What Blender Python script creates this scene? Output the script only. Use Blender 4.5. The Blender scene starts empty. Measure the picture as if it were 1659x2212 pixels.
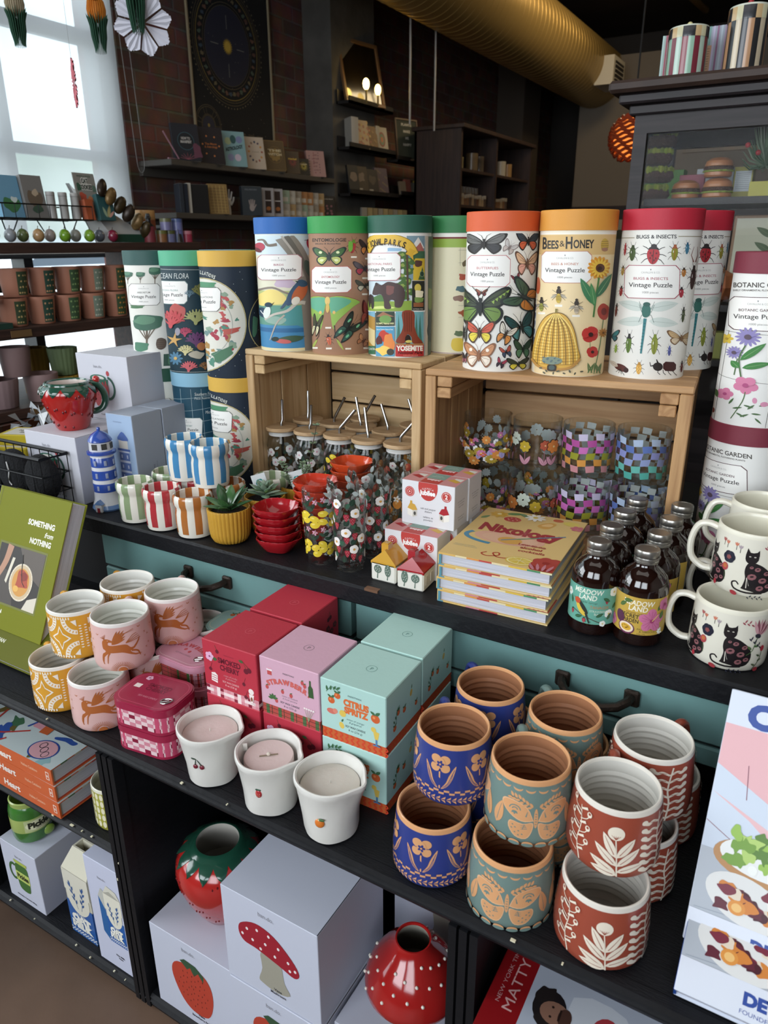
import bpy,math,random
from mathutils import Vector,Matrix
from mathutils.geometry import tessellate_polygon
from math import sin,cos,pi,radians as rad,atan2,sqrt,hypot
S=bpy.context.scene
COL=S.collection
random.seed(7)

# ------------------------------------------------------------------ camera, exposure, world, daylight, added fill
cd=bpy.data.cameras.new('camera');cam=bpy.data.objects.new('camera',cd);COL.objects.link(cam)
cd.sensor_fit='HORIZONTAL';cd.sensor_width=36;cd.lens=34.285;cd.clip_start=.02;cd.clip_end=200
cam.matrix_world=Matrix(((0.86297639,-0.17172313,0.47516619,0),(0.50523288,0.29960881,-0.80930482,0),(-0.00338762,0.93848054,0.3453155,1.34),(0,0,0,1)))
cd.dof.use_dof=True;cd.dof.focus_distance=1.25;cd.dof.aperture_fstop=11
S.camera=cam
V=S.view_settings;V.view_transform='Standard';V.look='None';V.gamma=1;V.exposure=0.5;V.use_curve_mapping=False
S.render.engine='CYCLES'
S.cycles.use_denoising=True;S.cycles.max_bounces=8;S.cycles.transmission_bounces=10;S.cycles.transparent_max_bounces=64
S.cycles.diffuse_bounces=3;S.cycles.glossy_bounces=4
S.cycles.caustics_reflective=False;S.cycles.caustics_refractive=False;S.cycles.sample_clamp_indirect=4
W=bpy.data.worlds.new('sky');S.world=W;W.use_nodes=True
W.node_tree.nodes['Background'].inputs[0].default_value=(.80,.9,1,1);W.node_tree.nodes['Background'].inputs[1].default_value=2.6
def area(name,loc,rot,sx,sy,power,col=(1,1,1),spread=180):
 l=bpy.data.lights.new(name,'AREA');l.shape='RECTANGLE';l.size=sx;l.size_y=sy;l.energy=power;l.color=col;l.spread=rad(spread)
 o=bpy.data.objects.new(name,l);COL.objects.link(o);o.location=loc;o.rotation_euler=rot;return o
area('storefront_daylight',(-1.2,-2.3,2.15),(rad(80),0,0),1.5,1.9,30,(.93,.97,1))
area('storefront_daylight_2',(0.9,-2.3,2.15),(rad(80),0,0),1.5,1.9,22,(.93,.97,1))
area('side_window_daylight',(-3.2,-0.6,2.0),(rad(90),0,rad(-90)),1.9,1.7,42,(.93,.97,1))
area('window_shade_daylight',(-3.95,1.5,2.3),(rad(90),0,rad(-90)),3.4,2.2,16,(.93,.98,1),120)
area('ceiling_fill',(-0.4,1.0,3.25),(0,0,0),2.4,2.4,12,(1,.95,.89))  # added overhead fill panel, no visible fixture
area('duct_fill',(-1.3,6.6,3.45),(0,rad(65),0),.3,1.6,14,(1,.76,.42))  # added warm fill that brightens the duct, no visible fixture
area('back_room_fill',(-0.9,5.2,3.3),(0,rad(18),0),1.5,3.0,11,(1,.78,.52))  # added warm fill that lifts the dark back room

# ------------------------------------------------------------------ materials
def lin(c):
 if isinstance(c,str):
  c=[int(c[i:i+2],16)/255 for i in (0,2,4)];g=.3*c[0]+.6*c[1]+.1*c[2];c=[g+(q-g)*.9 for q in c]
 return tuple(x/12.92 if x<=.04045 else ((x+.055)/1.055)**2.4 for x in c[:3])
MC={}
def M(c,r=.5,metal=0,coat=0,spec=.5,bump=0,bs=60,trans=0,ior=1.45,emit=0,var=0,vs=8,stretch=None,alpha=1,sub=0,back=None):
 k=(c,r,metal,coat,spec,bump,bs,trans,ior,emit,var,vs,stretch,alpha,sub,back)
 if k in MC:return MC[k]
 m=bpy.data.materials.new('paint_'+c);m.use_nodes=True;n=m.node_tree.nodes;L=m.node_tree.links
 p=n['Principled BSDF'];p.inputs['Base Color'].default_value=(*lin(c),1);p.inputs['Roughness'].default_value=r
 p.inputs['Metallic'].default_value=metal;p.inputs['Specular IOR Level'].default_value=spec;p.inputs['IOR'].default_value=ior
 if coat:p.inputs['Coat Weight'].default_value=coat;p.inputs['Coat Roughness'].default_value=.06
 if trans:p.inputs['Transmission Weight'].default_value=trans
 if sub:p.inputs['Subsurface Weight'].default_value=sub;p.inputs['Subsurface Radius'].default_value=(.01,.01,.01)
 if emit:p.inputs['Emission Color'].default_value=(*lin(c),1);p.inputs['Emission Strength'].default_value=emit
 if alpha<1:p.inputs['Alpha'].default_value=alpha
 if bump or var:
  tc=n.new('ShaderNodeTexCoord');mp=n.new('ShaderNodeMapping');L.new(tc.outputs['Object'],mp.inputs[0])
  if stretch:mp.inputs['Scale'].default_value=stretch
  if bump:
   t=n.new('ShaderNodeTexNoise');t.inputs['Scale'].default_value=bs;t.inputs['Detail'].default_value=3;L.new(mp.outputs[0],t.inputs['Vector'])
   b=n.new('ShaderNodeBump');b.inputs['Strength'].default_value=bump;b.inputs['Distance'].default_value=.01
   L.new(t.outputs[0],b.inputs['Height']);L.new(b.outputs[0],p.inputs['Normal'])
  if var:
   t=n.new('ShaderNodeTexNoise');t.inputs['Scale'].default_value=vs;t.inputs['Detail'].default_value=5;L.new(mp.outputs[0],t.inputs['Vector'])
   x=n.new('ShaderNodeMix');x.data_type='RGBA';x.blend_type='MULTIPLY';x.inputs[0].default_value=var
   x.inputs[6].default_value=(*lin(c),1);cr=n.new('ShaderNodeValToRGB');cr.color_ramp.elements[0].position=.35;cr.color_ramp.elements[1].position=.65
   cr.color_ramp.elements[0].color=(.35,.35,.35,1);L.new(t.outputs[0],cr.inputs[0]);L.new(cr.outputs[0],x.inputs[7]);L.new(x.outputs[2],p.inputs['Base Color'])
 if back:   
  x=n.new('ShaderNodeMix');x.data_type='RGBA';ge=n.new('ShaderNodeNewGeometry');L.new(ge.outputs['Backfacing'],x.inputs[0]);x.inputs[6].default_value=(*lin(c),1);x.inputs[7].default_value=(*lin(back),1);L.new(x.outputs[2],p.inputs['Base Color'])
 MC[k]=m;return m
def wood(name,c1,c2,axis=0,r=.55,knots=True,scale=1.):
 if name in MC:return MC[name]
 m=bpy.data.materials.new(name);m.use_nodes=True;n=m.node_tree.nodes;L=m.node_tree.links;p=n['Principled BSDF']
 p.inputs['Roughness'].default_value=r
 tc=n.new('ShaderNodeTexCoord');mp=n.new('ShaderNodeMapping');s=[26*scale]*3;s[axis]=1.6*scale;mp.inputs['Scale'].default_value=s
 oi=n.new('ShaderNodeObjectInfo');ad=n.new('ShaderNodeVectorMath');ad.operation='ADD';L.new(tc.outputs['Object'],ad.inputs[0])
 ml=n.new('ShaderNodeVectorMath');ml.operation='SCALE';ml.inputs['Scale'].default_value=9;L.new(oi.outputs['Random'],ml.inputs[0]);L.new(ml.outputs[0],ad.inputs[1])
 L.new(ad.outputs[0],mp.inputs[0])
 t=n.new('ShaderNodeTexNoise');t.inputs['Scale'].default_value=1.6;t.inputs['Detail'].default_value=6;t.inputs['Distortion'].default_value=1.2;L.new(mp.outputs[0],t.inputs[0])
 cr=n.new('ShaderNodeValToRGB');cr.color_ramp.elements[0].position=.33;cr.color_ramp.elements[1].position=.66
 cr.color_ramp.elements[0].color=(*lin(c2),1);cr.color_ramp.elements[1].color=(*lin(c1),1);L.new(t.outputs[0],cr.inputs[0]);out=cr.outputs[0]
 if knots:
  vo=n.new('ShaderNodeTexVoronoi');vo.inputs['Scale'].default_value=3.6;mp2=n.new('ShaderNodeMapping');s2=[1.6]*3;s2[axis]=1;mp2.inputs['Scale'].default_value=s2
  L.new(ad.outputs[0],mp2.inputs[0]);L.new(mp2.outputs[0],vo.inputs['Vector'])
  c2r=n.new('ShaderNodeValToRGB');c2r.color_ramp.elements[0].position=.03;c2r.color_ramp.elements[1].position=.10;c2r.color_ramp.elements[0].color=(.12,.06,.03,1);c2r.color_ramp.elements[1].color=(1,1,1,1)
  L.new(vo.outputs['Distance'],c2r.inputs[0]);x=n.new('ShaderNodeMix');x.data_type='RGBA';x.blend_type='MULTIPLY';x.inputs[0].default_value=.85
  L.new(out,x.inputs[6]);L.new(c2r.outputs[0],x.inputs[7]);out=x.outputs[2]
 L.new(out,p.inputs['Base Color']);b=n.new('ShaderNodeBump');b.inputs['Strength'].default_value=.15;b.inputs['Distance'].default_value=.003;L.new(t.outputs[0],b.inputs['Height']);L.new(b.outputs[0],p.inputs['Normal'])
 MC[name]=m;return m

# ------------------------------------------------------------------ 2D artwork (printed designs become part of the mesh they decorate)
TXT={}
def glyphs(s,bold=0,space=1.):
 k=(s,bold,space)
 if k not in TXT:
  cu=bpy.data.curves.new('t','FONT');cu.body=s;cu.size=1;cu.resolution_u=3;cu.offset=bold;cu.space_character=space;cu.fill_mode='FRONT'
  o=bpy.data.objects.new('t',cu);me=o.to_mesh();me.calc_loop_triangles()
  v=[(a.co.x,a.co.y) for a in me.vertices];t=[tuple(a.vertices) for a in me.loop_triangles]
  w=max([a[0] for a in v]+[.01]);o.to_mesh_clear();bpy.data.objects.remove(o);bpy.data.curves.remove(cu)
  TXT[k]=(v,t,w)
 return TXT[k]
def smooth(pts,n=4,closed=True):
 o=[];N=len(pts)
 for i in range(N if closed else N-1):
  g=(lambda k:pts[k%N]) if closed else (lambda k:pts[min(max(k,0),N-1)])
  a,b,c,d=g(i-1),g(i),g(i+1),g(i+2)
  for j in range(n):
   t=j/n;t2=t*t;t3=t2*t
   o.append(tuple(.5*(2*b[q]+(c[q]-a[q])*t+(2*a[q]-5*b[q]+4*c[q]-d[q])*t2+(3*b[q]-a[q]-3*c[q]+d[q])*t3) for q in (0,1)))
 if not closed:o.append(pts[-1])
 return o
class Art:
 def __init__(s,finish=(.5,0)):
  s.sh=[];s.st=[(1,0,0,0,1,0)];s.fin=finish;s.clip=None
 def push(s,x=0,y=0,rot=0,sx=1,sy=None):
  sy=sx if sy is None else sy;c,d=cos(rad(rot)),sin(rad(rot));A,B,C,D,E,F=s.st[-1]
  a,b,e,f=c*sx,-d*sy,d*sx,c*sy
  s.st.append((A*a+B*e,A*b+B*f,A*x+B*y+C,D*a+E*e,D*b+E*f,D*x+E*y+F));return s
 def pop(s):s.st.pop()
 def tf(s,p):A,B,C,D,E,F=s.st[-1];return (A*p[0]+B*p[1]+C,D*p[0]+E*p[1]+F)
 def add(s,col,v,t):
  v=[s.tf(p) for p in v]
  if s.clip:
   x0,y0,x1,y1=s.clip;t2=[]
   for q in t:
    poly=[v[i] for i in q]
    for ax,lim,sg in ((0,x0,1),(0,x1,-1),(1,y0,1),(1,y1,-1)):
     o=[]
     for i in range(len(poly)):
      a,b=poly[i],poly[(i+1)%len(poly)];da,db=(a[ax]-lim)*sg,(b[ax]-lim)*sg
      if da>=0:o.append(a)
      if (da<0) !=(db<0):
       k=da/(da-db);o.append((a[0]+(b[0]-a[0])*k,a[1]+(b[1]-a[1])*k))
     poly=o
     if not poly:break
    if len(poly)>=3:
     base=len(v);v=v+poly;t2+=[(base,base+i,base+i+1) for i in range(1,len(poly)-1)]
   t=t2
   if not t:return
   us={i for q in t for i in q};bb=[v[i] for i in us]
  else:bb=v
  xs=[p[0] for p in bb];ys=[p[1] for p in bb];box=(min(xs),min(ys),max(xs),max(ys))
  L=0
  for c,vv,tt,b2,l2 in s.sh:
   if l2>=L and b2[0]<box[2] and box[0]<b2[2] and b2[1]<box[3] and box[1]<b2[3] and not (c==col and l2==L-99):L=l2+1
  s.sh.append((col,v,t,box,L))
 def poly(s,col,pts):
  if len(pts)<3:return
  t=tessellate_polygon([[Vector((p[0],p[1],0)) for p in pts]]);s.add(col,list(pts),[tuple(q) for q in t])
 def ell(s,col,x,y,rx,ry=None,rot=0,n=18):
  ry=rx if ry is None else ry;c,d=cos(rad(rot)),sin(rad(rot))
  p=[(x+rx*cos(2*pi*i/n)*c-ry*sin(2*pi*i/n)*d,y+rx*cos(2*pi*i/n)*d+ry*sin(2*pi*i/n)*c) for i in range(n)]
  s.add(col,p,[(0,i,i+1) for i in range(1,n-1)])
 def ring(s,col,x,y,rx,ry,w,rot=0,n=28,a0=0,a1=360):
  c,d=cos(rad(rot)),sin(rad(rot));v=[];t=[]
  for i in range(n+1):
   a=rad(a0+(a1-a0)*i/n)
   for q in (0,1):
    X,Y=(rx-w*q)*cos(a),(ry-w*q)*sin(a);v.append((x+X*c-Y*d,y+X*d+Y*c))
  for i in range(n):b=2*i;t+=[(b,b+2,b+3),(b,b+3,b+1)]
  s.add(col,v,t)
 def rect(s,col,x0,y0,x1,y1):s.add(col,[(x0,y0),(x1,y0),(x1,y1),(x0,y1)],[(0,1,2),(0,2,3)])
 def cham(s,col,x0,y0,x1,y1,c):s.poly(col,[(x0+c,y0),(x1-c,y0),(x1,y0+c),(x1,y1-c),(x1-c,y1),(x0+c,y1),(x0,y1-c),(x0,y0+c)])
 def line(s,col,pts,w,w2=None,sm=0):
  if sm:pts=smooth(pts,sm,False)
  w2=w if w2 is None else w2;N=len(pts);v=[];t=[]
  for i,p in enumerate(pts):
   a,b=pts[max(0,i-1)],pts[min(N-1,i+1)];dx,dy=b[0]-a[0],b[1]-a[1];l=hypot(dx,dy) or 1
   h=(w+(w2-w)*i/max(1,N-1))/2;v+=[(p[0]-dy/l*h,p[1]+dx/l*h),(p[0]+dy/l*h,p[1]-dx/l*h)]
  for i in range(N-1):b=2*i;t+=[(b,b+1,b+3),(b,b+3,b+2)]
  s.add(col,v,t)
 def leaf(s,col,x,y,ang,L,w,vein=None,bend=0,vw=.4):
  c,d=cos(rad(ang)),sin(rad(ang));n=7;up=[];dn=[];mid=[]
  for i in range(n+1):
   t=i/n;h=w/2*sin(pi*t**.85)**.8 if 0<t<1 else 0;m=bend*sin(pi*t)
   for lst,q in ((up,m+h),(dn,m-h),(mid,m)):lst.append((x+L*t*c-q*d,y+L*t*d+q*c))
  s.poly(col,up+dn[-2:0:-1])
  if vein:s.line(vein,mid[1:-1],vw,vw*.5)
 def flower(s,col,x,y,r,n=5,cen=None,pw=.55,rot=0,cr=.25,out=None,inner=None):
  for i in range(n):
   a=rot+360*i/n;c,d=cos(rad(a)),sin(rad(a))
   if out:s.ell(out,x+c*r*.56,y+d*r*.56,r*.47+out_w(r),r*pw*.62+out_w(r),a,12)
  for i in range(n):
   a=rot+360*i/n;c,d=cos(rad(a)),sin(rad(a))
   s.ell(col,x+c*r*.56,y+d*r*.56,r*.47,r*pw*.62,a,12)
   if inner:s.line(inner,[(x+c*r*.3,y+d*r*.3),(x+c*r*.7,y+d*r*.7)],r*.05)
  if cen:s.ell(cen,x,y,r*cr,n=12)
 def blob(s,col,x,y,rx,ry=None,seed=0,irr=.2,n=11,rot=0):
  ry=rx if ry is None else ry;R=random.Random(seed);c,d=cos(rad(rot)),sin(rad(rot));p=[]
  for i in range(n):
   a=2*pi*i/n;k=1+R.uniform(-irr,irr);X,Y=rx*k*cos(a),ry*k*sin(a);p.append((x+X*c-Y*d,y+X*d+Y*c))
  s.poly(col,smooth(p,3))
 def text(s,col,t,x,y,h,w=None,al='c',bold=0,shear=0,rot=0,space=1.,arc=None):
  if arc:    
   vs=[glyphs(ch,bold)[2] if ch !=' ' else .3 for ch in t];k=h/.7;tot=sum(vs)*k+(len(t)-1)*h*.18*space;X=-tot/2
   for ch,q in zip(t,vs):
    cx=X+q*k/2;a=cx/arc
    if ch !=' ':
     s.push(x+arc*sin(a),y+arc*(cos(a)-1),-math.degrees(a));s.text(col,ch,0,0,h,bold=bold);s.pop()
    X+=q*k+h*.18*space
   return
  v,tr,W_=glyphs(t,bold,space);k=h/.7;kx=w/W_ if w else k;ww=W_*kx;ox={'c':-ww/2,'l':0,'r':-ww}[al];c,d=cos(rad(rot)),sin(rad(rot))
  p=[]
  for a,b in v:
   X=ox+a*kx+shear*b*k;Y=b*k;p.append((x+X*c-Y*d,y+X*d+Y*c))
  if p:s.add(col,p,tr)
def out_w(r):return max(.25,r*.05)

# ------------------------------------------------------------------ mesh builder
class MB:
 def __init__(s):s.v=[];s.f=[];s.m=[];s.mats=[];s.nn={};s.xf=None
 def mi(s,m):
  if m not in s.mats:s.mats.append(m)
  return s.mats.index(m)
 def raw(s,vs,fs,m,ns=None):
  b=len(s.v);T=s.xf
  for i,p in enumerate(vs):
   p=Vector(p);s.v.append(T @ p if T else p)
   if ns:s.nn[b+i]=((T.to_3x3() @ Vector(ns[i])).normalized() if T else Vector(ns[i]))
  k=s.mi(m)
  for f in fs:s.f.append([b+i for i in f]);s.m.append(k)
  return s
 def box(s,x0,y0,z0,x1,y1,z1,m,bev=0,yaw=0,c=None):
  if bev:
   b=bev;rings=[]
   vs=[]
   for z,i in ((z0,b),(z0+b,0),(z1-b,0),(z1,b)):
    vs+=[(x0+i,y0+i,z) if i else (x0+b,y0,z),(x1-i,y0+i,z) if i else (x1-b,y0,z)]
    vs+=[(x1-i,y0+i,z) if i else (x1,y0+b,z),(x1-i,y1-i,z) if i else (x1,y1-b,z)]
    vs+=[(x1-i,y1-i,z) if i else (x1-b,y1,z),(x0+i,y1-i,z) if i else (x0+b,y1,z)]
    vs+=[(x0+i,y1-i,z) if i else (x0,y1-b,z),(x0+i,y0+i,z) if i else (x0,y0+b,z)]
   fs=[[7,6,5,4,3,2,1,0],[24+i for i in range(8)]]
   for r in range(3):
    for i in range(8):a=r*8+i;c2=r*8+(i+1)%8;fs.append([a,c2,c2+8,a+8])
   s.raw(vs,fs,m);return s
  vs=[(x0,y0,z0),(x1,y0,z0),(x1,y1,z0),(x0,y1,z0),(x0,y0,z1),(x1,y0,z1),(x1,y1,z1),(x0,y1,z1)]
  return s.raw(vs,[[3,2,1,0],[4,5,6,7],[0,1,5,4],[1,2,6,5],[2,3,7,6],[3,0,4,7]],m)
 def lathe(s,prof,m,n=48,ms=None,flute=0,fn=0,sq=0,wob=None):
  rows=[];vs=[]
  for r,z in prof:
   if r<=1e-6:rows.append([len(vs)]);vs.append((0,0,z));continue
   row=[]
   for i in range(n):
    a=2*pi*i/n;q=r+(flute*abs(sin(a*fn/2)) if flute else 0)
    if sq:q*=(abs(cos(a))**sq+abs(sin(a))**sq)**(-1/sq)
    if wob:q+=wob(a,z)
    row.append(len(vs));vs.append((q*sin(a),-q*cos(a),z))
   rows.append(row)
  b=len(s.v)
  s.raw(vs,[],m)
  for k in range(len(rows)-1):
   A,B=rows[k],rows[k+1];mk=s.mi(ms[k] if ms else m)
   for i in range(n):
    j=(i+1)%n
    f=[A[i%len(A)],A[j%len(A)],B[j%len(B)],B[i%len(B)]]
    if len(A)==1:f=[A[0],B[j],B[i]]
    elif len(B)==1:f=[A[i],A[j],B[0]]
    s.f.append([b+q for q in f]);s.m.append(mk)
  return s
 def tube(s,pts,r,m,n=8,r2=None,caps=True,flat=1.):
  P=[Vector(p) for p in pts];N=len(P);vs=[];up=Vector((0,0,1));prev=None
  for i,p in enumerate(P):
   d=(P[min(N-1,i+1)]-P[max(0,i-1)]).normalized()
   if prev is None:
    a=up if abs(d.z)<.9 else Vector((1,0,0));x=d.cross(a).normalized()
   else:x=(prev-d*prev.dot(d)).normalized()
   prev=x;y=d.cross(x);q=r+((r2 if r2 is not None else r)-r)*i/max(1,N-1)
   for k in range(n):a=2*pi*k/n;vs.append(p+x*q*cos(a)+y*q*flat*sin(a))
  fs=[[i*n+k,i*n+(k+1)%n,(i+1)*n+(k+1)%n,(i+1)*n+k] for i in range(N-1) for k in range(n)]
  if caps:fs+=[list(range(n))[::-1],[(N-1)*n+k for k in range(n)]]
  return s.raw(vs,fs,m)
 def prism(s,poly,z0,z1,m,mtop=None):
  n=len(poly);vs=[(x,y,z0) for x,y in poly]+[(x,y,z1) for x,y in poly]
  s.raw(vs,[list(range(n))[::-1]]+[[i,(i+1)%n,n+(i+1)%n,n+i] for i in range(n)],m)
  s.raw([(x,y,z1) for x,y in poly],[list(range(n))],mtop or m);return s
 def blob(s,c,rx,ry,rz,m,n=12,k=8,T=None):
  vs=[(c[0],c[1],c[2]-rz)]
  for j in range(1,k):
   a=pi*j/k
   for i in range(n):b=2*pi*i/n;vs.append((c[0]+rx*sin(a)*cos(b),c[1]+ry*sin(a)*sin(b),c[2]-rz*cos(a)))
  vs.append((c[0],c[1],c[2]+rz));L=len(vs)-1
  if T:vs=[T @ Vector(v) for v in vs]
  fs=[[0,1+(i+1)%n,1+i] for i in range(n)]+[[L,L-n+i,L-n+(i+1)%n] for i in range(n)]
  for j in range(k-2):fs+=[[1+j*n+i,1+j*n+(i+1)%n,1+(j+1)*n+(i+1)%n,1+(j+1)*n+i] for i in range(n)]
  return s.raw(vs,fs,m)
 def quad(s,a,b,c,d,m):return s.raw([a,b,c,d],[[0,1,2,3]],m)
 def art(s,A,mp,maxu=6.,eps=.00011,scale=.001,fin=None):
  r,coat=fin or A.fin
  for col,v,t,box,L in A.sh:
   m=M(col,r,coat=coat,back=getattr(A,'back',None)) if isinstance(col,str) else col
   vs=[];ns=[];fs=[];off=eps*(L+1.5)
   stack=[tuple(v[i] for i in q) for q in t];idx={}
   def vid(p):
    k=(round(p[0],4),round(p[1],4))
    if k not in idx:
     co,nn=mp(p[0]*scale,p[1]*scale,off);idx[k]=len(vs);vs.append(co);ns.append(nn)
    return idx[k]
   while stack:
    a,b,c=stack.pop();e=[(abs(a[0]-b[0]),0),(abs(b[0]-c[0]),1),(abs(c[0]-a[0]),2)];q=max(e)
    if maxu and q[0]>maxu:
     if q[1]==1:a,b,c=b,c,a
     elif q[1]==2:a,b,c=c,a,b
     mm=((a[0]+b[0])/2,(a[1]+b[1])/2);stack+=[(a,mm,c),(mm,b,c)];continue
    if (b[0]-a[0])*(c[1]-a[1])-(c[0]-a[0])*(b[1]-a[1])<0:b,c=c,b
    f=[vid(a),vid(b),vid(c)]
    if len(set(f))==3:fs.append(f)
   s.raw(vs,fs,m,ns)
  return s
 def build(s,name,parent=None,loc=(0,0,0),rot=(0,0,0),ang=35):
  me=bpy.data.meshes.new(name);me.from_pydata([tuple(v) for v in s.v],[],s.f)
  for m in s.mats:me.materials.append(m)
  me.polygons.foreach_set('material_index',s.m);me.polygons.foreach_set('use_smooth',[True]*len(s.f));me.update()
  me.set_sharp_from_angle(angle=rad(ang))
  if s.nn:
   cn=[tuple(c.vector) for c in me.corner_normals]
   for i,l in enumerate(me.loops):
    if l.vertex_index in s.nn:cn[i]=tuple(s.nn[l.vertex_index])
   me.normals_split_custom_set(cn)
  o=bpy.data.objects.new(name,me);COL.objects.link(o);o.parent=parent;o.location=loc;o.rotation_euler=rot;return o
def plane_map(o,ux,uy):
 o,ux,uy=Vector(o),Vector(ux).normalized(),Vector(uy).normalized();n=ux.cross(uy)
 return lambda u,v,f:(o+ux*u+uy*v+n*f,n)
def cyl_map(r,z0=0,R=None,a0=0):
 def f(u,v,off):
  q=r;sl=0
  if R:
   for (za,ra),(zb,rb) in zip(R,R[1:]):
    if v<=zb or (zb,rb)==R[-1]:q=ra+(rb-ra)*(v-za)/(zb-za);sl=(rb-ra)/(zb-za);break
  a=u/r+a0;nn=Vector((sin(a),-cos(a),-sl)).normalized()
  return Vector((q*sin(a),-q*cos(a),z0+v))+nn*off,nn
 return f
# ------------------------------------------------------------------ things
def tag(o,label,cat,group=None):
 o['label']=label;o['category']=cat
 if group:o['group']=group
 return o
def thing(name,label,cat,loc=(0,0,0),rz=0,group=None):
 o=bpy.data.objects.new(name,None);COL.objects.link(o);o.empty_display_size=.05;o.location=loc;o.rotation_euler=(0,0,rz);return tag(o,label,cat,group)
def struct(o):o['kind']='structure';return o
def dup(root,loc,rz=0,label=None,group=None,rot=None):
 def cp(o,par):
  c=o.copy();COL.objects.link(c);c.parent=par
  for ch in list(kids.get(o.name,[])):cp(ch,c)
  return c
 kids={}
 for o in [root]+list(root.children_recursive):
  if o.parent:kids.setdefault(o.parent.name,[]).append(o)
 kids.pop(root.parent.name if root.parent else '',None)
 r=cp(root,None);r.location=loc;r.rotation_euler=rot or (0,0,rz)
 if label:r['label']=label
 if group:r['group']=group
 return r
def face(x,y,d=0):return atan2(-x,y)+rad(d)
# ------------------------------------------------------------------ room
CT,MS,ML,BS=.81,.587,.366,.036
def brick_mat():
 m=bpy.data.materials.new('old_brick');m.use_nodes=True;n=m.node_tree.nodes;L=m.node_tree.links;p=n['Principled BSDF'];p.inputs['Roughness'].default_value=.85
 tc=n.new('ShaderNodeTexCoord');sp=n.new('ShaderNodeSeparateXYZ');cb=n.new('ShaderNodeCombineXYZ');L.new(tc.outputs['Object'],sp.inputs[0])
 ad=n.new('ShaderNodeMath');ad.operation='ADD';L.new(sp.outputs[0],ad.inputs[0]);L.new(sp.outputs[1],ad.inputs[1]);L.new(ad.outputs[0],cb.inputs[0]);L.new(sp.outputs[2],cb.inputs[1])
 b=n.new('ShaderNodeTexBrick');L.new(cb.outputs[0],b.inputs[0]);b.inputs['Scale'].default_value=1;b.inputs['Brick Width'].default_value=.22;b.inputs['Row Height'].default_value=.085
 b.inputs['Mortar Size'].default_value=.008;b.inputs['Mortar Smooth'].default_value=.4;b.inputs['Bias'].default_value=-.1
 b.inputs['Color1'].default_value=(*lin('6a4438'),1);b.inputs['Color2'].default_value=(*lin('4c352e'),1);b.inputs['Mortar'].default_value=(*lin('5f5148'),1)
 t=n.new('ShaderNodeTexNoise');t.inputs['Scale'].default_value=9;t.inputs['Detail'].default_value=6;L.new(tc.outputs['Object'],t.inputs[0])
 x=n.new('ShaderNodeMix');x.data_type='RGBA';x.blend_type='OVERLAY';x.inputs[0].default_value=.7;L.new(b.outputs[0],x.inputs[6]);L.new(t.outputs[1],x.inputs[7]);L.new(x.outputs[2],p.inputs['Base Color'])
 bp=n.new('ShaderNodeBump');bp.inputs['Strength'].default_value=.6;bp.inputs['Distance'].default_value=.01;iv=n.new('ShaderNodeMath');iv.operation='SUBTRACT';iv.inputs[0].default_value=1
 L.new(b.outputs['Fac'],iv.inputs[1]);L.new(iv.outputs[0],bp.inputs['Height']);L.new(bp.outputs[0],p.inputs['Normal']);return m
BRICK=brick_mat()
CONC=M('5a5650',.85,bump=.3,bs=30,var=.5,vs=5)
BLK=M('121317',.5,spec=.3,var=.3,vs=14,bump=.12,bs=40)
BLKTOP=M('17181c',.5,spec=.3,var=.35,vs=9,bump=.15,bs=90,stretch=(1,6,1))
def sbox(name,*a,m,bev=0):return struct(MB().box(*a,m,bev).build(name))
floor_m=M('6a5140',.5,var=.7,vs=3,bump=.1,bs=25)
sbox('floor',-3.7,-2.9,-.06,3.2,10.2,0,m=floor_m)
sbox('ceiling',-3.7,-2.9,3.6,3.2,10.2,3.7,m=M('3a2c20',.8,var=.6,vs=2))
w=MB().box(-3.7,-2.9,0,-3.4,3.08,.5,BRICK).box(-3.7,-2.9,3.25,-3.4,3.08,3.6,BRICK).box(-3.7,3.08,0,-3.4,10.2,3.6,BRICK).box(-3.7,-2.9,.5,-3.4,-2.0,3.25,BRICK)
struct(w.build('wall_left'))
sbox('wall_back',-3.4,10.0,0,3.2,10.2,3.6,m=M('3b3531',.8))
sbox('wall_right',3.0,-2.9,0,3.2,10.0,3.6,m=M('8d867d',.8))
w=MB().box(-3.4,-2.9,0,3.0,-2.6,1.1,BRICK).box(-3.4,-2.9,3.3,3.0,-2.6,3.6,BRICK)
for a,b in ((-3.4,-2.1),(-.35,-.05),(1.7,3.0)):w.box(a,-2.9,1.1,b,-2.6,3.3,BRICK)
struct(w.build('wall_front'))
sbox('trim_pier',-3.4,4.72,0,-3.17,5.28,3.6,m=CONC)
sbox('trim_pier_2',-3.4,8.2,0,-3.1,8.7,3.6,m=M('4a4036',.85))
sbox('wall_partition',-2.75,9.0,1.72,.6,9.1,3.2,m=M('7d7264',.8))
sbox('trim_panelling',-2.75,8.95,0,.6,9.1,1.72,m=M('2a1a16',.5))
FR=M('17181b',.4)
wf=MB()
for y0,y1 in ((-2.0,-1.92),(-.6,-.52),(.9,.98),(2.385,2.435),(2.99,3.08)):wf.box(-3.55,y0,.5,-3.45,y1,3.25,FR)
for z0,z1 in ((.5,.56),(1.12,1.206),(1.272,1.31),(3.18,3.25)):wf.box(-3.55,-2.0,z0,-3.44,3.08,z1,FR)
wf.box(-3.5,-2.0,2.28,-3.46,3.08,2.35,FR).box(-3.5,-2.0,1.75,-3.46,3.08,1.8,FR)
struct(wf.build('window_1'))
gl=M('f2fbff',0,trans=1,ior=1.1)
sh=bpy.data.materials.new('shade_cloth');sh.use_nodes=True;n=sh.node_tree.nodes;L=sh.node_tree.links;n.remove(n['Principled BSDF'])
tr=n.new('ShaderNodeBsdfTranslucent');df=n.new('ShaderNodeBsdfDiffuse');tp=n.new('ShaderNodeBsdfTransparent');a1=n.new('ShaderNodeMixShader');a2=n.new('ShaderNodeMixShader')
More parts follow.
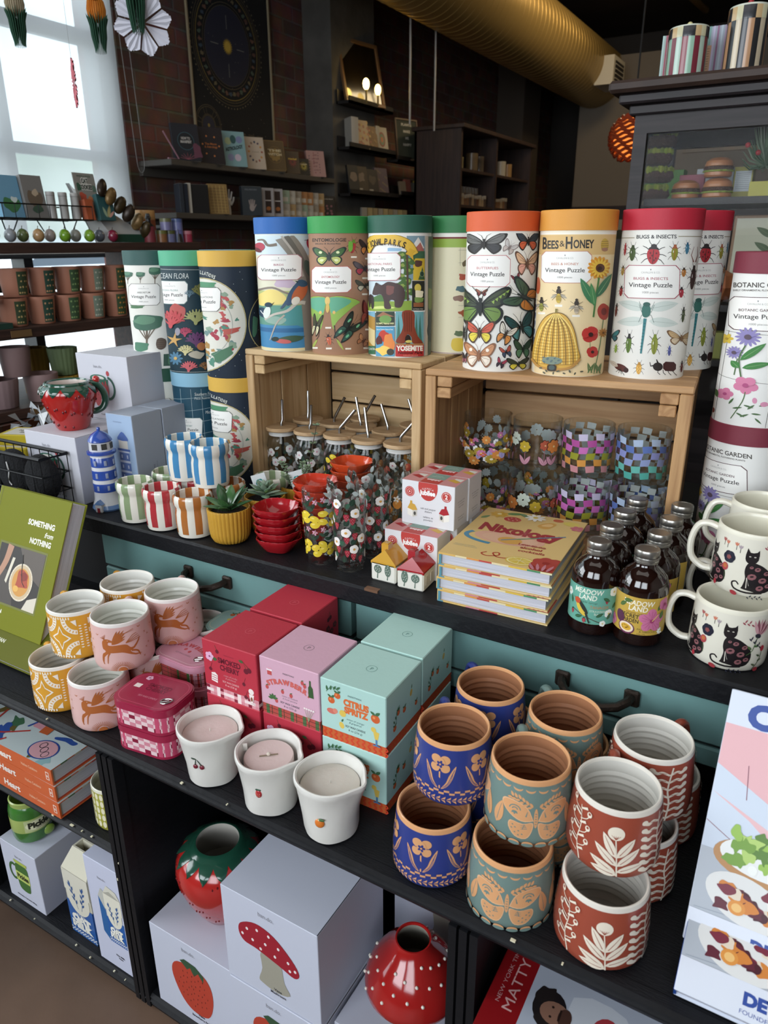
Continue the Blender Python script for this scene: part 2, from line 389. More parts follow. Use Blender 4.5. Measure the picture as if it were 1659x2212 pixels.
tr.inputs[0].default_value=(.62,.65,.66,1);df.inputs[0].default_value=(.7,.7,.69,1);tp.inputs[0].default_value=(.40,.45,.445,1)
a1.inputs[0].default_value=.25;a2.inputs[0].default_value=.5
L.new(tr.outputs[0],a1.inputs[1]);L.new(df.outputs[0],a1.inputs[2]);L.new(a1.outputs[0],a2.inputs[1]);L.new(tp.outputs[0],a2.inputs[2]);L.new(a2.outputs[0],n['Material Output'].inputs[0])
t=thing('roller_shade','white translucent roller shade drawn down over the tall window','window shade',(-3.36,.9,1.3))
m=MB()
N=30;vs=[]
for i in range(N+1):
 y=-2.0+5.03*i/N;o=.004*sin(i*1.9);vs+=[(o,y-.9,.02),(o,y-.9,1.93)]
m.raw(vs,[[2*i,2*i+2,2*i+3,2*i+1] for i in range(N)],sh);m.xf=None
m.build('shade_cloth',t)
MB().box(-.012,-2.9,-.005,.012,2.14,.022,M('e8eaea',.5)).build('hem_bar',t)
bc=MB().tube([(-3.33,3.0,3.2),(-3.32,3.06,1.75)],.0016,M('8d8a88',.6),5).tube([(-3.33,3.06,3.2),(-3.32,3.11,1.75)],.0014,M('8d8a88',.6),5)
bc.tube([(-3.32,3.06+.025-.025*cos(a),1.75-.05*sin(a)) for a in [pi*k/8 for k in range(9)]],.0015,M('8d8a88',.6),5)
tag(bc.build('shade_chain'),'grey looped bead chain hanging beside the shaded window','chain')
sbox('floor_pavement',-16,-8,-.05,-3.75,14,0,m=M('c9c8c4',.8))
def wall_out():sbox('wall_across_street',-16.3,-8,0,-16,14,3.4,m=M('b9c6b0',.8,var=.4,vs=.6))
wall_out()
t=thing('parked_car','white parked car seen through the low window behind the plant pots','car',(-12,9.0,0))
cw=M('e6eef2',.15,coat=.6);prof=[(-2.1,.35),(-2.15,.75),(-1.5,.95),(-.9,1.38),(.6,1.42),(1.35,1.0),(2.0,.9),(2.15,.6),(2.1,.35)]
m=MB();P=[(y,z) for y,z in smooth(prof,4,False)];k=len(P)
m.raw([(-.85,y,z) for y,z in P]+[(.85,y,z) for y,z in P],[list(range(k))[::-1],list(range(k,2*k))]+[[i,i+1,k+i+1,k+i] for i in range(k-1)]+[[k-1,0,k,2*k-1]],cw);m.build('car_body',t)
MB().raw([(.86,-1.3,1.0),(.86,1.2,1.02),(.86,.55,1.34),(.86,-.8,1.3)],[[0,1,2,3]],M('3b4a55',.1)).build('side_window',t)
for y in (-1.35,1.3):
 m=MB();m.xf=Matrix.Translation((.86,y,.33)) @ Matrix.Rotation(pi/2,4,'Y');m.lathe([(0,0),(.2,0),(.32,-.02),(.32,-.2),(0,-.2)],M('1b1b1d',.7),24);m.build('wheel',t)
GD=M('a88a4c',.38,metal=.55)
m=MB();m.xf=Matrix.Translation((-2.6,6.9,3.02)) @ Matrix.Rotation(-pi/2,4,'X')
pr=[]
for i in range(70):z=-3.4+i*.09;pr+=[(.30,z),(.30,z+.078),(.3025,z+.081),(.3025,z+.087)]
m.lathe(pr,GD,40);t=thing('ventilation_duct','round spiral metal duct with gold sheen running under the dark ceiling','air duct',(-2.6,6.9,2.72));m.build('duct_pipe',t,(2.6,-6.9,-2.72))
v=MB().box(-2.38,8.2,2.8,-2.2,8.62,3.05,M('cfc7b5',.6)).box(-2.199,8.25,2.84,-2.195,8.57,3.01,M('2b2622',.6))
for i in range(4):v.box(-2.196,8.25,2.855+i*.04,-2.19,8.57,2.862+i*.04,M('cfc7b5',.6))
v.build('vent_grille',t,(2.6,-6.9,-2.72))
for (x,y,z0) in ((-2.75,5.06,2.1),(-2.75,5.44,2.1)):
 tag(MB().tube([(x,y,z0+.02),(x,y,3.6)],.008,M('8e8a86',.5,metal=.5),8).build('ceiling_rod'),'thin grey metal rod from the ceiling '+('beside the framed sign shelves' if y<5.2 else 'down to the dark bookcase corner'),'rod')
tag(MB().tube([(-2.05,4.3,3.5),(-1.55,9.0,3.5)],.03,M('8a6a3a',.4,metal=.6),10).build('ceiling_pipe'),'slim brass-coloured pipe running along the ceiling beside the duct','pipe')
# ------------------------------------------------------------------ the black display dresser
t=thing('display_dresser','black painted wooden dresser with open cubbies and teal drawers','dresser',(-.5,.607,0))
D0=(.5,-.607,0)
def dpart(name,mb):return mb.build(name,t,D0)
def moulded(mb,x0,x1,z0,z1,y=.607,d=.014):
 h=z1-z0;P=[(0,0),(-.2,.3),(.1,.42),(-.35,.55),(0,.7),(-.25,.85),(.2,1)]
 pts=[(y+d*(.35+a),z0+h*b) for a,b in P]
 k=len(pts);mb.raw([(x0,*p) for p in pts]+[(x1,*p) for p in pts],[[i,k+i,k+i+1,i+1] for i in range(k-1)],BLK)
 mb.box(x0,y+d*.5,z0,x1,y+.0215,z1,BLKTOP)
def chips(mb,spots,z,y=.607):
 for x,w_,h_,dz in spots:mb.box(x,y-.0006,z+dz-h_*.4,x+w_*.5,y+.003,z+dz+.0004,M('d9d3b4',.8))
b=MB().box(-1.37,.628,MS-.02,.42,1.02,MS,BLKTOP);moulded(b,-1.37,.42,MS-.022,MS);chips(b,[(-.71,.008,.004,0),(-1.02,.003,.003,0),(-.62,.003,.002,0),(-.19,.012,.003,0),(-.13,.004,.002,0)],MS);dpart('middle_shelf',b)
b=MB().box(-1.37,.628,BS-.034,.42,1.02,BS,BLKTOP);moulded(b,-1.37,.42,.003,BS);chips(b,[(-1.28,.006,.003,0),(-1.2,.004,.004,-.006),(-1.07,.006,.004,0),(-1.03,.006,.006,-.008),(-.96,.006,.003,0),(-.93,.003,.003,-.004)],BS);dpart('bottom_shelf',b)
b=MB().box(-1.33,.628,ML-.018,-.9,1.0,ML,BLKTOP);moulded(b,-1.33,-.9,ML-.022,ML);chips(b,[(-1.06,.01,.006,0),(-1.01,.016,.003,0),(-.98,.004,.003,0),(-.955,.007,.003,0)],ML);dpart('small_shelf',b)
b=MB().box(-.226,.628,.418,.38,1.0,.438,BLKTOP);moulded(b,-.226,.38,.416,.438);dpart('small_shelf',b)
for x0,x1,yy in ((-1.37,-1.33,.607),(-.902,-.862,.607),(-.268,-.226,.607),(.38,.42,.607)):
 b=MB().box(x0+.004,.622,BS,x1-.004,1.0,MS-.02,BLK)
 for k in range(3):b.box(x0+.014*k,.607,BS-.03,x0+.014*k+.0105,.626,MS-.022,BLK)
 chips(b,[(x0+.002,.005,.012,.40-.3),(x0+.012,.004,.006,.36-.22)],.2);dpart('divider',b)
dpart('back_panel',MB().box(-1.37,1.0,BS,.42,1.02,MS-.02,BLK))
b=MB().box(-1.98,.915,CT-.035,.62,1.78,CT,BLKTOP,bev=.004);b.box(-.575,.9145,CT-.004,-.55,.925,CT+.0004,M('6b4a34',.9));dpart('counter_top',b)
TEAL=M('6b9794',.55,var=.25,vs=5,bump=.06,bs=30)
b=MB().box(-1.98,.96,0,.62,1.76,.60,BLK).box(-1.98,.99,.6,-1.28,1.7,CT-.036,M('131416',.6)).box(.44,.96,.6,.6,1.7,CT-.036,BLK).box(-1.25,.99,.6,.44,1.7,CT-.036,BLK);dpart('carcass',b)
for x0,x1,hx in ((-1.25,-.62,-.947),(-.61,.02,-.194),(.03,.42,.2)):
 d=MB().box(x0,.94,.693,x1,.99,CT-.037,TEAL,bev=.003).box(x0,.946,.688,x1,.99,.693,M('22302f',.7)).box(x0,.94,.657,x1,.99,.688,TEAL,bev=.003).build('drawer',t,D0)
 if hx>.1:continue
 h=MB();IR=M('3a3029',.45,metal=.6,bump=.2,bs=80)
 for s_ in (-1,1):
  h.box(hx+s_*.05-.011,.932,.721,hx+s_*.05+.011,.94,.747,IR,bev=.003)
 h.tube(smooth([(hx-.05,.934,.735),(hx-.044,.915,.733),(hx-.03,.904,.728),(hx,.9,.726),(hx+.03,.904,.728),(hx+.044,.915,.733),(hx+.05,.934,.735)],1,False) if 0 else [(hx-.05,.936,.737),(hx-.047,.921,.735),(hx-.036,.908,.731),(hx-.018,.901,.728),(hx,.9,.727),(hx+.018,.901,.728),(hx+.036,.908,.731),(hx+.047,.921,.735),(hx+.05,.936,.737)],.0065,IR,8)
 h.build('drawer_handle',d)
# ------------------------------------------------------------------ the pine crates
PX=wood('pine_x','d8b888','c09a68',0);PY=wood('pine_y','d2b07e','b8925f',1);PZ=wood('pine_z','d4b283','b48c5a',2)
PX2=wood('pine_warm_x','c79a68','a87848',0);PY2=wood('pine_warm_y','c49662','a27243',1);PZ2=wood('pine_warm_z','c29561','97683c',2)
def crate(label,x,y,yaw,w,h,dp,X,Y,Z):
 t=thing('wooden_crate',label,'crate',(x,y,CT),rad(yaw),'pine crates on the counter')
 T=.012;b=MB();n=3;ww=(dp-.012)/n
 for i in range(n):b.box(.002 if i else 0,i*(ww+.004),h-T,w,i*(ww+.004)+ww,h,X,bev=.002)
 b.build('top_slats',t)
 b=MB()
 for i in range(n):b.box(0,i*(ww+.004),0,w,i*(ww+.004)+ww,T,X)
 b.build('bottom_slats',t)
 b=MB();k=4;hh=(h-2*T)/k
 for i in range(k):b.box(T*2,dp-T,T+i*hh+.003,w-T*2,dp,T+(i+1)*hh-.003,X,bev=.0015)
 b.build('back_slats',t)
 for x0 in (0,w-.02):
  b=MB()
  for i in range(3):y0=.0+i*(dp/3);b.box(x0+.004,y0+(.02 if i==0 else .001),T,x0+.016,y0+dp/3-.003,h-T-.0005,Z,bev=.001)
  b.box(x0+(.0 if x0==0 else .0),0,T,x0+.02,.018,h-T-.0005,Z,bev=.0015);b.build('side_panel',t)
  s_=x0+.021 if x0==0 else x0-.029
  b=MB().box(s_,.004,h-T-.019,s_+.028,dp-T-.002,h-T-.001,Y,bev=.0015).box(s_,.004,h-T-.039,s_+.026,dp-T-.002,h-T-.0205,Y,bev=.0015);b.build('corner_cleat',t)
 return t
crate('pale pine crate on its side holding tumblers with bamboo lids',-1.055,1.213,0,.424,.32,.30,PX,PY,PZ)
crate('warm pine crate on its side holding patterned short glasses',-.598,1.166,5.5,.446,.32,.30,PX2,PY2,PZ2)
# ------------------------------------------------------------------ puzzle tubes
class VArt(Art):
 def __init__(s,l0,r0,y0,l1,r1,y1,arc1,R=60.5,H=225,arc0=0,**k):
  super().__init__(**k);s.q=(l0,r0,y0,l1,r1,y1,arc1,R,H,arc0)
 def tf(s,p):
  x,y=Art.tf(s,p);l0,r0,y0,l1,r1,y1,arc1,R,H,arc0=s.q;t=(y-y0)/(y1-y0)
  l,r=l0+(l1-l0)*t,r0+(r1-r0)*t;q=max(-.985,min(.985,(x-(l+r)/2)/((r-l)/2)))
  y+=(arc0+(arc1-arc0)*t)*(1-sqrt(1-q*q));return (R*math.asin(q),max(1.,min(H-1.,H*(y1-y)/(y1-y0))))
 def text(s,col,t,x,y,h,w=None,rot=0,shear=0,**k):
  s.push(x,y,-rot,1,-1);Art.text(s,col,t,0,0,h,w,shear=shear,**k);s.pop()
DK='2a2622'
def butterfly(A,x,y,w,h,up,lo,edge=DK,rot=0,spot=None,tail=0):
 A.push(x,y,rot,w/2,h/2)
 for m in (-1,1):
  A.push(0,0,0,m,1)
  U=smooth([(.02,-.1),(.35,-.62),(.8,-.98),(1,-.85),(.9,-.4),(.62,.05),(.1,.12)],3);Lw=smooth([(.05,.02),(.5,-.05),(.74,.2),(.7,.62),(.42,.95+tail*.3),(.2,.62),(.06,.3)],3)
  A.poly(edge,U);A.poly(edge,Lw)
  sc=lambda P,k,ox,oy:[(ox+(a-ox)*k,oy+(b-oy)*k) for a,b in P]
  A.poly(up,sc(U,.76,.5,-.4));A.poly(lo,sc(Lw,.74,.4,.35))
  for a,b in ((.8,-.75),(.6,-.3),(.45,-.45)):A.line(edge,[(.08,-.08),(a,b)],.03,.02)
  for a,b in ((.6,.3),(.4,.7)):A.line(edge,[(.08,.1),(a,b)],.03,.02)
  if spot:A.ell(spot,.5,-.42,.1,.14);A.ell(spot,.42,.4,.11,.13)
  A.line(edge,[(.03,-.3),(.12,-.7),(.3,-1.0)],.025,.02);A.pop()
 A.ell(edge,0,.08,.07,.42);A.ell(edge,0,-.32,.07,.1);A.pop()
def beetle(A,x,y,w,h,c,hc=DK,rot=0,split=DK,legs=DK,spots=None):
 A.push(x,y,rot,w/2,h/2)
 for m in (-1,1):
  for a,b,c2,d in ((-.35,-.35,-1.1,-.75),(-.4,.0,-1.3,.15),(-.35,.35,-1.15,.95)):A.line(legs,[(m*-a*-1,b),(m*c2*.7,(b+d)/2-.08),(m*c2,d)],.09,.05)
  A.line(legs,[(m*.12,-.8),(m*.4,-1.1),(m*.55,-1.4)],.06,.04)
 A.ell(hc,0,-.78,.3,.22);A.ell(hc,0,-.5,.5,.25);A.poly(c,smooth([(-.5,-.4),(0,-.48),(.5,-.4),(.62,.15),(.35,.8),(0,1),(-.35,.8),(-.62,.15)],3));A.line(split,[(0,-.4),(0,.95)],.06)
 A.ell('ffffff' if not spots else c,-.25,-.1,.05,.16)
 if spots:
  for a,b in ((-.3,-.1),(.3,-.1),(-.28,.4),(.28,.4),(-.1,.15),(.12,.6)):A.ell(spots,a,b,.09,.1)
 A.pop()
def vlabel(A,x0,y0,x1,y1,title,c='c05a63',k=1.):
 h=y1-y0;w=x1-x0;q=h*.13;A.cham(c,x0,y0,x1,y1,q);A.cham('f1efe9',x0+w*.012,y0+h*.02,x1-w*.012,y1-h*.02,q)
 cx=(x0+x1)/2-w*.02;A.poly('5f6468',[(cx-w*.012,y0+h*.12),(cx+w*.012,y0+h*.12),(cx,y0+h*.17)])
 A.text('a9aaa6','CAVALLINI & CO.',cx,y0+h*.25,h*.055,w*.34);A.text(c,title,cx,y0+h*.44,h*.075,min(w*.62,len(title)*w*.045),bold=.012)
 A.text('35332f','Vintage Puzzle',cx,y0+h*.66,h*.135,w*.78,bold=.008);A.text('7b7a76','1000 pieces',cx,y0+h*.85,h*.06,w*.3)
def plant(A,x,y,s,fc,n=8,st='3f6b3a',cen='3a2a1e',pw=.4,lean=0):
 A.line(st,[(x,y),(x+lean*s*.5,y+s),(x+lean*s,y+2.2*s)],s*.08)
 for m,yy in ((-1,1.1),(1,1.4)):A.leaf(st,x+lean*s*.5,y+s*yy,(180-35)*(m<0)+35*(m>0)-70*(m>0),s*1.1,s*.35,'7fa56a')
 A.flower(fc,x,y,s*.6,n,cen,pw)
def tree(A,x,y,s,c='3f6a55',c2='5c8a6c'):
 A.line('6a5a48',[(x,y),(x,y-s*.6)],s*.06)
 for k in range(-2,3):A.line('6a5a48',[(x,y-s*.3),(x+k*s*.16,y-s*.75)],s*.03)
 A.blob(c,x,y-s*.85,s*.5,s*.25,3,.15);A.blob(c2,x-s*.08,y-s*.92,s*.32,s*.12,5,.2)
R_,HT=.0605,.258
def tube(label,x,y,z,lid,body,A,group=None,d=0,inner=None):
 t=thing('puzzle_tube',label,'puzzle tube',(x,y,z),face(x,y,d),group)
 m=MB().lathe([(0,0),(R_-.0004,0),(R_,.0015),(R_,HT-.005),(0,HT-.005)],M(body,.55),64)
 if A:m.art(A,cyl_map(R_),6)
 m.build('tube_body',t)
 L=M(lid,.55,bump=.04,bs=160);e=.0013
 MB().lathe([(R_,.2275),(R_+e,.2275),(R_+e,HT-.0012),(R_+e-.001,HT),(R_-.0025,HT),(0,HT-.0005)],L,64).build('tube_lid',t)
 return t
ZC_=CT+.32
TB={}
A=VArt(165,1200,325,35,1012,2148,80)
for xa,xb in ((168,345),(890,1195)):A.rect('8f845f',xa,380 if xa>500 else 392,xb,388 if xa>500 else 400)
A.text('3c3c3e','BUGS & INSECTS',618,406,42,500,bold=.02)
beetle(A,230,530,50,150,'b03038','b03038',3);beetle(A,328,575,125,190,'4a5f34','3a4a2c',3);beetle(A,590,590,250,240,'b3272f','2b2526',3,spots='6a1c22');beetle(A,850,570,130,190,'8a8a2c','a85a3a',3,'c23a2c');beetle(A,1003,520,75,140,'3f7f9c','2a5f7c',4)
beetle(A,208,785,70,120,'b08a3c','5a4630',4);beetle(A,195,1035,70,130,'a02a2c','3a2a28',4);beetle(A,972,800,90,110,'b8742c','40301e',3);beetle(A,950,1040,90,130,'b02434','2c2024',3)
beetle(A,1092,860,110,290,'3f2622','2e221e',5);[A.line('7c3a2c',[(1105+m*12,680),(1100+m*42,600),(1112+m*22,500)],12,4) for m in (-1,1)]
vlabel(A,236,718,925,1120,'BUGS & INSECTS','b05a66')
for m in (-1,1):
 for yy,ra in ((1250,12),(1400,-4)):A.push(540,yy,0,m,1);A.leaf('c9d3cb',20,0,-ra,370,120,'8ea39a',vw=4);A.pop()
 for y1,y2 in ((1270,1200),(1310,1420),(1230,1160)):A.line('39514b',[(530,y1),(530+m*60,y1+20),(530+m*95,y2)],7,4)
A.blob('2f6a5e',525,1270,52,95,2,.08);A.ell('2a5a50',530,1195,45,28);A.line('2c7a80',[(515,1370),(500,1560),(475,1815)],40,22)
for k in range(9):A.line('153f44',[(498-k*5+14-14,1430+k*42),(526-k*5,1430+k*42)],5)
beetle(A,318,1690,110,250,'5c7a2c','2c2a28',3);beetle(A,640,1690,130,260,'8a9230','7a8a2a',3);beetle(A,152,1765,60,110,'8fae3c','8fae3c',3);beetle(A,826,1765,60,130,'5a62a8','5a62a8',3)
butterfly(A,968,1600,360,190,'c9a878','d9c4a4','7a5a3c');beetle(A,985,1310,60,190,'3c4a26','2c2a20',4);beetle(A,140,1270,50,170,'7a3a2c','2c2420',4)
butterfly(A,80,1600,240,160,'3f8a8c','2f6f78','3a2c2a');A.push(225,2010,20);A.ell('5a2c28',0,0,95,45);A.leaf('cdbfae',-40,0,190,150,60,'8a6f5a',vw=3);A.ell('3a1f1e',75,5,32,34);[A.line(DK,[(0,20),(k*40,75)],6) for k in (-1,0,1,2)];A.pop()
beetle(A,455,2005,110,160,'d9a23c','b8842c',3,'b8742c',spots='f0cf7a');A.cham('43201f',755,1905,918,2025,30);A.ell('2b2423',690,1975,62,55);A.line('2b2423',[(650,1960),(600,1970),(590,1920)],22,8);A.line('2b2423',[(690,1930),(670,1880)],26,8)
for k in range(4):A.line(DK,[(700+k*55,2010),(690+k*70,2050),(720+k*70,2075)],8)
beetle(A,990,1960,45,150,'6a2c26','2c2422',4);A.rect('8f845f',40,2085,1012,2091)
TB['bugs']=tube('cream bugs and insects puzzle tube with red lid, nearer of two',-.249,1.302,ZC_,'c02236','e9e8e0',A)
dup(TB['bugs'],(-.222,1.425,ZC_),face(-.222,1.425,32),'cream puzzle tube with red lid standing behind its bugs and insects twin')
A=VArt(822,1648,322,757,1545,1885,62)
A.rect('e9cf9c',800,345,1660,1880);A.rect('d9b270',800,350,1660,548);A.rect('efe9db',800,322,1660,343)
A.text('33302c','B',885,492,118,55,bold=.03);A.text('33302c','EES',975,490,82,125,bold=.03);A.text('33302c','&',1072,470,62,55);A.text('33302c','H',1143,490,118,75,bold=.03);A.text('33302c','ONEY',1297,485,82,215,bold=.03)
A.ell('c9a23c',1515,455,42,68);[A.line('8a6a2c',[(1478,420+k*22),(1552,416+k*22)],5) for k in range(4)];A.ell('a8765a',1515,500,34,20)
vlabel(A,850,515,1385,850,'BEES & HONEY','c98a72')
A.flower('e0962c',1460,690,118,16,'5a3420',.3,cr=.42);A.flower('e8b83c',1460,690,100,16,'5a3420',.2,rot=11,cr=.45);A.ell('3a2418',1455,695,22)
A.line('4a7a3a',[(1455,790),(1430,1000),(1410,1210)],18);A.leaf('3f7f52',1420,1080,-118,320,95,'8fb87a',vw=5);A.leaf('3a6f4a',1430,1000,-58,300,80,'8fb87a',vw=5);A.leaf('4a8a52',1420,1100,-100,260,60,'9fc88a',vw=4)
for bx,by,bs_,cc in ((1052,970,1.,'c9a83c'),(870,1075,.85,'9a9a3c'),(1238,1090,.9,'bfae94')):
 for m in (-1,1):A.push(bx,by,0,m,1);A.leaf('b5ab96',5,0,28,95*bs_,32*bs_,'7a7060',vw=2);[A.line('4a3c2c',[(0,0),(45*bs_,-30+k*35),(70*bs_,-45+k*55)],5,3) for k in range(3)];A.pop()
 A.ell('3a3026',bx,by-30*bs_,26*bs_,32*bs_);A.ell('3a3026',bx,by-70*bs_,16*bs_);A.ell(cc,bx,by+45*bs_,27*bs_,52*bs_);[A.line('3a3026',[(bx-24*bs_,by+k*20*bs_),(bx+24*bs_,by+k*20*bs_)],5) for k in (1,2,3)]
 A.rect('efe9db',bx-40,by+112*bs_,bx+40,by+136*bs_)
hv=smooth([(1040,1165),(1140,1200),(1220,1340),(1268,1560),(1285,1680),(1180,1780),(1040,1810),(880,1780),(790,1690),(830,1400),(920,1220)],4)
A.poly('7a5a24',hv);A.poly('d9a73c',[(1038+(a-1038)*.965,1500+(b-1500)*.97) for a,b in hv])
for k in range(-6,7):
 A.line('8a6a2c' if k%2 else 'f0cf6a',[(1040+k*4,1180),(1040+k*24,1330),(1038+k*34,1560),(1036+k*36,1740)],8 if k%2 else 12,sm=3)
for k in range(16):
 yy=1230+k*33;hw=min(228,60+(k*33)**.72*2.3);A.line('8a6020',[(1040-hw,yy+5),(1040,yy+22),(1040+hw,yy)],3.5,sm=3)
A.line('b9853a',[(800,1690),(880,1775),(1040,1800),(1190,1770),(1280,1670)],26,sm=4);A.ell('7a8a78',1010,1700,100,45);A.cham('3a3026',965,1745,1055,1820,15);A.ell('4a5a58',1010,1780,30,28);A.line('8a7a3c',[(1038,1170),(1040,1125)],24)
for k in range(14):A.ell('5a6e70',925+(k*37)%180,1665+(k*23)%60,12,7,k*40)
for k in range(9):A.ell('5a5a48',900+(k*57)%420,1790+(k*29)%60,17,9,k*50)
for fx,fy,fr in ((1385,1400,88),(1420,1595,62)):A.flower('c8322c',fx,fy,fr,4,'3c1a16',1.05,rot=20,cr=.28)
A.blob('b5392a',1530,1155,68,90,4,.08);A.ell('7a2420',1530,1150,30,40);A.line('5a7a4a',[(1525,1240),(1500,1500),(1440,1840)],9);A.flower('b9762c',1525,1380,50,10,'7a4a20',.3)
for k in range(9):A.leaf('5f7d4a',1370+k*18,1840,-60-(k*37)%60,130,16)
A.line('5f7d4a',[(1390,1480),(1392,1560)],5);A.ell('c2562f',822,880,26,92)
for k in range(6):A.ell('4a5170',795-k*3,1120+k*90,10,40,8)
TB['bees']=tube('tan bees and honey puzzle tube with amber lid and a woven beehive picture',-.372,1.262,ZC_,'dc9332','e9dfc8',A)
A=VArt(62,815,345,50,757,1832,42)
butterfly(A,255,455,470,230,'6a6a66','3a3a3c');butterfly(A,695,430,250,210,'3a4550','d9603a','221e20');butterfly(A,690,660,250,260,'e3b48c','e3a08c','6a4a3a');butterfly(A,510,495,150,140,'cfc9c4','c9b9b0','8a7a74',30)
vlabel(A,78,573,525,903,'BUTTERFLIES','c77a7a')
butterfly(A,588,820,90,120,'8a3a44','9a4a50','5a3034',-20);butterfly(A,240,965,130,80,'a05a44','8a3a3c','4a3a30');butterfly(A,235,1110,610,430,'3f4a34','6a8a3c','1f2422')
for m in (-1,1):
 for k in range(5):A.poly('8fb04a',[(235+m*(110+k*34),1060-k*26),(235+m*(135+k*34),1085-k*30),(235+m*(140+k*36),1040-k*28)])
butterfly(A,660,1010,330,380,'3f5a44','c9782c','2a3434',-62);butterfly(A,235,1395,310,260,'d0553c','e2cc3a','4a3428');butterfly(A,640,1330,290,320,'1f4a4a','3f7f80','161e1e',-14)
butterfly(A,490,1410,190,250,'d9d3c4','d98a3c','3a3028',22);butterfly(A,235,1650,330,290,'c98a5c','e9dcc8','8a5a3c',0,'f3e3d0');butterfly(A,665,1575,200,220,'2c4a34','4f7f5a','1c2a22');butterfly(A,500,1605,120,140,'b8503c','3c4a60','241e22',-15)
butterfly(A,620,1740,240,140,'39402c','d9c83a','20241c');butterfly(A,450,1730,100,120,'b03a50','3a2a34','2a1c24',20);butterfly(A,75,1400,80,240,'6a6a62','5a5a52');butterfly(A,85,1690,60,130,'4a3a3a','c06a7a')
TB['butter']=tube('cream butterflies puzzle tube with orange lid, leftmost on the warm crate',-.498,1.250,ZC_,'dd5a2a','e8e6de',A)
A=VArt(727,1522,432,797,1548,2128,62)
A.text('3c2f28','ENTOMOLOGIE',1000,525,45,430,bold=.02);A.text('5a463a','Moths & Butterflies',985,562,20,320,bold=.02)
butterfly(A,1003,725,430,260,'3f6a34','c9cf6a','26302a',0,'dfe8b0');beetle(A,1295,590,120,190,'b03a3c','5f8f2c',8);A.blob('6fae3a',1265,590,30,75,3,.1);butterfly(A,1480,600,220,220,'3a2a24','e08a3a','1e1a1c');butterfly(A,1450,890,310,200,'5a5258','b8384a','3a3236')
butterfly(A,1455,1130,260,170,'4a4a3c','cfc7ac','3a362c');vlabel(A,780,858,1285,1225,'ENTOMOLOGY','c2595a')
for m in (-1,1):
 A.push(985,1290,0,m,1);w=smooth([(10,10),(180,-15),(400,60),(330,130),(200,260),(110,370),(85,460),(60,380),(40,220),(20,120)],3);A.poly('9a4a44',[(a,b-8) for a,b in w]);A.poly('8fb84a',w);A.poly('5fae8a',smooth([(15,15),(170,5),(300,60),(150,180),(60,230),(30,120)],3))
 A.ell('e8b860',85,215,18,24);A.line('4a3426',[(90,400),(105,560),(150,640)],16,8);A.leaf('a5b34a',120,600,62,190,32);A.pop()
A.ell('e3c06a',988,1340,32,60);A.ell('d9b25a',990,1440,22,70)
butterfly(A,1250,1740,260,470,'24342c','2f5a4a','141c1a',38,'6ab88a');butterfly(A,1490,1520,200,360,'8a3026','a0402c','5a1e1c',12);butterfly(A,850,1690,130,340,'4a4a2c','d9d0a0','2c2a20',10);beetle(A,1010,1900,90,160,'d0603c','3c2a26',-10);butterfly(A,1440,1920,190,170,'c98a5a','b0704a','5a3426',30)
for a,b in ((1000,1725),(1310,735),(1455,1025),(1455,1250),(1010,2028),(1250,2035),(1490,1755),(1478,2030),(835,2018),(1490,755)):A.rect('e9e3d3',a-36,b-12,a+36,b+12)
TB['ento']=tube('brown kraft entomology puzzle tube with bright green lid',-.854,1.284,ZC_,'2f9a46','a5795c',A)
A=VArt(72,762,435,155,822,2075,50)
A.rect('cfe0e6',60,436,830,700);A.rect('e0dcc0',60,700,830,1200);A.rect('b9c47c',60,1180,830,1400);A.rect('5f9a86',60,1380,830,1680);A.rect('3f88b8',60,1660,830,1990);A.rect('2c6a9c',60,1700,830,1760);A.rect('e3d5a2',60,1985,830,2080)
A.blob('f0d878',260,1300,150,120,2,.2);A.blob('4f9a9a',560,1550,180,170,7,.25);A.blob('cbb4c8',420,1090,130,70,7,.2);A.blob('8fb0a0',330,1620,120,60,4,.2)
A.line('8b8478',[(400,440),(560,700),(650,1000),(700,1500),(730,2075)],210,150,sm=4);A.line('6a655c',[(430,440),(600,760),(700,1100),(770,1600),(790,2075)],60,50,sm=4);A.line('b5aea2',[(380,450),(540,720),(620,1000)],26,sm=4)
A.line('7a6e60',[(330,560),(230,570),(180,500),(110,500)],40,18,sm=4);A.line('c9c0b2',[(650,1370),(560,1370),(450,1480),(300,1530),(200,1600)],52,24,sm=4);A.line('b5ab9c',[(420,1540),(330,1660),(260,1900)],26,10,sm=4);A.line('8a7d70',[(120,1180),(280,1150),(420,1220),(500,1250)],26,sm=4)
A.ell('b8324a',135,590,62,58);A.ell('6a1e2c',110,630,55,26,30);A.ell('b8324a',700,560,40,80,-15);A.line('2c2a28',[(690,500),(630,505)],12,4);A.blob('4a5a50',690,900,45,130,4,.1,rot=-15)
vlabel(A,112,695,608,1045,'BIRDS','b5707a')
A.push(570,1230,25);A.ell('3f5a78',-35,10,62,200);A.ell('c9663a',15,0,70,150);A.ell('e9e0d0',20,110,45,60);A.ell('34566f',-20,-140,62,48);A.poly('26323a',[(-75,-150),(-110,-135),(-70,-125)]);A.line('3f5a78',[(-60,150),(-80,280)],50,20);A.pop()
A.ell('24425a',180,1500,55,80,-30);A.ell('dfe6dc',225,1500,40,85,10);A.ell('1c3a4c',240,1390,42,34);A.poly('1c2a30',[(280,1380),(310,1350),(280,1400)]);A.line('ffffff',[(150,1470),(190,1530)],8)
A.ell('3f5c44',480,1890,150,50,-8);A.ell('d0605a',410,1920,90,32,8);A.ell('2c3a34',320,1885,42,34);A.line('3a5a44',[(560,1860),(650,1850)],30,6)
TB['birds']=tube('birds puzzle tube with blue lid showing a robin on a branch',-.977,1.270,ZC_,'1f63b4','dce3e0',A)
A=VArt(87,1003,410,105,978,2172,70)
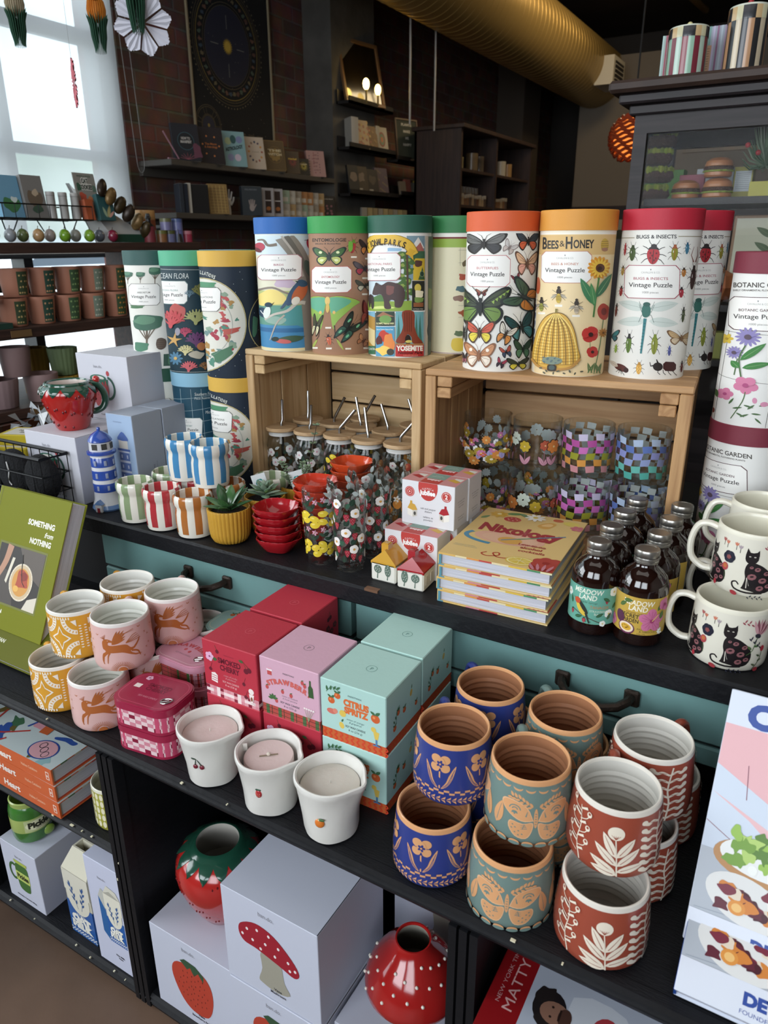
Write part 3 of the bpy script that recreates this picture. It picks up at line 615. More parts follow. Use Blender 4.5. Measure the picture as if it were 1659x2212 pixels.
A.rect('cfdfe6',80,1030,700,1470);A.blob('8fb9d8',460,640,110,50,3,.2)
A.rect('dfe6e8',360,640,720,1100)
A.rect('7d9aa8',640,432,893,1040);A.poly('e6e2da',[(680,620),(800,450),(890,600)]);A.poly('b8685c',[(740,620),(830,520),(885,640),(800,640)]);A.rect('3f6a4a',730,640,893,740);A.rect('d9b52c',730,740,893,1045);A.blob('5a3a34',800,810,58,48,3,.15);A.poly('3a5f3a',[(860,860),(800,1035),(893,1035)]);A.ell('2a4434',852,955,32,42);A.ring('8aa880',852,955,32,42,6)
for k in range(9):A.blob('4a6e34',560+(k%2)*90+35*sin(k),700+k*72,78,55,k,.3);A.blob('8fa548',580+(k%2)*80,690+k*72,34,22,k+9,.3)
A.line('5a4434',[(640,640),(655,1340)],26)
A.rect('8aa83c',80,1330,705,1470);A.poly('4f7a40',[(100,1340),(280,1240),(340,1290),(420,1340)]);A.blob('cfdc78',300,1430,150,22,2,.2)
A.rect('f4f2ec',80,410,1005,432)
A.line('9a7a1c',[(60,640),(170,500),(400,470),(640,545),(740,690)],158,130,sm=4);A.line('e6b93a',[(60,640),(170,500),(400,470),(640,545),(740,690)],140,112,sm=4);A.poly('d9a82a',[(680,600),(760,640),(720,680),(730,770),(670,700),(620,680)])
for ch,cx_,cy_,ro in (('T',118,600,22),('I',158,583,16),('O',187,572,12),('N',225,562,8),('A',262,556,5),('L',292,554,2),('P',352,553,-3),('A',410,558,-6),('R',468,566,-10),('K',530,578,-14),('S',590,598,-18)):A.text('35281c',ch,cx_,cy_,84,44 if ch not in 'I' else 14,rot=ro,bold=.03)
vlabel(A,0,660,555,1045,'NATIONAL PARKS','c77a80')
A.poly('4a3634',smooth([(170,1230),(200,1120),(235,1085),(300,1110),(380,1065),(480,1080),(580,1130),(615,1230),(600,1330),(560,1425),(480,1420),(470,1330),(400,1330),(430,1440),(340,1440),(330,1330),(290,1240),(210,1250)],3));A.blob('7a4a44',410,1180,60,70,3,.2);A.ell('3a2a2a',228,1098,20,24)
A.poly('3a2f30',smooth([(120,1260),(150,1240),(190,1300),(190,1430),(160,1440),(150,1360),(130,1430),(112,1330)],3))
A.rect('2c2e26',712,1052,882,1470);A.ell('d9c24a',790,1150,46,58);A.blob('efe3c0',805,1240,62,60,3,.2);A.blob('7a9a4a',800,1320,70,40,3,.2);A.rect('9a5a34',730,1360,865,1420);A.text('efe9d8','NATIONAL PARK',796,1460,16,140)
A.rect('f4f2ec',100,1468,900,1488);A.rect('b88a3a',112,1485,208,2110);A.poly('7ab0c8',[(112,1485),(208,1485),(208,1570),(112,1530)]);A.poly('d9c48a',[(112,1700),(208,1760),(208,2010),(112,1900)]);A.rect('2f6a4a',108,1990,210,2115);A.text('f4f2ec','CANYON',160,2052,34,88)
A.rect('2c3a2c',220,1488,475,1692);A.poly('a06a4a',[(225,1560),(320,1490),(470,1560)]);A.ell('6f9a4a',350,1600,85,60);A.text('efe9a8','OLYMPIC National PARK',348,1672,26,245,bold=.02)
A.rect('4f9ac0',220,1705,475,2145);A.blob('c83c2c',340,1860,70,95,4,.3);A.blob('e8843a',400,1950,70,140,6,.25);A.blob('f0c85a',330,2060,100,70,8,.25);A.blob('5a2424',265,1910,40,70,2,.2);A.ell('3a3a2e',420,2080,50);A.text('e9f2ee','Bryce Canyon National Park',345,1755,16,225,bold=.02)
A.rect('6fb0b8',490,1488,870,2140);[A.poly('3f7a6a',[(500+k*48,1960),(530+k*48,1520),(560+k*48,1960)]) for k in (0,5,6)]
A.poly('8f3a22',smooth([(578,1490),(735,1490),(745,1700),(790,1850),(860,1950),(720,1950),(700,1860),(650,1820),(620,1880),(610,1950),(490,1930),(560,1800),(590,1680)],3));[A.line('5a2014',[(610+k*30,1495),(615+k*28,1780)],7) for k in range(4)];A.ell('2a1a14',655,1900,40,75);A.blob('d9c860',665,1925,42,22,2,.1);A.rect('b07a4a',490,1950,870,1985)
A.rect('c22a2c',490,1975,870,2145);A.text('f6efe2','YOSEMITE',682,2060,72,350,bold=.05);A.text('33100e','National Park',685,2108,36,330,shear=.25,bold=.02);A.text('f0c0a0','CALIFORNIA',690,2136,13,200)
A.rect('c9bba8',888,435,925,2150);A.rect('4a5f50',930,440,1003,2130);A.blob('7a8a4a',960,1300,40,160,3,.2);A.blob('2a3c40',960,1700,40,200,5,.2)
TB['parks']=tube('national parks puzzle tube with dark green lid and a black bear',-.731,1.309,ZC_,'1f5a46','eeece6',A)
A=VArt(650,1442,430,640,1375,2090,50)
A.rect('7a2c2c',640,465,1450,488);A.rect('8fae3c',640,488,1450,600);A.rect('dcd5b2',640,600,1450,2030);A.rect('7a2c2c',640,2035,1380,2055);A.blob('3f5a3c',1270,550,42,30,2,.3);A.blob('d9bb3a',1060,1950,110,100,3,.1)
R5=random.Random(5)
for k,(a,b,c) in enumerate(((1240,690,'5f8a3a'),(1240,715,'b03a28'),(1140,820,'6a5c40'),(1105,1000,'b04a34'),(1280,930,'5a5a52'),(1235,1120,'b8743c'),(1080,1170,'4a6a70'),(1215,1300,'c04a2c'),(1220,1330,'dcae3a'),(1115,1500,'a0502c'),(1280,1480,'3f7a2c'),(1270,1530,'d9b83a'),(1150,1640,'8a7a2c'),(1255,1750,'a83440'),(1260,1780,'e0dcd0'),(1260,1820,'a8502c'),(1060,1790,'5a6e4a'),(1050,1290,'8a6a5a'),(1340,1930,'4a8f96'),(1390,1060,'6a7a3c'),(1385,850,'7a4a3a'))):A.blob(c,a,b,60 if k not in (2,12) else 40,45,k,.3)
for yy in (640,810,980,1200,1395,1560):A.line('6a6a58',[(1050,yy),(1350,yy)],3)
for xx,a,b in ((1070,610,850),(1330,610,1000),(1190,1395,1560),(1115,1210,1400)):A.line('6a6a58',[(xx,a),(xx,b)],3)
TB['map']=tube('national parks map puzzle tube with mid green lid, half hidden behind the dark green one',-.655,1.410,ZC_,'2c7a42','eceadf',A)
A=VArt(1405,1825,556,1300,1712,1552,60,arc0=15)
def bot(A):
 A.text('4a4640','BOTANIC GARDEN',1560,628,30,300,bold=.02);A.text('5a564e','EARLY ORNAMENTAL FLOWERING PLANTS',1545,652,11,270,bold=.02)
 for xx in (1652,1395):A.line('5a564e',[(xx,905),(xx-75,1545)],2.5)
 A.line('5a564e',[(1340,1190),(1700,1240)],2.5);A.line('5a564e',[(1380,905),(1800,905)],2.5)
 vlabel(A,1390,685,1690,900,'BOTANIC GARDEN','5a3a3c')
 for fx,fy,fr in ((1490,945,62),(1425,1050,42)):A.flower('8a80b8',fx,fy,fr,14,'5a4a5a',.22,cr=.28)
 A.line('4a6a3a',[(1480,1000),(1450,1090),(1460,1210)],7,sm=3);A.line('4a6a3a',[(1440,1090),(1425,1200)],6)
 for a,b,g,l in ((1455,1100,-45,170),(1465,1150,-18,140),(1450,1150,-130,60)):A.leaf('3a7f3a',a,b,g,l,42,'8fb87a',vw=2)
 A.flower('d4789c',1482,1265,60,5,'b04a7a',.75,rot=18);A.flower('d4789c',1380,1332,42,5,'b04a7a',.75)
 A.line('4a6a3a',[(1480,1310),(1465,1380),(1410,1500)],5,sm=3)
 for k in range(9):A.leaf('4a6a3f',1400+k*18,1400+(k%4)*28,-60+(k*47)%110,50,12)
 A.ell('d48aa8',1525,1365,12,20);A.ell('d48aa8',1570,1385,20,16,-30)
 A.flower('c83a4a',1700,960,36,5,'8a2430',.6);A.leaf('3a6f3a',1640,1180,10,90,36,'7aa56a',vw=2);A.blob('6a2c2c',1660,1350,24,30,2,.2);A.leaf('4a8a44',1620,1440,20,60,40)
 A.flower('d8b83a',1385,960,34,6,'b8942c',.5);A.leaf('4a6a3a',1330,1300,80,60,24);A.ell('7a3026',1318,1450,9,18)
bot(A)
TB['bot']=tube('white botanic garden puzzle tube with maroon lid, upper one at right edge',-.075,1.310,CT+HT,'7f2c3c','e9e8e3',A,d=0)
dup(TB['bot'],(-.075,1.310,CT),face(-.075,1.31,-20),'white botanic garden puzzle tube with maroon lid, lower one beneath its twin')
dup(TB['bot'],(-.045,1.440,CT+HT),face(-.045,1.44,25),'second maroon-lidded puzzle tube standing behind the upper botanic garden one')
dup(TB['bot'],(-.045,1.440,CT),face(-.045,1.44,5),'maroon-lidded puzzle tube at the foot of the back stack by the warm crate')
A=VArt(105,690,258,235,800,1292,18)
for a,b,s_ in ((280,400,100),(430,410,150),(150,410,110)):tree(A,a,b+20,s_)
vlabel(A,158,425,485,640,'ARBORETUM','6a6a60');tree(A,350,1090,330);A.blob('4a7f62',290,1060,80,50,3,.2);A.blob('5c4c40',497,1030,55,62,3,.06)
for k in range(5):A.line('7a6a5a',[(450,990+k*20),(540,985+k*20)],4)
A.blob('4f7a52',240,655,80,16,3,.3);A.rect('3f5f50',525,1140,620,1265);A.blob('5a8a6a',620,1200,60,60,3,.2)
zt=CT+HT
TB['arb']=tube('cream arboretum puzzle tube with dark teal lid, upper left of the stacked tubes',-1.350,1.254,zt,'2c5550','e6e4da',A)
A=VArt(460,1048,280,606,1160,1350,22)
A.line('c9cfc8',[(470,300),(1040,310)],3);A.text('c9d0cc','OCEAN FLORA',590,390,52,340)
vlabel(A,400,412,752,640,'OCEAN FLORA','8fa8a0')
def coral(A,x,y,s,c,n=7,sd=1):
 R=random.Random(sd)
 for k in range(n):
  a=-90+(k-(n-1)/2)*130/n;x1,y1=x+cos(rad(a))*s,y+sin(rad(a))*s
  A.line(c,[(x,y),(x+(x1-x)*.5+R.uniform(-.1,.1)*s,y+(y1-y)*.5),(x1,y1)],s*.16,s*.1)
  for q in (-35,35):A.line(c,[(x+(x1-x)*.55,y+(y1-y)*.55),(x+(x1-x)*.55+cos(rad(a+q))*s*.45,y+(y1-y)*.55+sin(rad(a+q))*s*.45)],s*.1,s*.06)
 A.ell(c,x,y,s*.14,s*.22)
A.blob('c0544e',640,735,90,85,5,.25);coral(A,600,850,150,'c8464a',7,1);coral(A,840,820,130,'a5a868',9,2);coral(A,740,950,80,'b83a5a',6,3);coral(A,860,1050,130,'6a3a6a',7,4);coral(A,750,1140,90,'cfc58a',6,5);coral(A,790,1310,95,'cf5a60',8,6);coral(A,890,560,120,'7a7a3c',6,9)
A.blob('b8703c',905,1070,42,42,4,.1);A.ell('9a95a0',665,915,26,40);A.blob('b8b09a',870,1160,75,42,4,.3);A.flower('4a7a96',655,1190,70,10,'c9a45a',.3);coral(A,950,1300,70,'9a6a3c',6,8)
st_=[]
for k in range(10):a=rad(-90+36*k+8);r=82 if k%2==0 else 24;st_.append((635+r*cos(a),1000+r*sin(a)))
A.poly('c99a52',st_);coral(A,770,560,60,'5a7a8a',5,11);A.line('c9cfc8',[(600,1315),(1150,1318)],3)
TB['flora']=tube('dark blue ocean flora puzzle tube with mint lid in the stacked tubes',-1.229,1.247,zt,'4fae85','1d3944',A)
A=VArt(865,1470,288,1005,1572,1405,40)
def sky(A,cxx=960,rr=410):
 for k in range(60):R=random.Random(k);A.ell('cfd6cf',R.uniform(870,1520),R.uniform(300,1390),3)
 for ch,cx_,cy_,ro in (('E',868,345,0),('L',890,348,-4),('L',912,352,-6),('A',934,357,-8),('T',955,363,-10),('I',970,368,-12),('O',985,374,-14),('N',1007,382,-17),('S',1028,392,-20)):A.text('d9dccf',ch,cx_,cy_,34,18 if ch !='I' else 6,rot=ro,bold=.02)
 A.ring('c9b878',900,860,470,478,8,n=50);A.ell('dcd9cb',900,860,460,468,n=50)
 R=random.Random(3)
 for k in range(46):
  a=R.uniform(-75,75);r=440*sqrt(R.uniform(.04,.93));A.blob(['b03a4a','4f8a74','b58a4a','c7504f','6f8f8a','8aa38a'][k%6],900+r*cos(rad(a))*.95,860+r*sin(rad(a)),R.uniform(16,44),R.uniform(12,32),k,.45,rot=R.uniform(0,90))
 A.blob('4a7a5a',1140,1150,120,60,3,.3,rot=-25);A.blob('c2564a',1210,910,95,30,3,.3,rot=-10);A.blob('4f8f66',960,450,90,30,3,.25)
 A.ring('8a9a96',900,860,330,335,3,n=40);A.ring('c9b878',1690,830,300,330,7,n=40,a0=120,a1=240);A.blob('4a7f62',1455,870,30,110,3,.2)
sky(A);vlabel(A,740,475,1105,712,'CONSTELLATIONS','6a6a60')
TB['sky']=tube('navy constellations puzzle tube with yellow lid, upper one left of the pale crate',-1.108,1.240,zt,'d9a93c','1c2b3c',A)
dup(TB['sky'],(-1.108,1.240,CT),face(-1.108,1.240,4),'navy constellations puzzle tube with yellow lid, lower one beneath its twin')
A=VArt(460,1048,280,606,1160,1350,22)
for k in range(7):A.line('a9c0c4',[(440+k*110,290),(560+k*110,1340)],3);A.line('a9c0c4',[(450,420+k*130),(1160,330+k*130)],3)
A.text('cfd8d4','Southern Fish',800,360,34,190);A.text('cfd8d4','Piscis Austrinus',800,400,26,190);A.text('cfd8d4','Microscope',900,560,34,150);vlabel(A,470,600,800,820,'ASTRONOMY','8fa8a0')
TB['astro']=tube('blue star chart puzzle tube with light blue lid under the ocean flora one',-1.229,1.247,CT,'83b6cf','17475c',A)
A=VArt(105,690,258,235,800,1292,18)
A.rect('3f6a80',560,330,800,560);A.blob('5a8a6a',640,500,90,70,3,.3);vlabel(A,158,425,485,640,'GARDENS','6a6a60');A.rect('3f5f50',560,700,700,1265)
tube('puzzle tube with dark green lid under the arboretum one behind the white boxes',-1.350,1.254,CT,'1f4f3a','dcdcd0',A)
for k,(x,y,z,lid,body,lb) in enumerate(((-1.27,1.415,zt,'7fb4cc','1d3944','light blue lidded puzzle tube in the back row of the stack'),(-1.27,1.415,CT,'7fb4cc','1d3944','puzzle tube holding up the light blue lidded one in the back row'),
  (-1.135,1.385,zt,'2f8a56','c9cf9a','green lidded puzzle tube in the back row behind the birds one'),(-1.135,1.385,CT,'2f8a56','c9cf9a','puzzle tube at the foot of the back row beside the pale crate'))):
 A=VArt(650,1442,430,640,1375,2090,50);A.rect('8fae3c' if k>1 else '2c5a6a',640,488,1450,600);A.blob('4a7a52',1150,1300,160,280,k,.3);A.blob('c9a45a',1000,900,100,120,k,.3)
 tube(lb,x,y,z,lid,body,A)
# ------------------------------------------------------------------ middle shelf: ceramic mugs
def wob_rings(r,z):return r
def mug(name,label,x,y,z,rb,rt,h,body,rim,inside,A,d=0,hc=None,had=None,cat='mug',rings=True,rough=.3,coat=.3,seed=0,group=None):
 t=thing(name,label,cat,(x,y,z),face(x,y,d),group)
 P=[(0,.002),(rb*.8,.002),(rb*.84,0),(rb*.93,.0015),(rb*.985,.006),(rb,.013),(rb*.995,h*.4),(rb+(rt-rb)*.9,h*.93)]
 mo=M(body,rough,coat=coat);mr=M(rim,rough,coat=coat);mi_=M(inside,rough,coat=coat)
 Q=[(rt,h-.0035),(rt-.0006,h-.001),(rt-.002,h),(rt-.0036,h-.001),(rt-.0042,h-.004)]
 I=[];n=16
 for k in range(n):
  q=k/n;zz=h-.006-(h-.014)*q;I.append((rt+(rb-rt)*.8*q-.0046+(.0011 if k%2 else-.0008)*(rings and k>2),zz))
 I+=[(rb*.8,.0075),(rb*.5,.006),(0,.006)]
 prof=P+Q+I;ms=[mo]*(len(P)-1)+[mr]*(len(Q))+[mi_]*(len(I))
 m=MB().lathe(prof,mo,56,ms)
 prof2=[(zz,r) for r,zz in P[5:]]+[(h-.0035,rt)]
 m.art(A,cyl_map((rb+rt)/2,0,prof2),7,fin=(rough,coat)) if A else None
 m.build('mug_body',t)
 if hc is not None:
  a=rad(had or 180);c,s_=sin(a),-cos(a)
  def hp(o,zz):r=rb+(rt-rb)*zz/h+o;return (c*r,s_*r,zz)
  pts=smooth([(-.001,h*.86),(.012,h*.9),(.024,h*.84),(.03,h*.6),(.027,h*.32),(.012,h*.17),(-.001,h*.16)],4,False)
  MB().tube([hp(o,zz) for o,zz in pts],.0062,M(hc,rough,coat=coat),10,flat=.75).build('mug_handle',t)
 return t
def rep(n,w,fn,A=None):
 A=A or Art();
 for k in range(n):
  A.push(-n*w/2+w*(k+.5),0);fn(A);A.pop()
 return A
PCH='d99c68'
def blue_pat(A):
 B='2a3a86'
 A.line(PCH,[(0,28),(-.5,52)],1.8)
 for m in (-1,1):
  A.push(0,0,0,m,1);A.poly(PCH,smooth([(2,28),(8,31),(14,40),(18,52),(20,62),(16,57),(11,47),(8,38)],3));A.line(B,[(4,30),(10,37),(14,47),(18,57)],.7,sm=3);A.line(B,[(6,30),(13,40),(16,52)],.5,sm=3);A.pop()
 for a,b,r,q in ((-6,69,6.6,6),(6,69,6.6,6),(-6,58,6.4,6.4),(6,58,6.4,6.4),(0,64,6,8)):A.ell(PCH,a,b,r,q)
 A.flower(B,0,63,5,5,B,.5);A.ell(PCH,0,63,1.4)
 A.line(B,[(0,57),(-1.6,53)],.8);A.line(B,[(0,57),(1.6,53)],.8);A.line(B,[(6,63),(10,63)],.8);A.line(B,[(-6,63),(-10,63)],.8)
 for k in range(8):
  x=-23+k*6.5-.4
  A.rect(PCH,x,20+(k%2)*3.4,x+3.3,23+(k%2)*3.4)
  A.poly(PCH,[(x,12.5),(x+5.8,17),(x+5,12.9)]);A.poly(PCH,[(x,11.5),(x+5.8,7.2),(x+5,11.2)])
  A.rect(PCH,x+3.25,20+((k+1)%2)*3.4,x+6.5,23+((k+1)%2)*3.4)
def teal_pat(A):
 G='6c857f';H_='c98c5c'
 for k in range(7):x=-45+k*15+7.5;A.ell(PCH,x,78.5,6,4.4,n=14);A.ell(G,x,79.8,6.4,3,n=14)
 for k in range(7):x=-45+k*15+7.5;A.ell(PCH,x,4.5,6,3.6,n=14);A.ell(G,x,3,6.6,2.4,n=14)
 for m in (-1,1):
  A.push(0,0,0,m,1)
  W1=smooth([(3,40),(10,55),(24,61),(38,60),(40,52),(30,42),(16,36),(4,38)],3);A.poly('e3b184',W1);A.poly(PCH,[(20.5+(a-20.5)*.93,48+(b-48)*.91) for a,b in W1])
  W2=smooth([(3,36),(14,33),(28,34),(30,24),(22,13),(10,12),(4,22)],3);A.poly('e3b184',W2);A.poly(PCH,[(16+(a-16)*.92,24+(b-24)*.91) for a,b in W2])
  A.ring(G,24,50,7,6,1.3,n=14,a0=0,a1=180);A.ring(G,24,50,3.6,3,1.2,n=12,a0=0,a1=180)
  for k in range(3):A.leaf(G,24,48,-90+(k-1)*48,5,2.6)
  A.line(G,[(11,43),(9.5,50)],1.6,.6);A.line(G,[(14,25),(12,33)],1,.4);[A.line(G,[(9+k*.8,27+k*2),(16,25+k*2.6)],.9,.3) for k in range(3)]
  for a,b in ((18,22),(22,26),(14,18),(22,19),(18,16),(25,29),(26,24)):A.ell(G,a,b,1.1,.8,30)
  for k in range(6):A.leaf(PCH,4+k*4.6,56+k*2.8-(k>3)*(k-3)*2.2,60,7,3.4);A.leaf(PCH,5+k*4.6,56+k*2.6-(k>3)*(k-3)*2.2,-10,6,3)
  A.pop()
 A.ell(PCH,0,42,2.4,13);[A.rect(G,-1,34+k*3.4,1,35+k*3.4) for k in range(5)]
 for m in (-1,1):A.leaf(PCH,46*m,20,100 if m>0 else 80,34,12,G,vw=.9)
CR='e6dac6'
def red_pat(A):
 A.line(CR,[(4,6),(2,30),(-1,56)],1.6,1.1,sm=4);A.ell(CR,-1,62,9,8.4);[A.line('9c4430',[(-1,55),(-1+k*2.4,59.5)],.8,.3) for k in (-2,-1,0,1,2)]
 for (x,y,a,L) in ((3,10,150,28),(3,20,135,30),(1,32,118,28),(3,12,22,28),(3,20,48,28),(2,32,56,26),(4,8,168,24)):A.leaf(CR,x,y,a,L*1.18,9.5,'9c4430',vw=.8)
 A.push(-44,0);A.line(CR,[(6,8),(0,30),(2,54),(-2,76)],1.6,1,sm=4)
 for k in range(7):
  y=16+k*9;m=1 if k%2 else-1;A.line(CR,[(1,y),(m*9,y+4),(m*12,y+9)],1,sm=3);A.ell(CR,m*12,y+11,3,3.6);A.ell('9c4430',m*12,y+12,1.5,1.6);A.line(CR,[(1,y+4),(-m*9,y+8)],2,3.2)
 A.pop()
 A.push(47,0);A.line(CR,[(4,6),(6,30),(3,52),(8,80)],2.2,2,sm=4)
 for k in range(7):
  y=10+k*10
  for m in (-1,1):A.line(CR,[(4,y),(4+m*9,y+4),(4+m*15,y+2),(4+m*22,y+5)],2.2,6-k*.2,sm=3);A.ell(CR,4+m*21,y+5,4,3);A.line('9c4430',[(4+m*4,y+2.5),(4+m*13,y+3.2)],.6)
 A.pop()
WH='efe6d8'
def yel_pat(A):
 Y='dd9b28'
 for k in range(9):A.ell(WH,-18+k*4.5,79,1.3,2.6,n=8);A.ell(WH,-18+k*4.5,8,1.3,2.6,n=8)
 for k in range(9):A.ell(WH,-34,24+k*5,2.4,1.2,n=8);A.ell(WH,34,24+k*5,2.4,1.2,n=8)
 for sx in (-1,1):
  for sy in (-1,1):
   A.push(0,43,0,sx,sy)
   A.ring(WH,30,34,26,28,8,n=18,a0=178,a1=268)
   for k in range(7):a=rad(184+k*13);A.ell(Y,30+22*cos(a),34+24*sin(a),2.6,.9,184+k*13,8)
   A.poly(WH,[(29,33),(20,31),(29,21)]);A.pop()
 A.poly(WH,smooth([(0,66),(5,52),(18,43),(5,34),(0,20),(-5,34),(-18,43),(-5,52)],2));A.poly(Y,smooth([(0,61),(4,50),(14,43),(4,36),(0,25),(-4,36),(-14,43),(-4,50)],2))
HO='b5622c'
def pink_pat(A):
 A.push(2,46,0,.95,.95)
 A.poly(HO,smooth([(-33,8),(-31,14),(-26,17),(-21,17),(-14,14),(-15,11),(-21,11),(-22,6),(-14,5),(2,6),(10,4),(14,-1),(20,-2),(30,9),(33,14),(31,6),(22,-5),(14,-9),(22,-16),(34,-19),(22,-19),(8,-12),(0,-9),(-14,-9),(-22,-10),(-31,-18),(-33,-28),(-35,-17),(-27,-6),(-32,-2)],2))
 A.line(HO,[(-22,-8),(-32,-12),(-35,-24),(-33,-32)],3.4,1.6,sm=3);A.line(HO,[(-20,-9),(-24,-16),(-26,-30)],3,1.5,sm=3);A.line(HO,[(16,-8),(26,-12),(30,-22)],4,1.6,sm=3)
 for k in range(6):A.leaf(HO,-15,7,22+k*9,34-abs(k-3)*3,4.4)
 for k in range(4):A.line(HO,[(8,8),(20+k*2.4,20-k*3),(28+k*2,22-k*3.4)],1.2,.8,sm=2)
 for k in range(6):A.line(HO,[(-28,16),(-36+k*2.2,19+k*1.4)],.6)
 A.ell('e9b8ae',-22,14.3,.9,.6);A.pop()
 A.push(0,3);A.clip=None
 A.poly(HO,[(7*cos(rad(k*18)),1+7*sin(rad(k*18))) for k in range(11)])
 for k in range(19):a=rad(6+k*9.3);A.line(HO,[(9*cos(a),1+9*sin(a)),(19*cos(a),1+17*sin(a))],.9,.5)
 A.pop()
 for a,b in ((44,34),(50,40),(44,62),(50,56),(38,20)):A.line(HO,[(a-1.6,b-1.6),(a+1.6,b+1.6)],.7);A.line(HO,[(a-1.6,b+1.6),(a+1.6,b-1.6)],.7)
 A.line(HO,[(8,71),(24,76)],.7);A.line(HO,[(8,71),(24,73.5)],.6);A.ell(HO,7,70.5,1.4);A.ring(HO,34,78,3,3,1.2,n=12,a0=190,a1=350);A.ring(HO,-38,70,3,3,1.2,n=12,a0=190,a1=350)
HM=.0895
bl=mug('ceramic_mug','blue pansy mug, lower front one beside the mint candle boxes',-.321,.668,MS,.0515,.0465,HM,'2a3a86',PCH,'a06a48',rep(6,51.3,blue_pat),14,'2a3a86')
dup(bl,(-.319,.718,MS+HM),face(-.319,.718,12),'blue pansy mug balanced on top of the front blue mug')
dup(bl,(-.314,.826,MS+HM),face(-.314,.826,26),'blue pansy mug on top at the back near the mint boxes')
dup(bl,(-.318,.776,MS),face(-.318,.776,20),'blue pansy mug in the middle underneath two stacked blue ones')
dup(bl,(-.314,.884,MS),face(-.314,.884,10),'blue pansy mug at the foot of the back blue stack')
te=mug('ceramic_mug','grey green butterfly mug, lower front one between blue and red mugs',-.214,.665,MS,.0525,.047,HM,'6c857f',PCH,'a06a48',rep(3,104,teal_pat),-2,'6c857f')
dup(te,(-.213,.708,MS+HM),face(-.213,.708,12),'grey green butterfly mug balanced on top of the front butterfly mug')
dup(te,(-.205,.817,MS+HM),face(-.205,.817,26),'grey green butterfly mug on top at the back below the drawer handle')
dup(te,(-.209,.774,MS),face(-.209,.774,8),'grey green butterfly mug in the middle underneath two others')
dup(te,(-.205,.884,MS),face(-.205,.884,8),'grey green butterfly mug at the foot of the back stack')
re_=mug('ceramic_mug','rust red botanical mug, lower front one at the shelf edge',-.105,.668,MS,.0525,.0475,HM,'9c4430','ddd6ca','c9c5bc',rep(2,157,red_pat),98,'9c4430',92)
dup(re_,(-.111,.712,MS+HM),face(-.111,.712,96),'rust red botanical mug balanced on top of the front red mug')
dup(re_,(-.094,.819,MS+HM),face(-.094,.819,60),'rust red botanical mug on top at the back with white inside')
dup(re_,(-.094,.774,MS),face(-.094,.774,80),'rust red botanical mug seen beneath the two upper red ones')
dup(re_,(-.085,.883,MS),face(-.085,.883,60),'rust red botanical mug at the foot of the back red stack')
HY=.0885
ye=mug('ceramic_mug','yellow tile pattern mug, lower front one beside the green book',-1.045,.665,MS,.049,.0475,HY,'dd9b28','e9e4da','dcdad2',rep(4,76.5,yel_pat),4,'dd9b28',188)
dup(ye,(-1.030,.704,MS+HY),face(-1.030,.704,6),'yellow tile pattern mug balanced on top of the front yellow mug')
dup(ye,(-1.018,.806,MS+HY),face(-1.018,.806,6),'yellow tile pattern mug on top at the back by the drawer')
dup(ye,(-1.035,.768,MS),face(-1.035,.768,20),'yellow tile pattern mug hidden under the two upper yellow ones')
dup(ye,(-1.02,.869,MS),face(-1.02,.869,20),'yellow tile pattern mug at the foot of the back yellow stack')
pi_=mug('ceramic_mug','pink winged horse mug, lower front one beside the cherry tins',-.943,.664,MS,.0495,.0475,HY,'dcb0aa','e9e2dc','dcdcd2',rep(3,102,pink_pat),-6,'dcb0aa',172)
dup(pi_,(-.934,.716,MS+HY),face(-.934,.716,-8),'pink winged horse mug balanced on top of the front pink mug')
dup(pi_,(-.922,.822,MS+HY),face(-.922,.822,-10),'pink winged horse mug on top at the back below the left drawer handle')
dup(pi_,(-.932,.768,MS),face(-.932,.768,10),'pink winged horse mug half hidden under the upper pink ones')
dup(pi_,(-.915,.876,MS),face(-.915,.876,10),'pink winged horse mug at the foot of the back pink stack')
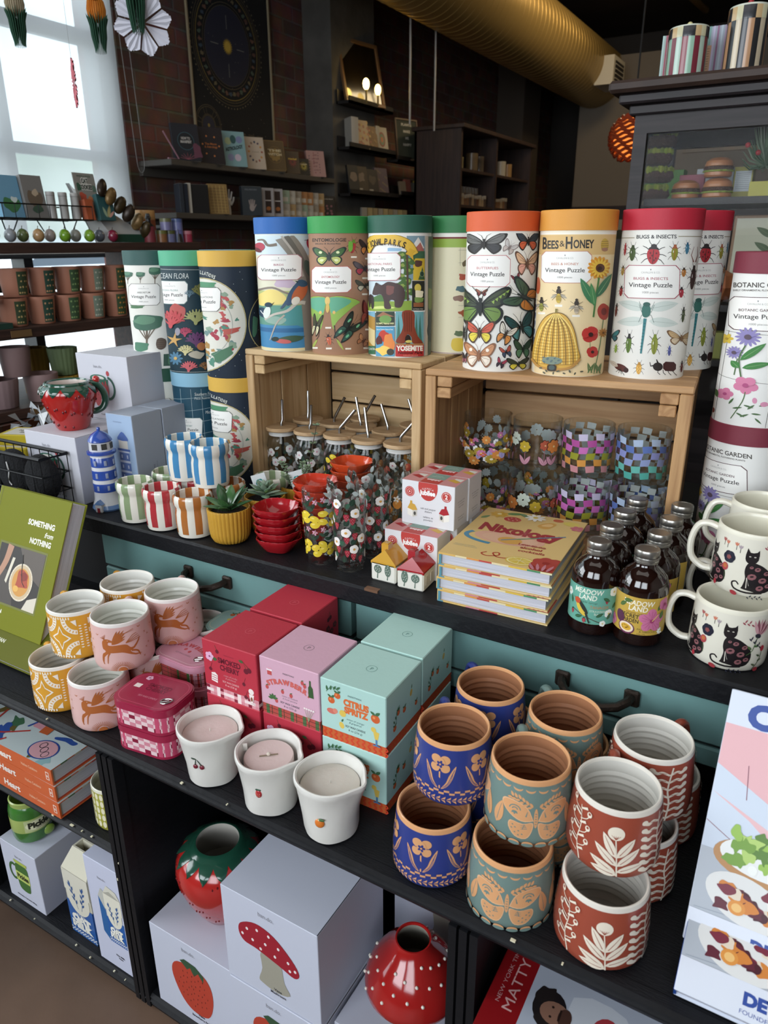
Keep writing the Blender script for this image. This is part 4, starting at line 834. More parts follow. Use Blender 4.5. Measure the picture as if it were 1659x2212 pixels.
# ------------------------------------------------------------------ hand pinched candle pots
def pot(label,x,y,kind,seed):
 t=thing('candle_pot',label,'candle',(x,y,MS),face(x,y,0))
 R=random.Random(seed);ph=[R.uniform(0,6) for _ in range(6)];sp=1.0
 def wob(a,z):
  k=.0008*sin(2*a+ph[0]+z*40)+.0005*sin(4*a+ph[1]-z*90)+.00025*sin(7*a+z*160+ph[2])
  d=(a-sp+pi)%(2*pi)-pi;return k+(.007*math.exp(-(d/.25)**2)*max(0,min(1,(z-.045)/.04)))
 G=M('d9d7d0',.32,coat=.35,bump=.12,bs=40)
 P=[(0,.001),(.034,.001),(.0375,.003),(.0385,.01),(.0395,.03),(.0425,.055),(.046,.078),(.048,.083),(.0475,.0875),(.0455,.0885),(.043,.087),(.0415,.08),(.041,.072),(.04,.05),(0,.045)]
 MB().lathe(P,G,64,wob=wob).build('pot_body',t)
 c='d3bdb8' if kind !='orange' else 'cfc8bd';z0={'cherry':.074,'berry':.0765,'orange':.071}[kind]
 W_=[(0,z0),(.006,z0+.0002),(.012,z0+.0009),(.036,z0+.001),(.0405,z0-.001),(.0405,z0-.01)]
 if kind=='berry':W_=[(0,z0),(.006,z0+.0004),(.034,z0+.001),(.0352,z0-.001),(.0352,z0-.02)]
 MB().lathe(W_,M(c,.45,sub=.3,bump=.08,bs=200),40).build('wax',t)
 w=MB().tube([(0,0,z0),(.0005,0,z0+.005)],.0009,M('d9d3c8',.8),6)
 if kind=='berry':w.box(-.013,-.001,z0+.0006,.013,.001,z0+.0016,M('8a7a64',.6));w.box(-.035,.02,z0-.002,-.029,.022,z0+.009,M('d9d5cc',.6));w.blob((0,0,z0+.003),.003,.002,.003,M('cfc4b4',.7))
 w.build('wick',t)
 m=MB();a={'cherry':-.55,'berry':-.42,'orange':-.38}[kind];c_,s_=sin(a),-cos(a);r=.0408;T_=Matrix.Translation((c_*r,s_*r,.048 if kind !='orange' else .042)) @ Matrix.Rotation(a,4,'Z')
 m.xf=T_
 if kind=='cherry':
  for dx,dz in ((-.004,-.006),(.006,-.006)):m.blob((dx,-.001,dz),.0038,.0024,.004,M('7c1f30',.3,coat=.5));m.tube([(dx,-.002,dz+.003),(dx*.4-.001,-.002,dz+.010),(-.002,-.0015,.008)],.0007,M('2a4030',.5),6)
  m.blob((-.005,-.0015,.008),.005,.0012,.0022,M('2a4030',.4))
 if kind=='berry':
  m.blob((0,-.001,-.002),.0048,.0026,.0068,M('b8262e',.3,coat=.5));[m.blob((k*.0022,-.0015,.0048),.0022,.0012,.0016,M('2a4a34',.4)) for k in (-1,0,1)]
  for k in range(7):m.blob(((k%3-1)*.0024,-.0034,-.004+(k//3)*.003),.0004,.0003,.0007,M('e8c8a0',.4))
 if kind=='orange':m.blob((0,-.001,-.002),.0068,.0032,.0072,M('dd7420',.35,coat=.5));m.blob((.003,-.003,.005),.005,.001,.002,M('3f6a3a',.4));m.blob((0,-.004,.0055),.0012,.0008,.0012,M('e8dca0',.4))
 m.build('fruit_ornament',t)
pot('white pinched candle pot with a small cherry, leftmost of three',-.683,.651,'cherry',1)
pot('white pinched candle pot with a small strawberry, middle of three',-.570,.648,'berry',2)
pot('white pinched candle pot with a small orange, rightmost of three',-.468,.651,'orange',3)
# ------------------------------------------------------------------ boxed candles
BW,BH=.1045,.0963
def art_cherry(A):
 D='6a1226'
 A.text('9a2a3c','PADDYWAX',52,74,2.6,20);A.text(D,'SMOKED',52,60,9,44,bold=.04);A.text(D,'CHERRY',52,48,9,38,bold=.04);A.text('c98a90','notes of smoke',52,38.5,3,26,shear=.3);A.text('c98a90','& patchouli',52,34,3,20,shear=.3);A.text('e8b8b8','SOY WAX CANDLE',52,27,3.2,32);A.text('e8b8b8','8 oz (226 g)',52,21.5,3.2,22)
 A.flower('e0a8c8',14,66,8,5,'9a4a7a',.8,cr=.2);A.leaf('3f5f34',20,63,10,9,6);A.ell(D,30,78,3.4);A.line('2f4a2c',[(30,80),(26,88)],.6)
 for a,b in ((14,44),(78,36),(80,14)):A.ell(D,a,b,3.2);A.line('5a1a20',[(a,b+2),(a+4,b+12)],.6)
 A.ell(D,84,60,4.6);A.ell(D,90,63,4.4);A.line('2f4a2c',[(84,64),(80,74),(90,66)],.8);A.leaf('3f5f34',80,74,170,9,5)
 A.poly('eadbd6',[(14,24),(26,22),(27,36),(22,40),(15,38)]);[A.line('a03040',[(15,27+k*4),(26,26+k*4)],1) for k in range(3)]
 A.poly('eadbd6',[(86,22),(96,22),(93,8),(89,8)]);A.ell('eadbd6',91,27,5,5);A.rect('eadbd6',87,4,95,6);A.ell('8a4a30',91,14,2,4)
def art_straw(A):
 D='c24a4a'
 A.text('6a5a64','PADDYWAX',52,74,2.6,20,bold=.02)
 A.text('cf5a52','STRAWBERRY',52,58,7.6,arc=70,bold=.07,space=.1);A.text('8a7a84','notes of rhubarb',52,36,3,28,shear=.3);A.text('8a7a84','& fresh jasmine',52,31.5,3,26,shear=.3);A.text('4a4a54','SOY WAX CANDLE',52,24,3.2,34,bold=.02);A.text('4a4a54','8 oz (226 g)',52,18.5,3.2,22)
 for a,b in ((40,44),(55,42),(12,44),(76,70),(80,66),(28,25)):A.ell(D,a,b,2.8,3.6);A.leaf('3f6a3a',a-2,b+3,20,5,1.6)
 A.rect(D,14,66,22,74);A.rect('e9dce0',13,73,23,76);A.ell('d9a0b0',18,77,4.5,1.5);A.poly('34562c',[(86,50),(95,50),(94,66),(91,70),(91,78),(88,78),(88,70),(86,66)])
 for k in range(5):A.leaf('3f6a3a',22,27,20+k*38,9,4)
 for k in range(5):A.line('8a9a70',[(84,8),(78+k*4,28)],.6);A.ell('e8dcd9',78+k*4,29,1.6)
def orange(A,a,b,r):A.ell('cf5a26',a,b,r);A.leaf('3a6a44',a,b+r*.8,40,r*1.4,r*.7);A.leaf('3a6a44',a,b+r*.8,150,r*1.3,r*.6);A.ell('e88a4a',a-r*.3,b+r*.2,r*.3)
def art_cit(A):
 A.text('4a6a6a','PADDYWAX',56,76,2.6,22,bold=.02);A.text('d9672c','CITRUS',58,61,9.5,40,bold=.07);A.text('d9672c','SPRITZ',58,49,9.5,38,bold=.07)
 A.text('4a6a6a','notes of orange',56,38,3,28,shear=.3);A.text('4a6a6a','& grapefruit',56,33.5,3,20,shear=.3);A.text('3a4a4a','SOY WAX CANDLE',56,26,3.2,32,bold=.02);A.text('3a4a4a','8 oz (226 g)',56,20.5,3.2,22)
 orange(A,18,62,5.5);orange(A,28,72,5);orange(A,88,55,7);A.line('3a6a44',[(30,80),(20,84),(10,74)],.8,sm=3);[A.leaf('3a6a44',12+k*5,76+k*2,100-k*20,8,3.4) for k in range(4)]
 A.ell('cf6a5a',18,44,8,4.5);A.ell('d9806a',24,46,4,4);A.ell('d9b84a',36,46,5.4);A.ell('d9b84a',34,26,4,5.4,20);A.leaf('3a6a44',34,32,60,6,3)
 A.poly('d9b84a',[(84,36),(94,34),(92,22),(87,22)]);A.rect('4a7aa8',88,12,91,22);A.rect('4a7aa8',84,11,95,13);A.ell('d9b84a',85,37,4)
def side_cit(A):
 orange(A,24,26,4.6);orange(A,34,46,4.4);orange(A,52,40,4.6);A.line('3a6a44',[(28,34),(30,52),(38,56)],.8,sm=3);[A.leaf('3a6a44',24+k*3,34+k*5,120-k*12,7,3) for k in range(4)];A.ell('c9a84a',72,56,3.6,5.4,-15);A.leaf('3a6a44',73,62,80,7,2.6);orange(A,88,30,4)
def side_ch(A):
 for a,b in ((74,60),(80,62)):A.ell('5a1226',a,b,4)
 A.line('2f4a2c',[(74,64),(78,74),(80,66)],.8)
 for k in range(4):A.flower('5a2a30',62+k*10,36+(k%2)*8,6,5,'b0303a',.7)
SP=dict(red=('bb2a3c','b8283a',art_cherry,side_ch),pink=('cfa0b4','cfa0b4',art_straw,None),mint=('a6cdc4','a6cdc4',art_cit,side_cit))
def cbox(label,kind,x,y,z,yaw=1):
 c,c2,fa,sa=SP[kind];t=thing('candle_box',label,'box',(x,y,z),rad(yaw));w=BW/2;L=M(c,.55,bump=.03,bs=120)
 m=MB().box(-w,-w,.0165,w,w,BH,L,bev=.0012)
 A=Art();A.push(0,-14+(84-84));fa(A);A.pop()
 A2=Art();A2.push(0,0,0,.98,.9);A.sh and None
 m.art(A,plane_map((-w,-w,.017),(1,0,0),(0,0,1)),0)
 if sa:B=Art();B.push(0,-10);sa(B);m.art(B,plane_map((w,-w,.017),(0,1,0),(0,0,1)),0)
 P=Art();g={'red':'d9606c','pink':'7a6a70','mint':'5f8f88'}[kind];P.ring(g,0,0,8,8,.7);P.text(g,'P',0,-3.2,6.4,bold=0);m.art(P,plane_map((0,0,BH),(1,0,0),(0,1,0)),0)
 m.build('box_lid',t)
 b=MB().box(-w+.0012,-w+.0012,0,w-.0012,w-.0012,.0165,M({'red':'dcb0b4','pink':'b5453c','mint':'c85a26'}[kind],.6))
 for o,ux in (((-w+.0012,-w+.0012,0),(1,0,0)),((w-.0012,-w+.0012,0),(0,1,0))):
  Q=Art();W_=102
  if kind=='red':
   for i in range(15):
    for j in range(3):Q.rect(['8a1c34','e6d2d0','d0808c','e6d2d0'][(i+2*j)%4] if (i+j)%2==0 else 'd8949c' if i%3 else 'e6d2d0',i*6.8,j*5.4,i*6.8+6.8,j*5.4+5.4)
  elif kind=='pink':
   for i in range(5):Q.rect('46683c',6+i*22,0,12+i*22,16);Q.rect('2f3c2a',16+i*22,0,17+i*22,16)
   for k in (4,11):Q.rect('46352c',0,k,W_,k+.7)
  else:
   for i in range(12):Q.line('d03a1c',[(i*9+2,0),(i*9+6,4),(i*9+2,8),(i*9+6,12),(i*9+2,16)],2.4,sm=3)
  b.art(Q,plane_map(o,ux,(0,0,1)),0)
 b.build('box_base',t);return t
r1=cbox('cherry red boxed candle on top at the front of the group','red',-.6815,.7525,MS+BH)
dup(r1,(-.6815,.7525,MS),rad(1),'cherry red boxed candle at the bottom beneath the front red one')
dup(r1,(-.6805,.8635,MS+BH),rad(1),'cherry red boxed candle on top at the back against the drawer')
dup(r1,(-.6805,.8635,MS),rad(1),'cherry red boxed candle at the bottom of the back red pair')
dup(r1,(-.574,.7575,MS),rad(1),'cherry red boxed candle underneath the pink strawberry one')
cbox('pink strawberry boxed candle between red and mint ones','pink',-.574,.7575,MS+BH)
m1=cbox('mint citrus boxed candle on top at the front of the group','mint',-.4645,.7555,MS+BH)
dup(m1,(-.4645,.7555,MS),rad(1),'mint citrus boxed candle at the bottom beneath the front mint one')
dup(m1,(-.4675,.8655,MS+BH),rad(1),'mint citrus boxed candle on top at the back against the drawer')
dup(m1,(-.4675,.8655,MS),rad(1),'mint citrus boxed candle at the bottom of the back mint pair')
# ------------------------------------------------------------------ candle tins
def rrect(w,d,r,n=6):
 P=[]
 for cx_,cy_,a0 in ((w-r,-d+r,-90),(w-r,d-r,0),(-w+r,d-r,90),(-w+r,-d+r,180)):
  for k in range(n+1):a=rad(a0+90*k/n);P.append((cx_+r*cos(a),cy_+r*sin(a)))
 return P
def tin(label,kind,x,y,z,yaw):
 lc,bc_=dict(cherry=('a01c40','c9486a'),straw=('cf8fa4','cf9aac'),cit=('9ab8b0','c9c4b0'))[kind]
 t=thing('candle_tin',label,'tin',(x,y,z),rad(yaw));w,d,r=.056,.0425,.026;P=rrect(w,d,r,8);H_=.0445
 b=MB().prism(P,.003,.032,M(bc_,.35,coat=.3));b.prism(rrect(w+.001,d+.001,r,8),0,.0035,M(lc,.35,coat=.4))
 L=[0]
 for i in range(len(P)):a,c=P[i],P[(i+1)%len(P)];L.append(L[-1]+hypot(a[0]-c[0],a[1]-c[1]))
 def mp(u,v,off):
  u=u%L[-1];i=max(k for k in range(len(P)) if L[k]<=u+1e-9);a,c=P[i],P[(i+1)%len(P)];q=(u-L[i])/max(1e-9,L[i+1]-L[i]);n=Vector((c[1]-a[1],-(c[0]-a[0]),0));n=n.normalized() if n.length else Vector((0,-1,0))
  return Vector((a[0]+(c[0]-a[0])*q,a[1]+(c[1]-a[1])*q,v))+n*(off+.0002),n
 Q=Art((.35,.3));tot=L[-1]*1000;N=30;s_=tot/N
 if kind=='cherry':
  for i in range(N):
   for j in range(4):Q.rect('8a1436' if (i%2==0 and j%4==(i//2)%2*2) else 'e2c4c6' if (i+j)%2 else 'cf7f90',i*s_,3.8+j*7,i*s_+s_,10.8+j*7)
 elif kind=='straw':
  Q.rect('b04444',0,3.6,tot,31)
  for i in range(N//2):Q.rect('3f6a34',i*s_*2+2,3.6,i*s_*2+7-(i%2)*4,31);Q.rect('40302a',i*s_*2+10,3.6,i*s_*2+10.7,31)
  for k in (9,17,25):Q.rect('40302a',0,k,tot,k+.8)
 else:
  for i in range(N):Q.line('c86a2c',[(i*s_,4),(i*s_+4,14),(i*s_,24),(i*s_+4,31)],2)
 b.art(Q,mp,s_*1.01);b.build('tin_body',t)
 l=MB().prism(rrect(w+.0012,d+.0012,r,8),.031,H_-.002,M(lc,.35,coat=.4));l.prism(rrect(w-.0005,d-.0005,r,8),H_-.002,H_,M(lc,.35,coat=.4))
 Q=Art((.35,.3));tc=dict(cherry='7a1430',straw='c24a52',cit='c8642c')[kind]
 o=[(a*1000,b_*1000) for a,b_ in rrect(w-.005,d-.005,r-.004,8)];i_=[(a*1000,b_*1000) for a,b_ in rrect(w-.006,d-.006,r-.005,8)];Q.poly({'cherry':'c94a66','straw':'e6c4cc','cit':'d9d2b0'}[kind],o);Q.poly(lc,i_)
 if kind=='cherry':Q.text(tc,'SMOKED',3,8,8,44,bold=.05);Q.text(tc,'CHERRY',3,-2,8,40,bold=.05);Q.flower('e0b0c8',-30,26,6,5,'8a4a6a',.8);Q.rect('e6d6d0',-40,-2,-28,8);Q.text('d98a9c','SOY WAX CANDLE',2,-20,4,36)
 elif kind=='straw':Q.text(tc,'STRAWBERRY',0,5,9,arc=70,bold=.06,space=.3);[Q.ell(tc,a,b_,3,3.6) for a,b_ in ((-8,-4),(4,-7),(-32,18),(30,20))];Q.text('8a6a74','SOY WAX CANDLE',0,-20,4,36)
 else:Q.text(tc,'CITRUS',6,8,9,40,bold=.06);Q.text(tc,'SPRITZ',6,-4,9,38,bold=.06);[orange(Q,a,b_,5) for a,b_ in ((-30,20),(-20,26),(34,22))];Q.ell('d9b84a',-24,2,5)
 l.art(Q,plane_map((0,0,H_),(1,0,0),(0,1,0)),0);l.build('tin_lid',t)
 g=MB();g.xf=Matrix.Translation((.036,-.018,H_+.0016)) @ Matrix.Rotation(rad(40),4,'Z');g.tube([(.009*cos(2*pi*k/20)*(1+.25*cos(2*pi*k/20)),.006*sin(2*pi*k/20),0) for k in range(21)],.0011,M('b8b4b0',.25,metal=1),6,caps=False);g.tube([(-.007,0,0),(.006,0,0)],.001,M('b8b4b0',.25,metal=1),6);g.build('pull_ring',t)
 return t
k1=tin('cherry red checked candle tin, upper of the front two','cherry',-.815,.668,MS+.0445,7)
dup(k1,(-.815,.668,MS),rad(7),'cherry red checked candle tin, lower of the front two')
k2=tin('pink tartan candle tin with a strawberry lid, upper one','straw',-.855,.790,MS+.0445,-2)
dup(k2,(-.852,.790,MS),rad(-2),'pink tartan candle tin underneath the strawberry lidded one')
k3=tin('pale blue candle tin with a citrus lid beside the red boxes','cit',-.845,.905,MS+.0445,4)
dup(k3,(-.845,.905,MS),rad(4),'pale blue candle tin underneath the citrus lidded one')
# ------------------------------------------------------------------ counter: glasses, tumblers, bottles
GL=bpy.data.materials.new('clear_thin_glass');GL.use_nodes=True;n=GL.node_tree.nodes;L=GL.node_tree.links;n.remove(n['Principled BSDF'])
a_=n.new('ShaderNodeBsdfTransparent');a_.inputs[0].default_value=(.965,.975,.97,1);b_=n.new('ShaderNodeBsdfGlossy');b_.inputs[1].default_value=.03;lw=n.new('ShaderNodeLayerWeight');pw=n.new('ShaderNodeMath');pw.operation='POWER';pw.inputs[1].default_value=2.2;L.new(lw.outputs['Facing'],pw.inputs[0]);f_=n.new('ShaderNodeMath');f_.name='gloss';f_.operation='MULTIPLY_ADD';f_.inputs[1].default_value=.8;f_.inputs[2].default_value=.02;L.new(pw.outputs[0],f_.inputs[0]);x_=n.new('ShaderNodeMixShader')
L.new(f_.outputs[0],x_.inputs[0]);L.new(a_.outputs[0],x_.inputs[1]);L.new(b_.outputs[0],x_.inputs[2]);L.new(x_.outputs[0],n['Material Output'].inputs[0])
def leafA(A,c,x,y,ang,L,w,v='4a7a5c'):A.leaf(c,x,y,ang,L,w,v,vw=.35)
def glass(name,label,x,y,z,r0,r1,h,A,base=.012,wall=.0016,group=None,d=0):
 t=thing(name,label,'glass',(x,y,z),face(x,y,d),group)
 P=[(0,.0015),(r0*.8,.0015),(r0*.95,0),(r0,.0025),(r0+(r1-r0)*.2,h*.2),(r1,h-.001),(r1-wall/2,h),(r1-wall,h-.001),(r0+(r1-r0)*.2-wall,h*.2),(r0-wall,base+.003),(r0*.8,base),(0,base-.001)]
 m=MB().lathe(P,GL,48)
 if A:A.back='b9bdbb'
 if A:m.art(A,cyl_map((r0+r1)/2,0,[(.0025,r0),(h*.2,r0+(r1-r0)*.2),(h,r1)]),7,eps=.00016)
 m.build('glass_body',t);return t
R=random.Random(11)
def scatter(n,w,h0,h1,fn,seed):
 A=Art((.35,0));R=random.Random(seed);cols=int(w/14.5);k=0
 for i in range(cols):
  for j in range(n):fn(A,-w/2+(i+.5)*w/cols+R.uniform(-3,3),h0+(h1-h0)*(j+.5*(i%2)+.2)/n+R.uniform(-2,2),R,k);k+=1
 return A
def m_lemon(A,x,y,R,k):
 if k%4<2:a=R.uniform(-30,30);A.ell('e3c62c',x,y,8,6,a);A.ell('e3c62c',x+7*cos(rad(a)),y+7*sin(rad(a)),2.2,1.6,a);A.ell('f2dc6a',x-2,y+2,3,1.4,a)
 elif k%4==2:leafA(A,'24382c',x-4,y,R.uniform(20,70),15,7);leafA(A,'2f4a38',x,y,R.uniform(110,170),13,6)
 else:A.flower('d99ab4',x,y,5,5,'e8d8a0',.5);A.line('5a4034',[(x-8,y-9),(x,y),(x+3,y+9)],.8,sm=3)
def berry(A,x,y,s=1):A.poly('a82638',smooth([(x-5*s,y+3*s),(x,y+6*s),(x+5*s,y+3*s),(x+3*s,y-4*s),(x,y-8*s),(x-3*s,y-4*s)],2));[A.leaf('2f4a34',x,y+5*s,90+q*40,5*s,2*s) for q in (-1,0,1)];[A.ell('e8c0b0',x+a*s,y+b*s,.5*s) for a,b in ((-2,1),(2,1),(0,-2),(-1,-5),(1.5,-4),(0,3))]
def m_straw(A,x,y,R,k):
 if k%5 in (0,3):berry(A,x,y,1)
 elif k%5 in (1,):A.flower('f1ece6',x,y,8,5,'d9a04a',.95,cr=.28)
 elif k%5==2:leafA(A,'223a2e',x-3,y-3,R.uniform(20,150),14,10)
 else:leafA(A,'35604a',x,y,R.uniform(0,180),11,9);A.line('5a4034',[(x-6,y-8),(x,y),(x+2,y+8)],.8,sm=3)
def m_orange(A,x,y,R,k):
 if k%4==0:A.ell('dd8a34',x,y,8,9.5,R.uniform(-20,20));A.ell('efb060',x-2,y+3,2,3)
 elif k%4==1:A.flower('efe9dc',x,y,6.5,5,'d9a04a',.45)
 else:leafA(A,'5a4a3a' if k%2 else '3a4a3a',x,y-4,R.uniform(30,150),14,6)
def m_white(A,x,y,R,k):
 if k%3==0:A.flower('e9e6e4',x,y,9,5,'d99aa8',.9,cr=.25)
 elif k%3==1:leafA(A,'2c4034',x,y-4,R.uniform(20,160),15,9)
 else:leafA(A,'b0b6b4',x,y-4,R.uniform(20,160),13,6)
def m_peach(A,x,y,R,k):
 if k%3==0:A.ell('cf5a4a',x,y,8,8.5);A.ell('e88a6a',x-2,y+2,3.4)
 elif k%3==1:leafA(A,'2a3430',x,y-4,R.uniform(40,140),16,7)
 else:A.flower('e8dedc',x,y,8,5,'c9808a',.9)
def tall(lb,x,y,fn,sd):return glass('tall_glass',lb,x,y,CT,.0245,.0285,.137,scatter(8,150,20,128,fn,sd),.016)
tall('tall clear glass printed with yellow lemons at the counter edge',-.702,.972,m_lemon,1)
tall('tall clear glass printed with strawberries, nearest of the tall glasses',-.640,.974,m_straw,2)
tall('tall clear strawberry glass standing behind the two front glasses',-.634,1.044,m_straw,3)
tall('tall clear glass with white blossoms behind the lemon glass',-.697,1.040,m_white,4)
tall('tall clear glass with orange fruit in the back row',-.694,1.105,m_peach,5)
tall('tall clear glass with oranges beside the salt shaker boxes',-.632,1.110,m_orange,6)
tall('tall clear glass with oranges furthest back of the tall glasses',-.668,1.165,m_orange,7)
def daisy_pat(A):
 for k in range(3):
  A.push(-150+k*100,0)
  for x,y,c,r in ((-18,52,'d9803a',13),(28,50,'c9a82c',11),(66,54,'c05a40',10)):
   A.line('b06a7a',[(x,y-8),(x,14)],1.2);A.flower('2f2420',x,y,r+.9,7,None,.62);A.flower(c,x,y,r,7,'e8c890',.6,cr=.16)
   for m in (-1,1):A.leaf('6a3a4a',x,13,90+m*32,23,9);A.leaf('d99aac',x,14,90+m*32,21,7.4,'8a4a5a')
  A.flower('cdd6c4',5,62,13,9,None,.5);A.pop()
def mix_pat(A):
 R=random.Random(4)
 for k in range(110):
  x,y=-150+k*2.74,R.uniform(14,84-30*abs(sin(k*.09)));q=k%6
  if q==0:A.flower('dd8a3a',x,y,9,10,'e9c07a',.4)
  elif q==1:A.flower('f0eef0',x,y,6,7,'9a90b8',.6,cr=.3)
  elif q==2:A.leaf('a59ac8',x,y-6,60+k*13%70,17,8,'7a70a8',vw=.5)
  elif q==3:A.flower('b0942c',x,y,9,14,'f0e8d0',.3)
  elif q==4:A.flower('cf78a8',x,y,7,9,'f0d890',.4)
  else:[A.ell('d9662a',x+a,y+b,1.8) for a,b in ((0,0),(3,3),(-3,3),(0,6))]
def check_pat(rows):
 def f(A):
  n=20;s_=302/n
  for j,c in enumerate(rows):
   for i in range(n):
    if (i+j)%2==0:
     x0=-151+i*s_;w=lambda x,y:(x+1.6*sin(y*.13),y+1.8*sin(x*.09));y0=12+j*12.4
     A.poly(c,[w(x0,y0),w(x0+s_,y0),w(x0+s_+1,y0+12.6),w(x0-.6,y0+12.6)])
 return f
def short(lb,x,y,z,fn,d=0):
 A=Art((.35,0));fn(A);return glass('short_glass',lb,x,y,z,.0455,.048,.0985,A,.011,d=d)
ck1=['cf8a90','d9923c','9a9a28','cf6ab8','b94f9c','c9c0dc'];ck2=['4aa598','5fb5a8','8a9ac9','8a92cc','5a74b8','a9bdd9']
GH=.0995;yl=1.318;yu=1.352
gA=short('short glass with mixed blossoms, leftmost of the upper row',-.548,yu-.004,CT+.013+GH,mix_pat);gB=short('short glass with orange and yellow daisies in the upper row',-.448,yu+.006,CT+.013+GH,daisy_pat)
gC=short('short glass with pink checks in the upper row',-.350,yu+.012,CT+.013+GH,check_pat(ck1));gD=short('short glass with blue checks, rightmost of the upper row',-.250,yu+.020,CT+.013+GH,check_pat(ck2))
Z1=CT+.0125
dup(gA,(-.530,yl-.02,Z1),.7,'short glass with mixed blossoms, leftmost of the lower front row');dup(gB,(-.430,yl-.014,Z1),.9,'short glass with red and orange daisies in the lower front row')
dup(gC,(-.338,yl,Z1),.3,'short glass with pink checks in the lower front row');dup(gD,(-.240,yl+.006,Z1),.4,'short glass with blue checks behind the syrup bottles')
dup(gB,(-.536,yl+.082,Z1),.2,'short daisy glass in the lower back row on the left');dup(gA,(-.436,yl+.086,Z1),.5,'short blossom glass in the lower back row')
dup(gC,(-.336,yl+.10,Z1),.8,'short pink checked glass in the lower back row');dup(gD,(-.236,yl+.108,Z1),.8,'short blue checked glass in the lower back row by the crate side')
BAM=wood('bamboo','c9a77c','ab855a',0,knots=False,scale=1.4)
def tumbler(lb,x,y,fn,sd,ta,tilt=28,hs=.045):
 t=thing('glass_tumbler',lb,'tumbler',(x,y,CT+.0125),0)
 P=[(0,.0015),(.026,.0015),(.0315,0),(.0335,.004),(.034,.012),(.034,.095),(.033,.104),(.0285,.113),(.0285,.124),(.0267,.124),(.0267,.113),(.0315,.103),(.0323,.095),(.0323,.008),(.026,.006),(0,.005)]
 m=MB().lathe(P,GL,40);A=scatter(5,200,12,94,fn,sd);A.back='b9bdbb';m.art(A,cyl_map(.034,0,[(0,.034),(.1,.034)],face(x,y)),7,eps=.00016);m.build('glass_body',t)
 MB().lathe([(0,.1245),(.0345,.1245),(.036,.1262),(.036,.131),(.0345,.1328),(0,.1332)],BAM,40).build('bamboo_lid',t)
 MB().lathe([(.0262,.114),(.0295,.1145),(.0295,.1175),(.0275,.119),(.0275,.1244),(.0262,.1244)],M('d6d3cf',.3),32).build('seal_ring',t)
 c,s_=cos(ta),sin(ta);tl=rad(tilt);b=(0,0,.142)
 MB().tube([(0,0,.01),(0,0,.13),(0,0,.140),(c*.003,s_*.003,.146),(c*.003+c*hs*sin(tl),s_*.003+s_*hs*sin(tl),.146+hs*cos(tl))],.0033,M('9b9a98',.22,metal=1),10,caps=False).build('steel_straw',t)
TL=[(-1.013,1.272,m_white,'at the front left of the pale crate',1.2,2,.045),(-1.005,1.362,m_white,'behind the front left one',1.9,6,.05),(-.938,1.276,m_white,'second from the left in the front row',.9,3,.04),(-.931,1.362,m_peach,'in the second row behind it',.25,28,.05),
      (-.861, 1.279, m_lemon, 'with lemons in the middle of the front row', .35, 40, .05), (-.787, 1.276, m_orange, 'with oranges right of the lemon one', 2.6, 14, .05), (-.711, 1.279, m_peach, 'with peaches rightmost in the front row', .3, 40, .05), (-.786, 1.357, m_white, 'second row, straw leaning away', 2.7, 30, .045),
      (-.860, 1.363, m_lemon, 'second row behind the lemons', 2.7, 18, .05), (-.715, 1.362, m_orange, 'at the right end of the second row', 1.2, 10, .03), (-.895, 1.436, m_white, 'back row, straw leaning inwards', .3, 30, .045), (-.76, 1.434, m_peach, 'at the back right against the slats', 2.7, 30, .045)]
for k,(x,y,fn,lb,a,tl,hs) in enumerate(TL):tumbler('glass tumbler with bamboo lid and straw, '+lb,x,y,fn,k+20,a,tl,hs)
AMB=M('1c0a06',.04,coat=.8,spec=.7)
def lab_teal(A):
 A.rect('62a894',-60,20,60,76);
 A.text('e6ead8','MEADOW',-6,66,7.5,42,shear=.15,bold=.02);A.text('e6ead8','LAND',-6,57,7.5,26,shear=.1,bold=.02);A.text('2f5a4c','simple syrup',-6,52,3,28,shear=.3);A.text('c9793c','TANAGER',12,44.5,4.6,27);A.text('cfdcc8','STRAWBERRY',12,39,3.2,27);A.text('cfdcc8','BASIL',12,34.6,3.2,14);A.text('2f5a4c','236 ML',-4,22,2.6,14)
 A.line('4a3a30',[(-28,38),(-4,30),(20,21)],1.2);A.push(-13,42,-52);A.ell('d9b83c',0,0,13,6);A.ell('2c3430',-1,3.4,12,3);A.ell('c9502c',-13,1,5,4.6);A.line('2c3430',[(8,2),(24,-3)],3.4,2);A.poly('8a7a50',[(-17,0),(-21,-2),(-17,-2.4)]);A.pop()
 for x,y in ((-28,33),(22,56),(-8,25)):berry(A,x,y,.55)
 for x,y,r in ((26,37,6.4),(32,70,7),(18,22,4.6),(-38,60,6)):A.flower('eef0ea',x,y,r,5,'d9c06a',.9)
 for x,y,a in ((24,28,60),(16,62,-30),(-22,27,20),(8,32,30),(32,44,50),(-30,45,100)):leafA(A,'2f5f3f',x,y,a,12,5,'5a8a5c')
